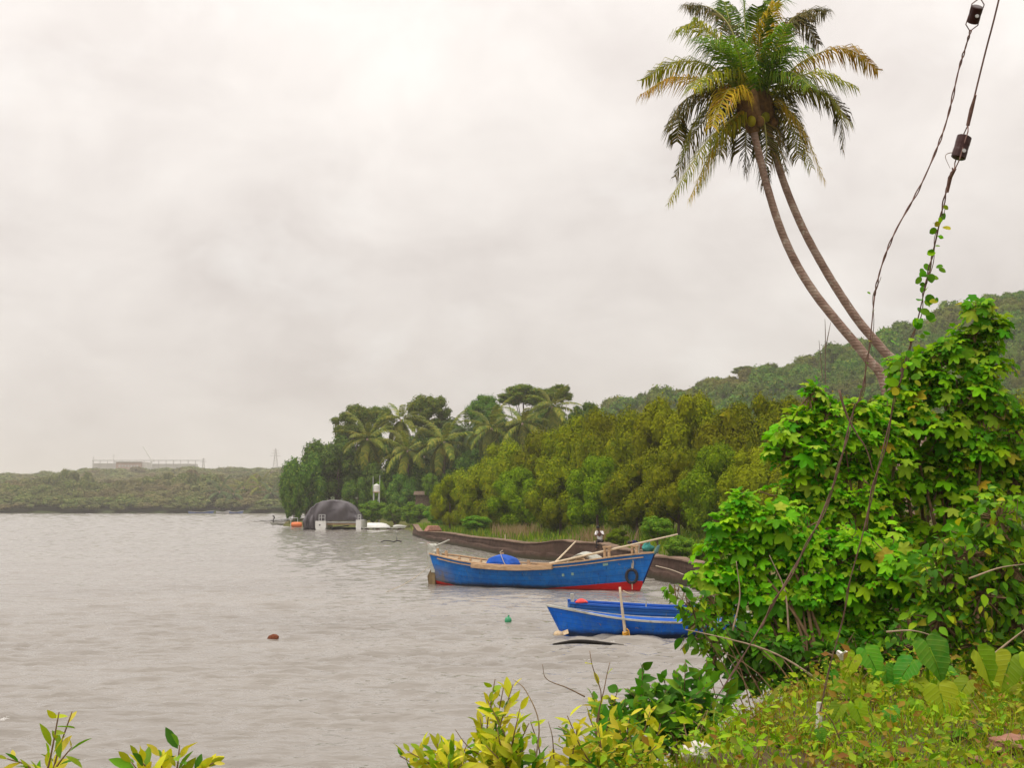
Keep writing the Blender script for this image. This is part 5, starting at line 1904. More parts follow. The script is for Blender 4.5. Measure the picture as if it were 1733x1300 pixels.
def pylon(px, ybase, ytop, Y, label):
    a = at(px, ybase, Y)
    H = at(px, ytop, Y).z - a.z
    o = empty('power_pylon', (a.x, Y, a.z - 2))
    H += 2
    w = H * 0.11
    for x in (-1, 1):
        for y in (-1, 1):
            MB().bar((x * w, y * w, 0), (x * w * 0.12, y * w * 0.12, H), 0.28, 0.28).build('leg', M['steel'], o)
    for k in range(7):
        z0, z1 = H * k / 8, H * (k + 1) / 8
        r0, r1 = w * (1 - .88 * k / 8), w * (1 - .88 * (k + 1) / 8)
        MB().bar((-r0, -r0, z0), (r1, -r1, z1), 0.18, 0.18).build('brace', M['steel'], o)
        MB().bar((r0, -r0, z0), (-r1, -r1, z1), 0.18, 0.18).build('brace', M['steel'], o)
    for f, l in ((0.66, 0.24), (0.78, 0.20), (0.90, 0.15)):
        MB().bar((-H * l, 0, H * f), (H * l, 0, H * f), 0.35, 0.35).build('crossarm', M['steel'], o)
    tag(o, label, 'pylon')


pylon(466, 793, 759, 1240, 'lattice power pylon on the far ridge left of the headland')
pylon(344, 793, 775, 1320, 'small distant pylon on the middle of the far ridge')

# ------------------------------------------------------------------ people
def skinned(name, V, E, rad, mat, parent, sub=2):
    me = bpy.data.meshes.new(name)
    me.from_pydata([tuple(v) for v in V], E, [])
    me.materials.append(mat)
    o = link(name, me, parent)
    md = o.modifiers.new('skin', 'SKIN')
    md.use_smooth_shade = True
    if not me.skin_vertices:
        bm = bmesh.new()
        bm.from_mesh(me)
        bm.verts.layers.skin.verify()
        bm.to_mesh(me)
        bm.free()
    sv = me.skin_vertices[0].data
    for i, r in enumerate(rad):
        r = (r, r) if isinstance(r, (int, float)) else r
        sv[i].radius = r
        sv[i].use_root = (i == 0)
    s = o.modifiers.new('sub', 'SUBSURF')
    s.levels = sub
    s.render_levels = sub
    return o


def person(loc, J, label, shirt, trouser, rz=0.0, hair=True):
    """J: joint dict; x right, -y towards the water; figure origin at the seat"""
    o = empty('person', loc, rz)
    N = ['pelvis', 'waist', 'chest', 'neck', 'head', 'crown', 'shL', 'elL', 'wrL', 'haL', 'shR', 'elR', 'wrR', 'haR', 'hipL', 'knL', 'anL', 'toL', 'hipR', 'knR', 'anR', 'toR']
    ix = {n: i for i, n in enumerate(N)}
    Rr = dict(pelvis=(.15, .11), waist=(.13, .10), chest=(.16, .11), neck=.055, head=(.082, .092), crown=(.07, .075), shL=.065, elL=.045, wrL=.032, haL=(.042, .022), hipL=.095, knL=.062, anL=.042, toL=(.04, .03))
    for k in list(Rr):
        if k.endswith('L'):
            Rr[k[:-1] + 'R'] = Rr[k]
    E = [('pelvis', 'waist'), ('waist', 'chest'), ('chest', 'neck'), ('neck', 'head'), ('head', 'crown')]
    for s in 'LR':
        E += [('chest', 'sh' + s), ('sh' + s, 'el' + s), ('el' + s, 'wr' + s), ('wr' + s, 'ha' + s), ('pelvis', 'hip' + s), ('hip' + s, 'kn' + s), ('kn' + s, 'an' + s), ('an' + s, 'to' + s)]
    body = skinned('body', [J[n] for n in N], [(ix[a], ix[b]) for a, b in E], [Rr[n] for n in N], M['skin'], o)

    def garment(name, names, edges, mat, grow, cut):
        V, rad, id_ = [], [], {}
        for n in names:
            p = Vector(J[n])
            if n in cut:
                a, f = cut[n]
                p = Vector(J[a]).lerp(p, f)
            id_[n] = len(V)
            V.append(p)
            r = Rr[n]
            r = r if isinstance(r, tuple) else (r, r)
            rad.append((r[0] + grow, r[1] + grow))
        skinned(name, V, [(id_[a], id_[b]) for a, b in edges], rad, mat, o)

    garment('shirt', ['waist', 'pelvis', 'chest', 'shL', 'elL', 'shR', 'elR'], [('waist', 'pelvis'), ('waist', 'chest'), ('chest', 'shL'), ('shL', 'elL'), ('chest', 'shR'), ('shR', 'elR')], shirt, 0.022, {'elL': ('shL', 0.85), 'elR': ('shR', 0.85)})
    garment('trousers', ['pelvis', 'hipL', 'knL', 'anL', 'hipR', 'knR', 'anR'], [('pelvis', 'hipL'), ('hipL', 'knL'), ('knL', 'anL'), ('pelvis', 'hipR'), ('hipR', 'knR'), ('knR', 'anR')], trouser, 0.018, {'anL': ('knL', 0.92), 'anR': ('knR', 0.92)})
    if hair:
        h, c = Vector(J['head']), Vector(J['crown'])
        d = (c - h).normalized()
        q = d.to_track_quat('Z', 'Y').to_matrix()
        MB().lathe([(0.100, -0.02), (0.106, 0.03), (0.098, 0.08), (0.07, 0.115), (0.02, 0.13)], h + Vector((0, 0.018, 0.03)), 12, q).build('hair', M['hair'], o, True)
        f = Vector((-0.35, -1, -0.15)).normalized()
        MB().lathe([(0.018, 0), (0.014, 0.02), (0.006, 0.035)], h + f * 0.085, 6, f.to_track_quat('Z', 'Y').to_matrix()).build('nose', M['skin'], o, True)
        sd = f.cross(Vector((0, 0, 1))).normalized()
        for s in (-1, 1):
            MB().lathe([(0.012, -0.004), (0.012, 0.004)], h + f * 0.083 + sd * s * 0.033 + Vector((0, 0, 0.03)), 6, f.to_track_quat('Z', 'Y').to_matrix()).build('eye', M['hair'], o)
            MB().lathe([(0.012, -0.02), (0.02, 0.0), (0.01, 0.02)], h + sd * s * 0.095, 6).build('ear', M['skin'], o, True)
    tag(o, label, 'person')
    return o


pw = at(1015, 918, 86.2)
# sits on the wall top, one leg hanging down the face, the other drawn up, arms folded, looking left
JA = dict(pelvis=(0.05, 0.05, 0.14), waist=(0.03, 0.02, 0.34), chest=(0.0, -0.02, 0.56), neck=(-0.03, -0.05, 0.75), head=(-0.07, -0.09, 0.89), crown=(-0.10, -0.11, 0.99),
          shL=(-0.19, -0.04, 0.66), elL=(-0.25, -0.16, 0.42), wrL=(-0.08, -0.26, 0.50), haL=(0.0, -0.27, 0.56),
          shR=(0.20, -0.02, 0.66), elR=(0.24, -0.18, 0.44), wrR=(0.06, -0.28, 0.58), haR=(0.01, -0.27, 0.68),
          hipL=(-0.06, 0.0, 0.10), knL=(-0.17, -0.40, 0.08), anL=(-0.20, -0.44, -0.36), toL=(-0.27, -0.56, -0.40),
          hipR=(0.14, 0.0, 0.10), knR=(0.16, -0.34, 0.16), anR=(-0.06, -0.44, -0.20), toR=(-0.16, -0.54, -0.24))
wy = 86.6
pA = person((pw.x, wy, at(1015, 920, wy).z + 0.02), JA, 'person in a white shirt and dark trousers sitting on the brown wall', M['white_shirt'], M['trousers'])
# the second figure crouches, bent forward, behind the bow
wy = 75.5
q = at(1074, 930, wy)
JB = dict(pelvis=(0.22, 0.05, 0.20), waist=(0.10, 0.02, 0.36), chest=(-0.08, -0.04, 0.46), neck=(-0.21, -0.07, 0.44), head=(-0.30, -0.10, 0.38), crown=(-0.37, -0.12, 0.32),
          shL=(-0.12, -0.18, 0.44), elL=(-0.10, -0.36, 0.26), wrL=(-0.02, -0.42, 0.10), haL=(0.04, -0.43, 0.05),
          shR=(-0.06, 0.12, 0.46), elR=(-0.16, 0.26, 0.26), wrR=(-0.18, 0.20, 0.08), haR=(-0.18, 0.14, 0.03),
          hipL=(0.20, -0.08, 0.18), knL=(0.02, -0.30, 0.36), anL=(0.20, -0.26, 0.05), toL=(0.06, -0.32, 0.02),
          hipR=(0.24, 0.16, 0.18), knR=(0.04, 0.30, 0.34), anR=(0.20, 0.26, 0.05), toR=(0.06, 0.30, 0.02))
zz = zt(land_h, q.x, wy)
pB = person((q.x + 0.05, wy, q.z - 0.04), JB, 'person in dark navy and dusty red crouching behind the blue bow', M['navy'], M['dusty_red'])
mb = MB()
rs_ = np.random.RandomState(9)
rows = []
for i in range(9):
    a = math.pi * i / 8
    rows.append([((0.26 * math.cos(b_) * math.sin(a)) * (1 + 0.6 * rs_.rand()), 0.16 * math.sin(b_) * math.sin(a), (0.13 + 0.07 * math.sin(3 * b_)) * math.cos(a) * (1 + 0.9 * rs_.rand()) + 0.12) for b_ in np.linspace(0, 2 * math.pi, 13)])
mb.grid(rows)
q = at(1096, 924, 75.0)
o = mb.build('net_bundle', M['teal'], None, True)
o.location = (q.x, 75.0, q.z - 0.25)
tag(o, 'teal net bundle beside the crouching person', 'net')


# ------------------------------------------------------------------ leaf shapes (base at origin, along +x, face +z, length 1)
def palmate():
    c = np.array((0.40, 0.0))
    out = []
    tips = [(-125, .46), (-62, .60), (0, .62), (62, .60), (125, .46)]
    for i, (a, r) in enumerate(tips):
        for da, k in ((-19, .80), (-7, .97), (0, 1.04), (7, .97), (19, .80)):
            aa = math.radians(a + da)
            out.append((c[0] + math.cos(aa) * r * k, c[1] + math.sin(aa) * r * k, -0.20 * (k * r) ** 2 / 0.42 + (0.02 if da else 0)))
        if i < 4:
            aa = math.radians((a + tips[i + 1][0]) / 2)
            out.append((c[0] + math.cos(aa) * .36, c[1] + math.sin(aa) * .36, 0.03))
    out.append((0.14, 0.0, 0.0))
    V = [(c[0], 0, 0.0)] + out
    n = len(out)
    F = [(0, 1 + i, 1 + (i + 1) % n) for i in range(n)]
    return np.array(V), np.array(F)


def blade(w, prof, fold=0.12, curl=0.18):
    """leaf with a midrib fold; prof: (x, halfwidth factor)"""
    V, F = [], []
    for i, (x, k) in enumerate(prof):
        z = -curl * x * x
        V += [(x, 0, z), (x, w * k, z + fold * k * w * 2), (x, -w * k, z + fold * k * w * 2)]
    for i in range(len(prof) - 1):
        a, b = i * 3, i * 3 + 3
        F += [(a, b, b + 1), (a, b + 1, a + 1), (a, b + 2, b), (a, a + 2, b + 2)]
    return np.array(V), np.array(F)


TPL = {
    'lobed': palmate(),
    'ovate': blade(0.27, [(0, 0.05), (0.15, .62), (0.38, 1.0), (0.65, .82), (0.88, .32), (1.0, .0)]),
    'heart': blade(0.40, [(-0.08, 0.55), (0.05, .85), (0.25, 1.0), (0.5, .84), (0.8, .36), (1.0, 0.0)], 0.10, 0.22),
    'lance': blade(0.19, [(0, 0.05), (0.2, .7), (0.45, 1.0), (0.7, .8), (0.9, .32), (1.0, 0.0)], 0.16, 0.10),
    'round': blade(0.44, [(0, 0.25), (0.15, .8), (0.45, 1.0), (0.75, .8), (0.95, .3), (1.0, 0.05)], 0.06, 0.1),
}
LEAFM = {}


def leaf_mesh(kind, mat):
    if (kind, mat) not in LEAFM:
        V, F = TPL[kind]
        LEAFM[(kind, mat)] = np_mesh('leaf', V, F, M[mat], True)
    return LEAFM[(kind, mat)]


def frames(N, D):
    N = N / (np.linalg.norm(N, axis=1, keepdims=True) + 1e-9)
    D = D - N * (D * N).sum(1, keepdims=True)
    D = D / (np.linalg.norm(D, axis=1, keepdims=True) + 1e-9)
    B = np.cross(N, D)
    return np.stack([D, B, N], 2)            # columns


def put_leaves(parent, base, P, N, D, size, kind, mats, limit, seed, stuff='foliage'):
    """the `limit` leaves that show largest become parts; the rest one mass"""
    rs = np.random.RandomState(seed)
    n = len(P)
    Rm = frames(N, D)
    view = P - np.array((0, 0, CAMZ))
    dist = np.linalg.norm(view, axis=1)
    facing = np.abs((Rm[:, :, 2] * view).sum(1)) / dist
    # occlusion proxy: leaves nearer the camera than their neighbours show most
    score = size / dist * (0.35 + facing) * np.exp(-(view[:, 1] - view[:, 1].min()) * 0.55)
    order = np.argsort(-score)
    mi = rs.randint(0, len(mats), n)
    bvec = np.array(base)
    for i in order[:limit]:
        o = link('leaf', leaf_mesh(kind, mats[mi[i]]), parent)
        Mx = Matrix([list(Rm[i][r] * size[i]) + [float(P[i][r] - bvec[r])] for r in range(3)] + [[0, 0, 0, 1]])
        o.matrix_local = Mx
    rest = order[limit:]
    if len(rest):
        V, F = TPL[kind]
        for j, mk in enumerate(mats):
            sel = rest[mi[rest] == j]
            if not len(sel):
                continue
            VV = np.einsum('nij,vj->nvi', Rm[sel], V) * size[sel][:, None, None] + (P[sel] - bvec)[:, None, :]
            FF = (F[None] + (np.arange(len(sel)) * len(V))[:, None, None]).reshape(-1, 3)
            o = link(stuff, np_mesh(stuff, VV.reshape(-1, 3), FF, M[mk], True), parent)
            o['kind'] = 'stuff'


def blob_leaves(blobs, Y, per, size, seed, up=0.75, out_=0.7, shell=0.5, thick=0.8):
    """blobs: (px, py, rx, ry[, dY]) ; returns leaf positions, normals, directions, sizes"""
    rs = np.random.RandomState(seed)
    Ps, Ns, Ds = [], [], []
    for b in blobs:
        yy = Y + (b[4] if len(b) > 4 else 0)
        c = np.array(at(b[0], b[1], yy))
        k = yy / FPX
        n = max(6, int(per * b[2] * b[3] / 1000.0))
        d = unit(rs, n)
        r = shell + (1 - shell) * rs.rand(n) ** 0.6
        r *= 1 + 0.25 * rs.randn(n) * 0.5
        rad = np.array((b[2] * k, min(b[2], b[3]) * k * thick, b[3] * k))
        P = c + d * rad * r[:, None]
        N = d * out_ + np.array((0, -0.18, up)) + 0.55 * rs.randn(n, 3)
        D = d * np.array((1, 1, 0.3)) + np.array((0, 0, -0.55)) + 0.6 * rs.randn(n, 3)
        Ps.append(P)
        Ns.append(N)
        Ds.append(D)
    P, N, D = np.concatenate(Ps), np.concatenate(Ns), np.concatenate(Ds)
    s = size * rs.uniform(0.6, 1.25, len(P))
    return P, N, D, s


def rosette_leaves(blobs, Y, per, size, seed, nl=8, shell=0.55, thick=0.8):
    """leaves gathered in whorls at the shoot tips"""
    rs = np.random.RandomState(seed)
    Ps, Ns, Ds, Ss = [], [], [], []
    for b in blobs:
        yy = Y + (b[4] if len(b) > 4 else 0)
        c = np.array(at(b[0], b[1], yy))
        k = yy / FPX
        rad = np.array((b[2] * k, min(b[2], b[3]) * k * thick, b[3] * k))
        nbr = max(4, int(b[2] * b[3] / 260.0))
        br = unit(rs, nbr)
        br[:, 2] = np.abs(br[:, 2]) * 0.9 - 0.25 * rs.rand(nbr)
        for q in range(max(3, int(per * b[2] * b[3] / 1000.0 / nl))):
            d = br[rs.randint(nbr)] + 0.16 * rs.randn(3)
            tip = c + d * rad * (0.25 + 1.05 * rs.rand() ** 0.75)
            ax = d * 0.55 + np.array((0, -0.22, 0.85)) + 0.25 * rs.randn(3)
            ax /= np.linalg.norm(ax)
            e1 = np.cross(ax, unit(rs, 1)[0])
            e1 /= np.linalg.norm(e1)
            e2 = np.cross(ax, e1)
            sz = size * rs.choice([0.6, 0.8, 1.0, 1.0, 1.25, 1.5]) * rs.uniform(0.85, 1.15)
            m = nl + rs.randint(-2, 3)
            for j in range(m):
                a = j * 2.4 + rs.uniform(-.3, .3)
                f = j / m
                rd = e1 * math.cos(a) + e2 * math.sin(a)
                D = rd * (1.0 - 0.25 * (1 - f)) + ax * (0.75 * f - 0.30) + np.array((0, 0, -0.20)) + 0.12 * rs.randn(3)
                N = ax + rd * (0.35 - 0.9 * f) + 0.22 * rs.randn(3)
                Ps.append(tip + rd * sz * (0.42 - 0.3 * f) + ax * sz * (0.5 * f - 0.35))
                Ns.append(N)
                Ds.append(D)
                Ss.append(sz * (1.1 - 0.5 * f) * rs.uniform(0.85, 1.15))
    return np.array(Ps), np.array(Ns), np.array(Ds), np.array(Ss)


def stems(parent, base, foot, blobs, Y, mat, r=0.03, seed=1):
    rs = random.Random(seed)
    for b in blobs:
        yy = Y + (b[4] if len(b) > 4 else 0)
        c = at(b[0], b[1] - b[3] * 0.5, yy)
        f = Vector(foot) + Vector((rs.uniform(-.35, .35), rs.uniform(-.3, .3), 0))
        mid = f.lerp(c, 0.5) + Vector((rs.uniform(-.2, .2), rs.uniform(-.2, .2), rs.uniform(0.0, .3)))
        pts = catmull([f - base, mid - base, c - base], 10)
        MB().tube(pts, [r * (1 - 0.075 * i) for i in range(10)], 6).build('stem', M[mat], parent, True)


def twigs(parent, base, P, blobs, Y, mat, frac, seed, r=0.006):
    rs = np.random.RandomState(seed)
    C = np.array([at(b[0], b[1], Y + (b[4] if len(b) > 4 else 0)) for b in blobs])
    mb = MB()
    for i in np.where(rs.rand(len(P)) < frac)[0]:
        c = C[np.argmin(np.linalg.norm(C - P[i], axis=1))]
        a = Vector(c + (P[i] - c) * 0.15) - base
        e = Vector(P[i]) - base
        mid = a.lerp(e, 0.55) + Vector(rs.randn(3) * 0.05) + Vector((0, 0, -0.05))
        mb.tube([a, mid, e], [r * 1.6, r * 1.2, r * 0.6], 4)
    o = mb.build('twigs', M[mat], parent)
    o['kind'] = 'stuff'


def shrub(name, label, cat, blobs, Y, foot_px, kind, mats, per, size, limit, seed, group=None, stem='stem', stem_r=0.03, tw=0.25, zf=None, **kw):
    fp = at(foot_px[0], foot_px[1], Y)
    fp.z = zf if zf is not None else max(zt(near_h, fp.x, Y), zt(land_h, fp.x, Y)) - 0.05
    o = empty(name, fp)
    P, N, D, s = (rosette_leaves if kind == 'lobed' else blob_leaves)(blobs, Y, per, size, seed, **kw)
    put_leaves(o, fp, P, N, D, s, kind, mats, limit, seed)
    stems(o, fp, fp, blobs, Y, stem, stem_r, seed)
    if tw:
        twigs(o, fp, P, blobs, Y, stem, tw, seed)
    tag(o, label, cat, group)
    return o


# ------------------------------------------------------------------ big foreground shrubs on the right
g = 'large leafy shrubs on the near bank'
shrub('lobed_leaf_shrub', 'tallest bright green lobed-leaf shrub, rising against the hill at the right', 'shrub', [
    (1662, 528, 26, 30), (1680, 560, 30, 34), (1640, 585, 55, 38), (1505, 690, 34, 30), (1590, 610, 60, 40), (1665, 620, 42, 45), (1550, 655, 52, 38), (1620, 665, 70, 45), (1530, 705, 55, 40), (1665, 700, 45, 55),
    (1590, 735, 85, 50), (1520, 770, 60, 45), (1660, 780, 60, 55), (1590, 815, 85, 55), (1500, 850, 70, 55), (1655, 865, 75, 55), (1570, 900, 90, 55), (1520, 650, 28, 24), (1720, 800, 40, 60), (1715, 720, 25, 35)],
    16.5, (1590, 1150), 'lobed', ['lobed', 'lobed', 'lobed', 'lobed_pale'], 100, 0.128, 298, 3, g, stem_r=0.034)
shrub('lobed_leaf_shrub', 'lobed-leaf shrub with a pointed top, left of the leaning palm trunk foot', 'shrub', [
    (1372, 668, 26, 26), (1452, 712, 34, 30), (1480, 745, 36, 36), (1395, 700, 40, 30), (1350, 728, 46, 32), (1425, 735, 42, 36), (1325, 765, 34, 32), (1385, 785, 62, 42), (1450, 800, 45, 50), (1360, 840, 62, 40), (1430, 865, 62, 48)],
    15.8, (1450, 1150), 'lobed', ['lobed', 'lobed', 'lobed_pale'], 100, 0.124, 298, 8, g, stem_r=0.026)
shrub('lobed_leaf_shrub', 'broad lobed-leaf shrub hanging over the water beside the small blue boat', 'shrub', [
    (1252, 862, 38, 28), (1232, 890, 30, 22), (1300, 885, 48, 34), (1350, 905, 60, 42), (1240, 930, 42, 34), (1300, 950, 66, 42), (1405, 935, 70, 50), (1210, 975, 38, 36), (1270, 1000, 62, 42),
    (1350, 1005, 72, 46), (1440, 1000, 66, 52), (1500, 960, 60, 55), (1215, 1035, 36, 32), (1300, 1060, 66, 36), (1400, 1070, 70, 40), (1480, 1060, 55, 45), (1540, 1010, 55, 55)],
    14.6, (1400, 1180), 'lobed', ['lobed', 'lobed', 'lobed', 'lobed_pale'], 108, 0.12, 299, 5, g, stem_r=0.026)
shrub('tangled_vine_shrub', 'tangled yellow-green shrub of small oval leaves at the right edge', 'shrub', [
    (1690, 880, 50, 50), (1640, 940, 70, 50), (1710, 960, 45, 60), (1600, 985, 60, 45), (1660, 1010, 75, 55), (1720, 1050, 40, 60), (1590, 1050, 60, 45), (1660, 1090, 70, 40)],
    13.2, (1650, 1185), 'ovate', ['ovate', 'ovate', 'dark_ovate'], 62, 0.115, 295, 6, g, stem='stem', stem_r=0.012)
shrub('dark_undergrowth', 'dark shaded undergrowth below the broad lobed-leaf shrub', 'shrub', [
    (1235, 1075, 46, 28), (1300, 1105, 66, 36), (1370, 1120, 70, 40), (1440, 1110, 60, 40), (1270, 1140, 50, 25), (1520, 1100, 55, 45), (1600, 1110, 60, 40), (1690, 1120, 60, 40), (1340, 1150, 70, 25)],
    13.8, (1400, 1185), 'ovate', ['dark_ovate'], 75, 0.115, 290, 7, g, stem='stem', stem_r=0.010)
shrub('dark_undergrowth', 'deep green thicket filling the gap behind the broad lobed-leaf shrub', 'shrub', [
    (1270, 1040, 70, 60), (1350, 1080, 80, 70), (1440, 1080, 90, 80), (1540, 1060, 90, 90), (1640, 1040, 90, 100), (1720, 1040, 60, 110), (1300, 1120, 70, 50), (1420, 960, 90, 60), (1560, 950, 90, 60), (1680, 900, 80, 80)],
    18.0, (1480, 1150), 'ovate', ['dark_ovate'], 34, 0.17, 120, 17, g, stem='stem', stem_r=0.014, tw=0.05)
# branch with sparse leaves reaching left over the water
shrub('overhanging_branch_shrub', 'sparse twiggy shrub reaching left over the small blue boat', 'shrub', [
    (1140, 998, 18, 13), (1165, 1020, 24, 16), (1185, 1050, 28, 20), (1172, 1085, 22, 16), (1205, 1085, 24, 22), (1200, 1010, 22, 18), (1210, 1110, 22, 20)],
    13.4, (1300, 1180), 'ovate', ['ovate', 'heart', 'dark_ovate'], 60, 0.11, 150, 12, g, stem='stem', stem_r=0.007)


def stick(name, pts, Y, r, mat, label, cat):
    P = [at(x, y, Y + (d[0] if d else 0)) for x, y, *d in pts]
    o = MB().tube(catmull([p - P[0] for p in P], 16), [r * (1 - 0.045 * i) for i in range(16)], 6).build(name, M[mat], None, True)
    o.location = P[0]
    return tag(o, label, cat)


stick('dead_branch', [(1420, 1180), (1350, 1128), (1290, 1098), (1215, 1078), (1160, 1066)], 13.0, 0.013, 'twig', 'pale dead branch reaching left out of the dark undergrowth', 'branch')
stick('dead_branch', [(1395, 1105), (1480, 1140), (1545, 1172)], 11.6, 0.014, 'stem', 'thin brown branch lying across the elephant-ear leaves', 'branch')
stick('dead_branch', [(1370, 1186), (1460, 1184), (1530, 1186), (1580, 1186)], 11.3, 0.013, 'stem', 'brown branch lying level below the elephant-ear leaves', 'branch')
stick('dead_branch', [(1500, 1070), (1545, 1068), (1590, 1080)], 12.2, 0.010, 'twig', 'pale bent twig above the big dark elephant-ear leaf', 'branch')
stick('dead_branch', [(1640, 980), (1690, 962), (1735, 955)], 12.4, 0.010, 'twig', 'pale straw-coloured twig at the right edge', 'branch')
stick('dead_branch', [(1680, 1110), (1710, 1085), (1740, 1062)], 12.2, 0.012, 'twig', 'grey twig slanting up at the right edge above the pale leaves', 'branch')
stick('dead_branch', [(1240, 1068), (1252, 1010), (1246, 950)], 13.2, 0.010, 'twig', 'thin upright dead twig in front of the broad shrub', 'branch')
stick('dead_branch', [(1335, 1070), (1328, 1000), (1302, 940)], 13.0, 0.010, 'twig', 'pale dead twig bending left in the middle of the broad shrub', 'branch')

# ------------------------------------------------------------------ foreground plants along the bottom
def leafy_plant(name, label, cat, stems_px, Y, kind, mats, size, nper, seed, group=None, stem='stem', zf=None, r=0.008, upright=0.8, tip=True):
    """stems given as pixel polylines from foot to tip; leaves set alternately along each"""
    rs = np.random.RandomState(seed)
    f0 = at(stems_px[0][0][0], stems_px[0][0][1], Y)
    z = zt(near_h, f0.x, Y) if zf is None else zf
    base = Vector((f0.x, Y, z - 0.05))
    o = empty(name, base)
    P, N, D, S_ = [], [], [], []
    for k, st_ in enumerate(stems_px):
        dy = rs.uniform(-0.25, 0.25)
        pts = [at(x, y, Y + dy) for x, y in st_]
        foot_ = pts[0].copy()
        foot_.z = min(foot_.z, zt(near_h, foot_.x, Y + dy))
        cv = catmull([foot_ - base] + [p - base for p in pts[(1 if foot_.z == pts[0].z else 0):]], 14)
        MB().tube(cv, [r * (1 - 0.05 * i) for i in range(14)], 5).build('stem', M[stem], o, True)
        for j in range(nper):
            f = 0.18 + 0.82 * (j + rs.rand() * 0.6) / nper
            i = min(int(f * 13), 12)
            p = cv[i].lerp(cv[i + 1], min(f * 13 - i, 1.0))
            t = np.array((cv[min(i + 1, 13)] - cv[i]).normalized())
            a = j * 2.4 + rs.uniform(-.5, .5)
            d = np.array((math.cos(a), math.sin(a), 0)) * 0.9 + t * upright * rs.uniform(0.6, 1.4)
            d /= np.linalg.norm(d)
            n_ = np.array((0, -0.35, 1.0)) * 0.8 - d * 0.5 + 0.4 * rs.randn(3)
            P.append(np.array(p + base) + d * 0.012)
            N.append(n_)
            D.append(d)
            S_.append(size * rs.uniform(0.6, 1.2) * (0.75 if f > 0.92 else 1.0))
    put_leaves(o, base, np.array(P), np.array(N), np.array(D), np.array(S_), kind, mats, 280, seed)
    tag(o, label, cat, group)
    return o


def fan(x0, x1, yb, tops, seed, wob=14):
    rs = random.Random(seed)
    out = []
    for (tx, ty) in tops:
        fx_ = x0 + (x1 - x0) * rs.random()
        out.append([(fx_, yb), ((fx_ + tx) / 2 + rs.uniform(-wob, wob), (yb + ty) / 2), (tx, ty)])
    return out


g = 'golden-leaved plants along the bottom edge'
leafy_plant('golden_plant', 'young golden-leaved sprig in the bottom left corner', 'plant', [[(70, 1345), (84, 1290), (100, 1206)], [(84, 1345), (95, 1285), (122, 1205)], [(60, 1345), (50, 1300), (12, 1285)], [(75, 1345), (95, 1300), (122, 1265)]],
            6.4, 'lance', ['gold', 'gold', 'ovate'], 0.098, 13, 21, g, zf=1.7)
leafy_plant('golden_plant', 'golden-leaved plant just rising above the bottom edge, left of centre', 'plant', [[(270, 1350), (255, 1310), (235, 1285)], [(290, 1350), (300, 1300), (304, 1262)], [(300, 1350), (330, 1310), (362, 1292)], [(280, 1350), (275, 1310), (272, 1280)], [(260, 1350), (240, 1315), (222, 1290)]],
            6.4, 'lance', ['gold', 'gold', 'heart'], 0.105, 16, 22, g, zf=1.7)
leafy_plant('golden_plant', 'tallest golden-leaved plant standing against the water at the bottom centre', 'plant',
            fan(815, 885, 1335, [(838, 1150), (852, 1165), (868, 1160), (825, 1185), (880, 1200), (812, 1215), (856, 1200), (842, 1235), (806, 1245), (872, 1240), (895, 1225), (822, 1262), (858, 1262), (838, 1275), (885, 1270), (800, 1272), (848, 1290), (868, 1285), (815, 1292)], 4), 8.3, 'lance', ['gold', 'gold', 'gold', 'ovate'], 0.118, 22, 23, g, zf=1.9)
leafy_plant('golden_plant', 'low golden-leaved plant at the left of the bottom centre clump', 'plant',
            fan(700, 800, 1340, [(676, 1280), (690, 1272), (705, 1290), (715, 1262), (728, 1272), (740, 1260), (752, 1270), (765, 1258), (778, 1275), (790, 1262), (735, 1288), (760, 1290), (785, 1292)], 5), 8.1, 'lance', ['gold', 'gold', 'ovate'], 0.112, 20, 24, g, zf=1.9)
leafy_plant('golden_plant', 'broad golden-leaved clump right of the bottom centre', 'plant',
            fan(950, 1110, 1335, [(945, 1230), (960, 1212), (978, 1225), (995, 1208), (1012, 1230), (1030, 1215), (1048, 1225), (1066, 1210), (1084, 1222), (1100, 1205), (1118, 1225), (940, 1260), (965, 1250), (990, 1255), (1015, 1262), (1040, 1250), (1065, 1258), (1090, 1250), (1112, 1262), (930, 1285), (1000, 1285), (1055, 1285), (1080, 1280), (1120, 1285)], 6), 8.5, 'lance', ['gold', 'gold', 'gold', 'heart'], 0.116, 22, 25, g, zf=1.9)
leafy_plant('golden_plant', 'small golden-leaved sprig between the two bottom clumps', 'plant', fan(895, 935, 1335, [(898, 1222), (905, 1268), (920, 1282), (912, 1290), (932, 1280)], 8), 8.4, 'lance', ['gold', 'ovate', 'heart'], 0.13, 9, 26, g, zf=1.9)
leafy_plant('heart_leaf_bush', 'dense green heart-leaved bush at the water edge right of centre', 'bush',
            fan(1080, 1230, 1262, [(1062, 1165), (1080, 1148), (1088, 1126), (1100, 1160), (1118, 1142), (1128, 1168), (1142, 1134), (1160, 1120), (1168, 1155), (1182, 1135), (1196, 1116), (1205, 1150), (1222, 1140), (1236, 1160), (1110, 1190), (1140, 1185), (1170, 1180), (1200, 1182), (1228, 1188), (1050, 1190), (1080, 1185), (1090, 1215), (1130, 1212), (1165, 1208), (1215, 1212), (1245, 1185)], 9, 20),
            10.4, 'heart', ['heart', 'heart', 'dark_ovate'], 0.11, 22, 27, None, zf=1.2)
leafy_plant('heart_leaf_bush', 'small green heart-leaved bush behind the golden clump', 'bush',
            fan(1000, 1070, 1262, [(1002, 1175), (1012, 1195), (1030, 1180), (1046, 1165), (1058, 1190), (1020, 1215), (1045, 1212)], 10, 14), 9.8, 'heart', ['heart', 'dark_ovate', 'gold'], 0.10, 18, 28, None, zf=1.3)
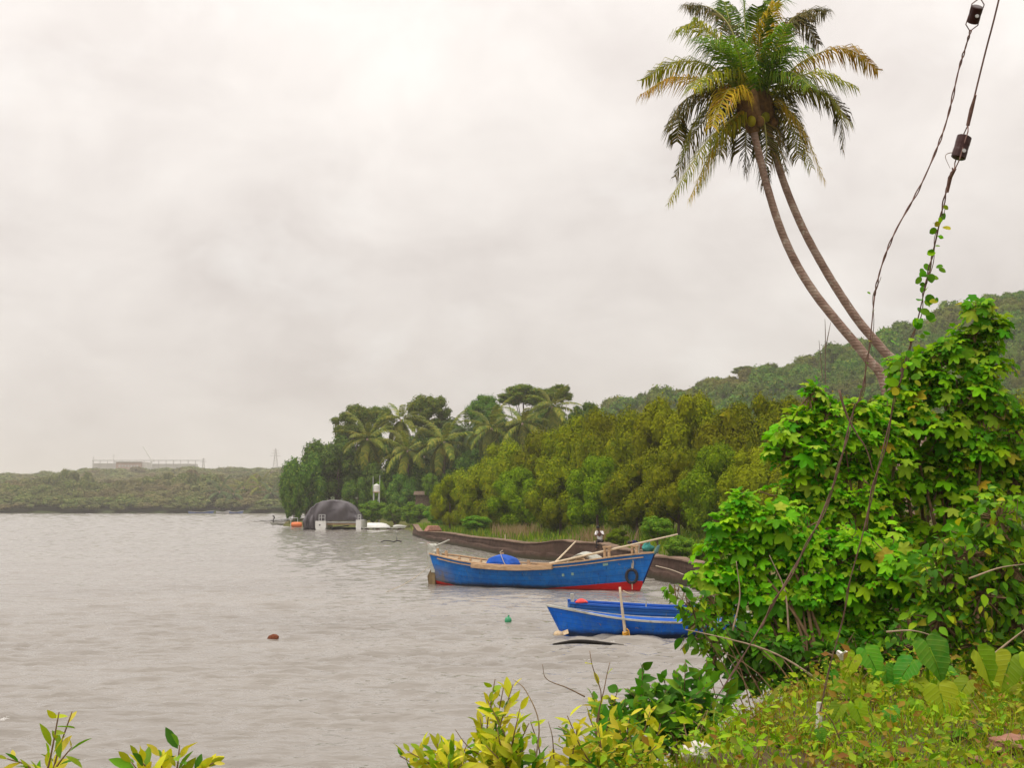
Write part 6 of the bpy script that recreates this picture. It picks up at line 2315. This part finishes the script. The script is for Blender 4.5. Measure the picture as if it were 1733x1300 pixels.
leafy_plant('thin_sapling', 'thin sapling with a few pale yellow leaves in front of the floating log', 'sapling', [[(1008, 1260), (1018, 1180), (1003, 1130), (998, 1102)], [(1010, 1260), (1024, 1160), (1032, 1122)]], 9.3, 'lance', ['gold'], 0.10, 3, 29, None, zf=1.6, r=0.006)
stick('bare_twig', [(905, 1300), (912, 1225), (890, 1170), (868, 1150)], 8.2, 0.006, 'twig', 'thin bare twig arching left beside the tallest golden plant', 'twig')
stick('bare_twig', [(990, 1180), (960, 1165), (925, 1150), (918, 1125)], 9.0, 0.005, 'stem', 'thin bare twig reaching left over the water, centre bottom', 'twig')
stick('bare_twig', [(820, 1285), (790, 1262), (770, 1235)], 8.1, 0.005, 'stem', 'thin dark twig slanting left from the tallest golden plant', 'twig')
stick('bare_twig', [(938, 1300), (935, 1250), (928, 1222)], 8.4, 0.005, 'stem', 'dark upright twig between the golden clumps', 'twig')

# ------------------------------------------------------------------ elephant-ear plants
def taro_leaf(seed):
    """arrow-shaped blade with a basal notch and a wavy margin"""
    rs = random.Random(seed)
    V, F = [], []
    prof = [(-0.32, .13, .20), (-0.28, .06, .31), (-0.20, .01, .39), (-0.06, 0, .44), (0.10, 0, .44), (0.26, 0, .39), (0.42, 0, .31), (0.56, 0, .21), (0.70, 0, .10), (0.84, 0, 0.0)]
    cup = rs.uniform(0.02, 0.14)
    bend = rs.uniform(0.12, 0.34)
    ph = rs.uniform(0, 6)
    for j, (x, inn, w) in enumerate(prof):
        z = -0.10 * x - bend * x * x
        m = inn + (w - inn) * 0.55
        r = [z - 0.015, z + cup * 0.5 + 0.02 * math.sin(j * 1.9 + ph), z + cup * 0.6 + 0.045 * math.sin(j * 2.2 + ph)]
        l = [z - 0.015, z + cup * 0.5 + 0.02 * math.sin(j * 2.1 + ph + 2), z + cup * 0.6 + 0.045 * math.sin(j * 2.0 + ph + 1)]
        wr, wl_ = w * rs.uniform(0.94, 1.05), w * rs.uniform(0.94, 1.05)
        V += [(x, inn, r[0]), (x, m, r[1]), (x, wr, r[2]), (x, -inn, l[0]), (x, -m, l[1]), (x, -wl_, l[2])]
    for i in range(len(prof) - 1):
        a, b = i * 6, i * 6 + 6
        F += [(a, b, b + 1, a + 1), (a + 1, b + 1, b + 2, a + 2), (a + 3, a + 4, b + 4, b + 3), (a + 4, a + 5, b + 5, b + 4)]
    return np.array(V), np.array(F)


TARO = {mk: [np_mesh('leaf', *taro_leaf(k), M[mk], True) for k in range(4)] for mk in ('taro', 'taro_pale')}
VEIN = MB()
VEIN.tube([(-0.02, 0, -0.005), (0.3, 0, -0.05), (0.6, 0, -0.14)], [0.012, 0.009, 0.003], 5)
VEINM = VEIN.mesh('vein', M['heart'], True)


def taro(label, foot, Y, leaves):
    f = at(foot[0], foot[1], Y)
    f.z = zt(near_h, f.x, Y) - 0.03
    o = empty('elephant_ear_plant', f)
    for i, (px, py, sz, mk, yaw, tilt, roll) in enumerate(leaves):
        dy = ((i * 37) % 5 - 2) * 0.09
        c = at(px, py - 0.20 * sz, Y + dy)
        lf = link('leaf', TARO[mk][(i + int(px)) % 4], o)
        # leaf blade hangs: local x points down along the blade, face turned to the camera
        lf.rotation_euler = (Euler((0, 0, R(yaw))).to_matrix() @ Euler((R(tilt), 0, 0)).to_matrix() @ Euler((0, 0, R(-90 + roll))).to_matrix()).to_euler()
        s = sz / FPX * Y
        lf.scale = (s, s, s)
        lf.location = c - f
        link('vein', VEINM, lf)
        mid = (c - f) * 0.55 + Vector((0, 0.10, 0.05))
        MB().tube(catmull([Vector((0.02 * i - .04, 0.02 * (i % 3), 0)), mid, c - f], 9), [0.016 - 0.001 * k for k in range(9)], 6).build('stalk', M['taro_pale'], o, True)
    tag(o, label, 'plant', 'elephant-ear plants on the near bank')
    return o


taro('elephant-ear plant with one big dark green leaf facing the viewer', (1580, 1200), 11.3, [(1574, 1112, 71, 'taro', 8, 58, 14), (1538, 1138, 55, 'taro', -40, 50, -24), (1612, 1150, 45, 'taro', 55, 40, 30), (1556, 1165, 37, 'taro_pale', -10, 35, 40)])
taro('elephant-ear plant with large pale yellow-green leaves near the right edge', (1690, 1205), 10.9, [(1662, 1128, 64, 'taro_pale', 28, 72, 22), (1708, 1136, 66, 'taro_pale', -22, 62, -18), (1692, 1166, 42, 'taro_pale', 10, 38, 30), (1634, 1168, 44, 'taro_pale', -35, 56, -26), (1676, 1190, 34, 'taro', 40, 30, -40)])
taro('elephant-ear plant leftmost, beside the white flower', (1455, 1205), 11.2, [(1442, 1126, 44, 'taro_pale', -38, 66, -24), (1470, 1120, 55, 'taro', 14, 54, 16), (1500, 1146, 49, 'taro', 34, 62, -14), (1428, 1165, 44, 'taro_pale', 8, 42, 25), (1410, 1152, 34, 'taro', 50, 66, 10), (1484, 1172, 37, 'taro_pale', -30, 35, -30)])
taro('elephant-ear plant in the middle with a drooping yellow-green leaf in front', (1590, 1235), 10.5, [(1592, 1188, 64, 'taro_pale', -8, 66, 12), (1552, 1202, 42, 'taro_pale', 36, 50, -20), (1634, 1202, 45, 'taro_pale', 24, 52, 28), (1612, 1222, 34, 'taro', -30, 40, 10)])
taro('small elephant-ear plant low at the left front', (1455, 1250), 10.1, [(1450, 1208, 44, 'taro_pale', 18, 60, 12), (1508, 1212, 34, 'taro', -26, 50, 22), (1420, 1206, 37, 'taro_pale', -32, 52, -20), (1480, 1226, 32, 'taro_pale', 5, 30, 50), (1440, 1230, 29, 'taro', 40, 45, -25)])
taro('small elephant-ear seedling with a single dark leaf at the bottom', (1388, 1275), 9.3, [(1388, 1246, 25, 'taro', 12, 60, 14)])
taro('elephant-ear plant cut by the right picture edge', (1738, 1205), 11.0, [(1744, 1128, 54, 'taro_pale', 14, 66, 16), (1728, 1180, 40, 'taro_pale', -26, 50, -18)])
# white flower
q = at(1425, 1118, 10.9)
f = Vector((q.x + 0.06, 10.95, zt(near_h, q.x, 10.9)))
o = empty('white_flower', f)
MB().tube(catmull([Vector((0, 0, 0)), (q - f) * 0.6 + Vector((0.05, 0, 0)), q - f], 8), 0.007, 5).build('stalk', M['taro_pale'], o)
for k in range(4):
    V_, F_ = TPL['round']
    lf = link('petal', np_mesh('petal', V_, F_, M['petal'], True), o)
    lf.location = q - f
    lf.scale = (0.085, 0.085, 0.085)
    lf.rotation_euler = (0, R(-62), k * 1.57 + 0.4)
tag(o, 'single white flower left of the elephant-ear leaves', 'flower')


# ------------------------------------------------------------------ ground cover (uncountable) and stones
def cover_pts(n, seed, x0=0.4, x1=8.5, y0=7.6, y1=13.2):
    rs = np.random.RandomState(seed)
    x = rs.uniform(x0, x1, n)
    y = rs.uniform(y0, y1, n)
    e = np.interp(x, [a for a, _ in EDGE], [b for _, b in EDGE])
    k = y < e + 0.9
    x, y = x[k], y[k]
    z = near_h(x[None, :], y[None, :])[0]
    return np.stack([x, y, z], 1), rs


P, rs = cover_pts(26000, 41)
n = len(P)
clump = 0.5 + 1.1 * np.clip(vnoise(P[:, 0] * 1.7, P[:, 1] * 1.7, 44) + 0.35, 0, 1)
P[:, 2] += rs.rand(n) ** 1.5 * 0.34 * clump ** 1.6
N_ = np.array((0, -0.3, 0.8)) + 0.6 * rs.randn(n, 3)
D_ = rs.randn(n, 3) * np.array((1, 1, 0.5))
Rm = frames(N_, D_)
V, F = TPL['ovate']
keepv = [0, 4, 5, 10, 11, 15]     # light version of the blade
V = np.array([(0, 0, 0), (0.4, 0.26, 0.05), (1.0, 0, -0.12), (0.4, -0.26, 0.05)])
F = np.array([(0, 1, 2), (0, 2, 3)])
s = 0.02 + 0.075 * rs.rand(n) ** 2.4
VV = np.einsum('nij,vj->nvi', Rm, V) * s[:, None, None] + P[:, None, :]
FF = (F[None] + (np.arange(n) * 4)[:, None, None]).reshape(-1, 3)
o = link('ground_cover', np_mesh('ground_cover', VV.reshape(-1, 3), FF, M['herb']))
tag(o, 'low green and reddish brown weeds covering the near bank', 'weeds', None, 'stuff')
P, rs = cover_pts(22000, 43)
blades('near_grass', P, 0.17, 0.008, M['herb'], 'thin green and straw-coloured grass on the near bank', 'grass', 45, 0.9)
g = 'weeds on the near bank'
for i, (x, y, w, h_, lab) in enumerate(((1205, 1255, 36, 22, 'low green weed clump beside the pale stone'), (1290, 1235, 44, 22, 'low green weed clump under the heart-leaved bush'), (1360, 1262, 40, 18, 'low weed clump at the bottom left of the elephant-ear plants'),
                                        (1640, 1250, 44, 20, 'green weed clump left of the reddish stone'), (1470, 1278, 46, 14, 'low weed clump at the bottom edge below the elephant-ear plants'), (1725, 1215, 36, 26, 'weed clump at the right edge above the reddish stone'))):
    gp = on(x, y + h_ * 0.8, 2.0)
    shrub('weed_clump', lab, 'weed', [(x, y, w, h_), (x - w * 0.7, y + h_ * 0.4, w * 0.6, h_ * 0.6), (x + w * 0.7, y + h_ * 0.4, w * 0.6, h_ * 0.6)], gp.y, (x, y + h_), 'ovate', ['ovate', 'heart'], 60, 0.075, 60, 60 + i, g, stem='stem', stem_r=0.005, tw=0.2)


def stone(px, py, w, h_, mat, label, seed):
    q = on(px, py, 2.05)
    s_ = q.y / FPX
    bm = bmesh.new()
    bmesh.ops.create_icosphere(bm, subdivisions=3, radius=1)
    rs = np.random.RandomState(seed)
    ph = rs.rand(6) * 6
    for v in bm.verts:
        k = 1 + 0.16 * math.sin(v.co.x * 3 + ph[0]) * math.sin(v.co.y * 3 + ph[1]) + 0.10 * math.sin(v.co.z * 6 + ph[2] + v.co.x * 4) + 0.05 * rs.randn()
        v.co = Vector((v.co.x * w / 2 * s_ * k, v.co.y * w / 2.4 * s_ * k, v.co.z * h_ * s_ * k))
    me = bpy.data.meshes.new('stone')
    bm.to_mesh(me)
    bm.free()
    me.materials.append(M[mat])
    o = link('stone', me)
    o.location = (q.x, q.y, zt(near_h, q.x, q.y) + h_ * s_ * 0.75)
    return tag(o, label, 'stone')


stone(1176, 1280, 54, 17, 'stone_pale', 'whitish rough stone at the bottom beside the golden clump', 3)
stone(1712, 1266, 74, 16, 'laterite_stone', 'flat reddish stone near the bottom right corner', 5)
stone(1650, 1284, 30, 9, 'laterite_stone', 'small reddish stone left of the larger one', 8)


# ------------------------------------------------------------------ stay wires with insulators, and the climber
def wire(pts, Y0, Y1, r0, twist, seed):
    """pixel polyline, depth running from Y0 (ground) to Y1 (top)"""
    n = len(pts)
    return [at(x, y, Y0 + (Y1 - Y0) * i / (n - 1)) for i, (x, y) in enumerate(pts)]


def insulator(parent, base, c, axis, w, h_):
    q = axis.to_track_quat('Z', 'Y').to_matrix()
    mb = MB()
    mb.lathe([(w * .40, -h_ / 2), (w * .5, -h_ * .46), (w * .5, -h_ * 0.16), (w * 0.485, -h_ * .08), (w * .485, h_ * .08), (w * .5, h_ * .16), (w * .5, h_ * .46), (w * .40, h_ / 2)], c - base, 14, q)
    b_ = mb.build('insulator', M['insulator'], parent, False)
    side = q @ Vector((1, 0, 0))
    m2 = MB()
    m2.tube([c - base + side * w * 0.5 + axis * h_ * 0.1, c - base + side * w * 0.53 + axis * h_ * 0.62, c - base + axis * h_ * 1.0], 0.004, 5)
    m2.tube([c - base - side * w * 0.5 + axis * h_ * 0.1, c - base - side * w * 0.53 + axis * h_ * 0.62, c - base + axis * h_ * 1.0], 0.004, 5)
    m2.tube([c - base + side * w * 0.5 - axis * h_ * 0.1, c - base + side * w * 0.53 - axis * h_ * 0.62, c - base - axis * h_ * 1.0], 0.004, 5)
    m2.tube([c - base - side * w * 0.5 - axis * h_ * 0.1, c - base - side * w * 0.53 - axis * h_ * 0.62, c - base - axis * h_ * 1.0], 0.004, 5)
    m2.build('wire_loop', M['wire'], parent)
    m3 = MB().lathe([(0.012, -0.006), (0.012, 0.006)], c - base + Vector((0, -w * 0.5, -h_ * 0.22)), 8, Matrix.Rotation(R(90), 3, 'X'))
    m3.build('bolt', M['metal'], parent)


def twisted(parent, base, P, r, amp, freq, n, name='strand'):
    C = catmull(P, n)
    for ph in (0, math.pi):
        pts = []
        for i, c in enumerate(C):
            t = (C[min(i + 1, n - 1)] - C[max(i - 1, 0)]).normalized()
            s = t.cross(Vector((0, 1, 0))).normalized()
            u = t.cross(s)
            a = i * freq + ph
            k = amp * (0.7 + 0.5 * math.sin(i * 0.37))
            pts.append(c - base + s * math.cos(a) * k + u * math.sin(a) * k)
        MB().tube(pts, r, 5).build(name, M['wire'], parent, True)


# left wire
L1 = wire([(1190, 1216), (1246, 1130), (1285, 1065), (1330, 985), (1375, 905), (1415, 808), (1441, 705), (1458, 665), (1471, 589), (1480, 500), (1492, 450), (1516, 390), (1556, 318), (1588, 245), (1606, 190), (1622, 120), (1634, 80), (1643, 50)], 10.5, 9.2, 0.01, 1, 1)
base = L1[0]
o = empty('stay_wire', base)
twisted(o, base, L1[9:], 0.0046, 0.0055, 0.55, 110)
twisted(o, base, L1[:10], 0.0038, 0.0045, 0.35, 70)
ax = (L1[-1] - L1[-2]).normalized()
ic = at(1650, 24, 9.2)
insulator(o, base, ic, ax, 0.082, 0.115)
MB().tube([ic + ax * 0.11 - base, at(1660, -25, 9.1) - base, at(1690, -200, 8.9) - base], 0.006, 5).build('upper_wire', M['wire'], o)
tag(o, 'left twisted stay wire with a small brown insulator at its top', 'stay wire', 'stay wires on the right')
# right wire
L2 = wire([(1385, 1219), (1404, 1130), (1427, 1046), (1438, 985), (1461, 900), (1494, 761), (1527, 632), (1550, 553), (1567, 480), (1585, 400), (1602, 320), (1613, 285)], 10.0, 8.5, 0.01, 1, 2)
base = L2[0]
o2 = empty('stay_wire', base)
twisted(o2, base, L2[:9], 0.0036, 0.0042, 0.4, 70)
twisted(o2, base, L2[8:], 0.0046, 0.0055, 0.7, 40)
ic = at(1627, 249, 8.4)
top = at(1690, 0, 8.0)
ax = (top - ic).normalized()
ax = (at(1640, 205, 8.4) - ic).normalized()
insulator(o2, base, ic, ax, 0.088, 0.145)
MB().tube(catmull([ic + ax * 0.14 - base, at(1645, 180, 8.35) - base, at(1667, 90, 8.2) - base, top - base, at(1740, -220, 7.7) - base], 20), 0.0055, 5).build('upper_wire', M['wire'], o2)
MB().tube([ic + ax * 0.14 - base, at(1644, 185, 8.36) - base, at(1651, 160, 8.3) - base], [0.012, 0.014, 0.008], 6).build('wire_grip', M['wire'], o2)
MB().tube([ic - ax * 0.14 - base, at(1608, 300, 8.5) - base, at(1603, 325, 8.55) - base], [0.010, 0.014, 0.010], 6).build('wire_grip', M['wire'], o2)
MB().tube([(0.01, 0, 0.12), (0, 0, -0.1)], [0.02, 0.025], 7).build('anchor_rod', M['stone_pale'], o2)
tag(o2, 'right stay wire with a large brown insulator and a climber on it', 'stay wire', 'stay wires on the right')


def climber(label, P, r0, n, size, seed, lo, hi, grow, mats):
    rs = np.random.RandomState(seed)
    base = P[0]
    o = empty('climbing_vine', base)
    C = catmull(P, 80)
    pts = [c - base + Vector((0.014 * math.cos(i * 0.5), -0.012, 0.014 * math.sin(i * 0.5))) for i, c in enumerate(C)]
    MB().tube(pts[:int(80 * hi)], [r0 * (1 - 0.009 * i) for i in range(int(80 * hi))], 5).build('vine_stem', M['vine_stem'], o, True)
    PP, NN, DD, SS = [], [], [], []
    for k in range(n):
        f = lo + (hi - lo) * rs.rand() ** grow
        i = int(f * 79)
        spread = 0.03 + 0.10 * (1 - (f - lo) / (hi - lo))
        d = unit(rs, 1)[0]
        PP.append(np.array(C[i]) + d * spread * rs.rand() + np.array((0, -0.02, 0)))
        DD.append(d * np.array((1, .6, .4)) + np.array((0, 0, -0.4)))
        NN.append(np.array((0, -0.8, 0.5)) + 0.6 * rs.randn(3))
        SS.append(size * rs.uniform(0.55, 1.2) * (1.1 - 0.4 * f))
    put_leaves(o, base, np.array(PP), np.array(NN), np.array(DD), np.array(SS), 'round', mats, 200, seed)
    tag(o, label, 'vine')
    return o


climber('green climber with round leaves growing up the right stay wire', L2[4:], 0.005, 85, 0.062, 71, 0.24, 0.80, 1.7, ['lobed', 'heart', 'ovate'])
climber('brown bare climber stem wound around the lower left stay wire', L1[2:11], 0.006, 16, 0.05, 72, 0.0, 0.95, 1.0, ['ovate'])
stick('vine_tip', [(1632, 262), (1612, 258), (1600, 264), (1608, 285)], 8.4, 0.0035, 'stem', 'pale curling tendril beside the large brown insulator', 'tendril')
stick('dead_branch', [(1420, 660), (1432, 700), (1450, 735), (1466, 760), (1478, 800)], 10.2, 0.010, 'vine_stem', 'dark bent branch crossing the left stay wire', 'branch')

# ------------------------------------------------------------------ haze
bm = bmesh.new()
bmesh.ops.create_cube(bm, size=1.0)
me = bpy.data.meshes.new('haze')
for v in bm.verts:
    v.co = Vector((v.co.x * 9000, v.co.y * 8400 + 3450, -3.3 if v.co.z < 0 else 150.0))
bm.to_mesh(me)
bm.free()
m, t, out = new_mat('haze_air')
pv = nd(t, 'ShaderNodeVolumePrincipled')
pv.inputs['Color'].default_value = (0.93, 0.90, 0.87, 1)
pv.inputs['Density'].default_value = 0.00024
pv.inputs['Anisotropy'].default_value = 0.0
t.links.new(pv.outputs[0], out.inputs['Volume'])
me.materials.append(m)
hz = link('haze', me)
tag(hz, 'pale humid haze over the water and far hills', 'haze', None, 'stuff')
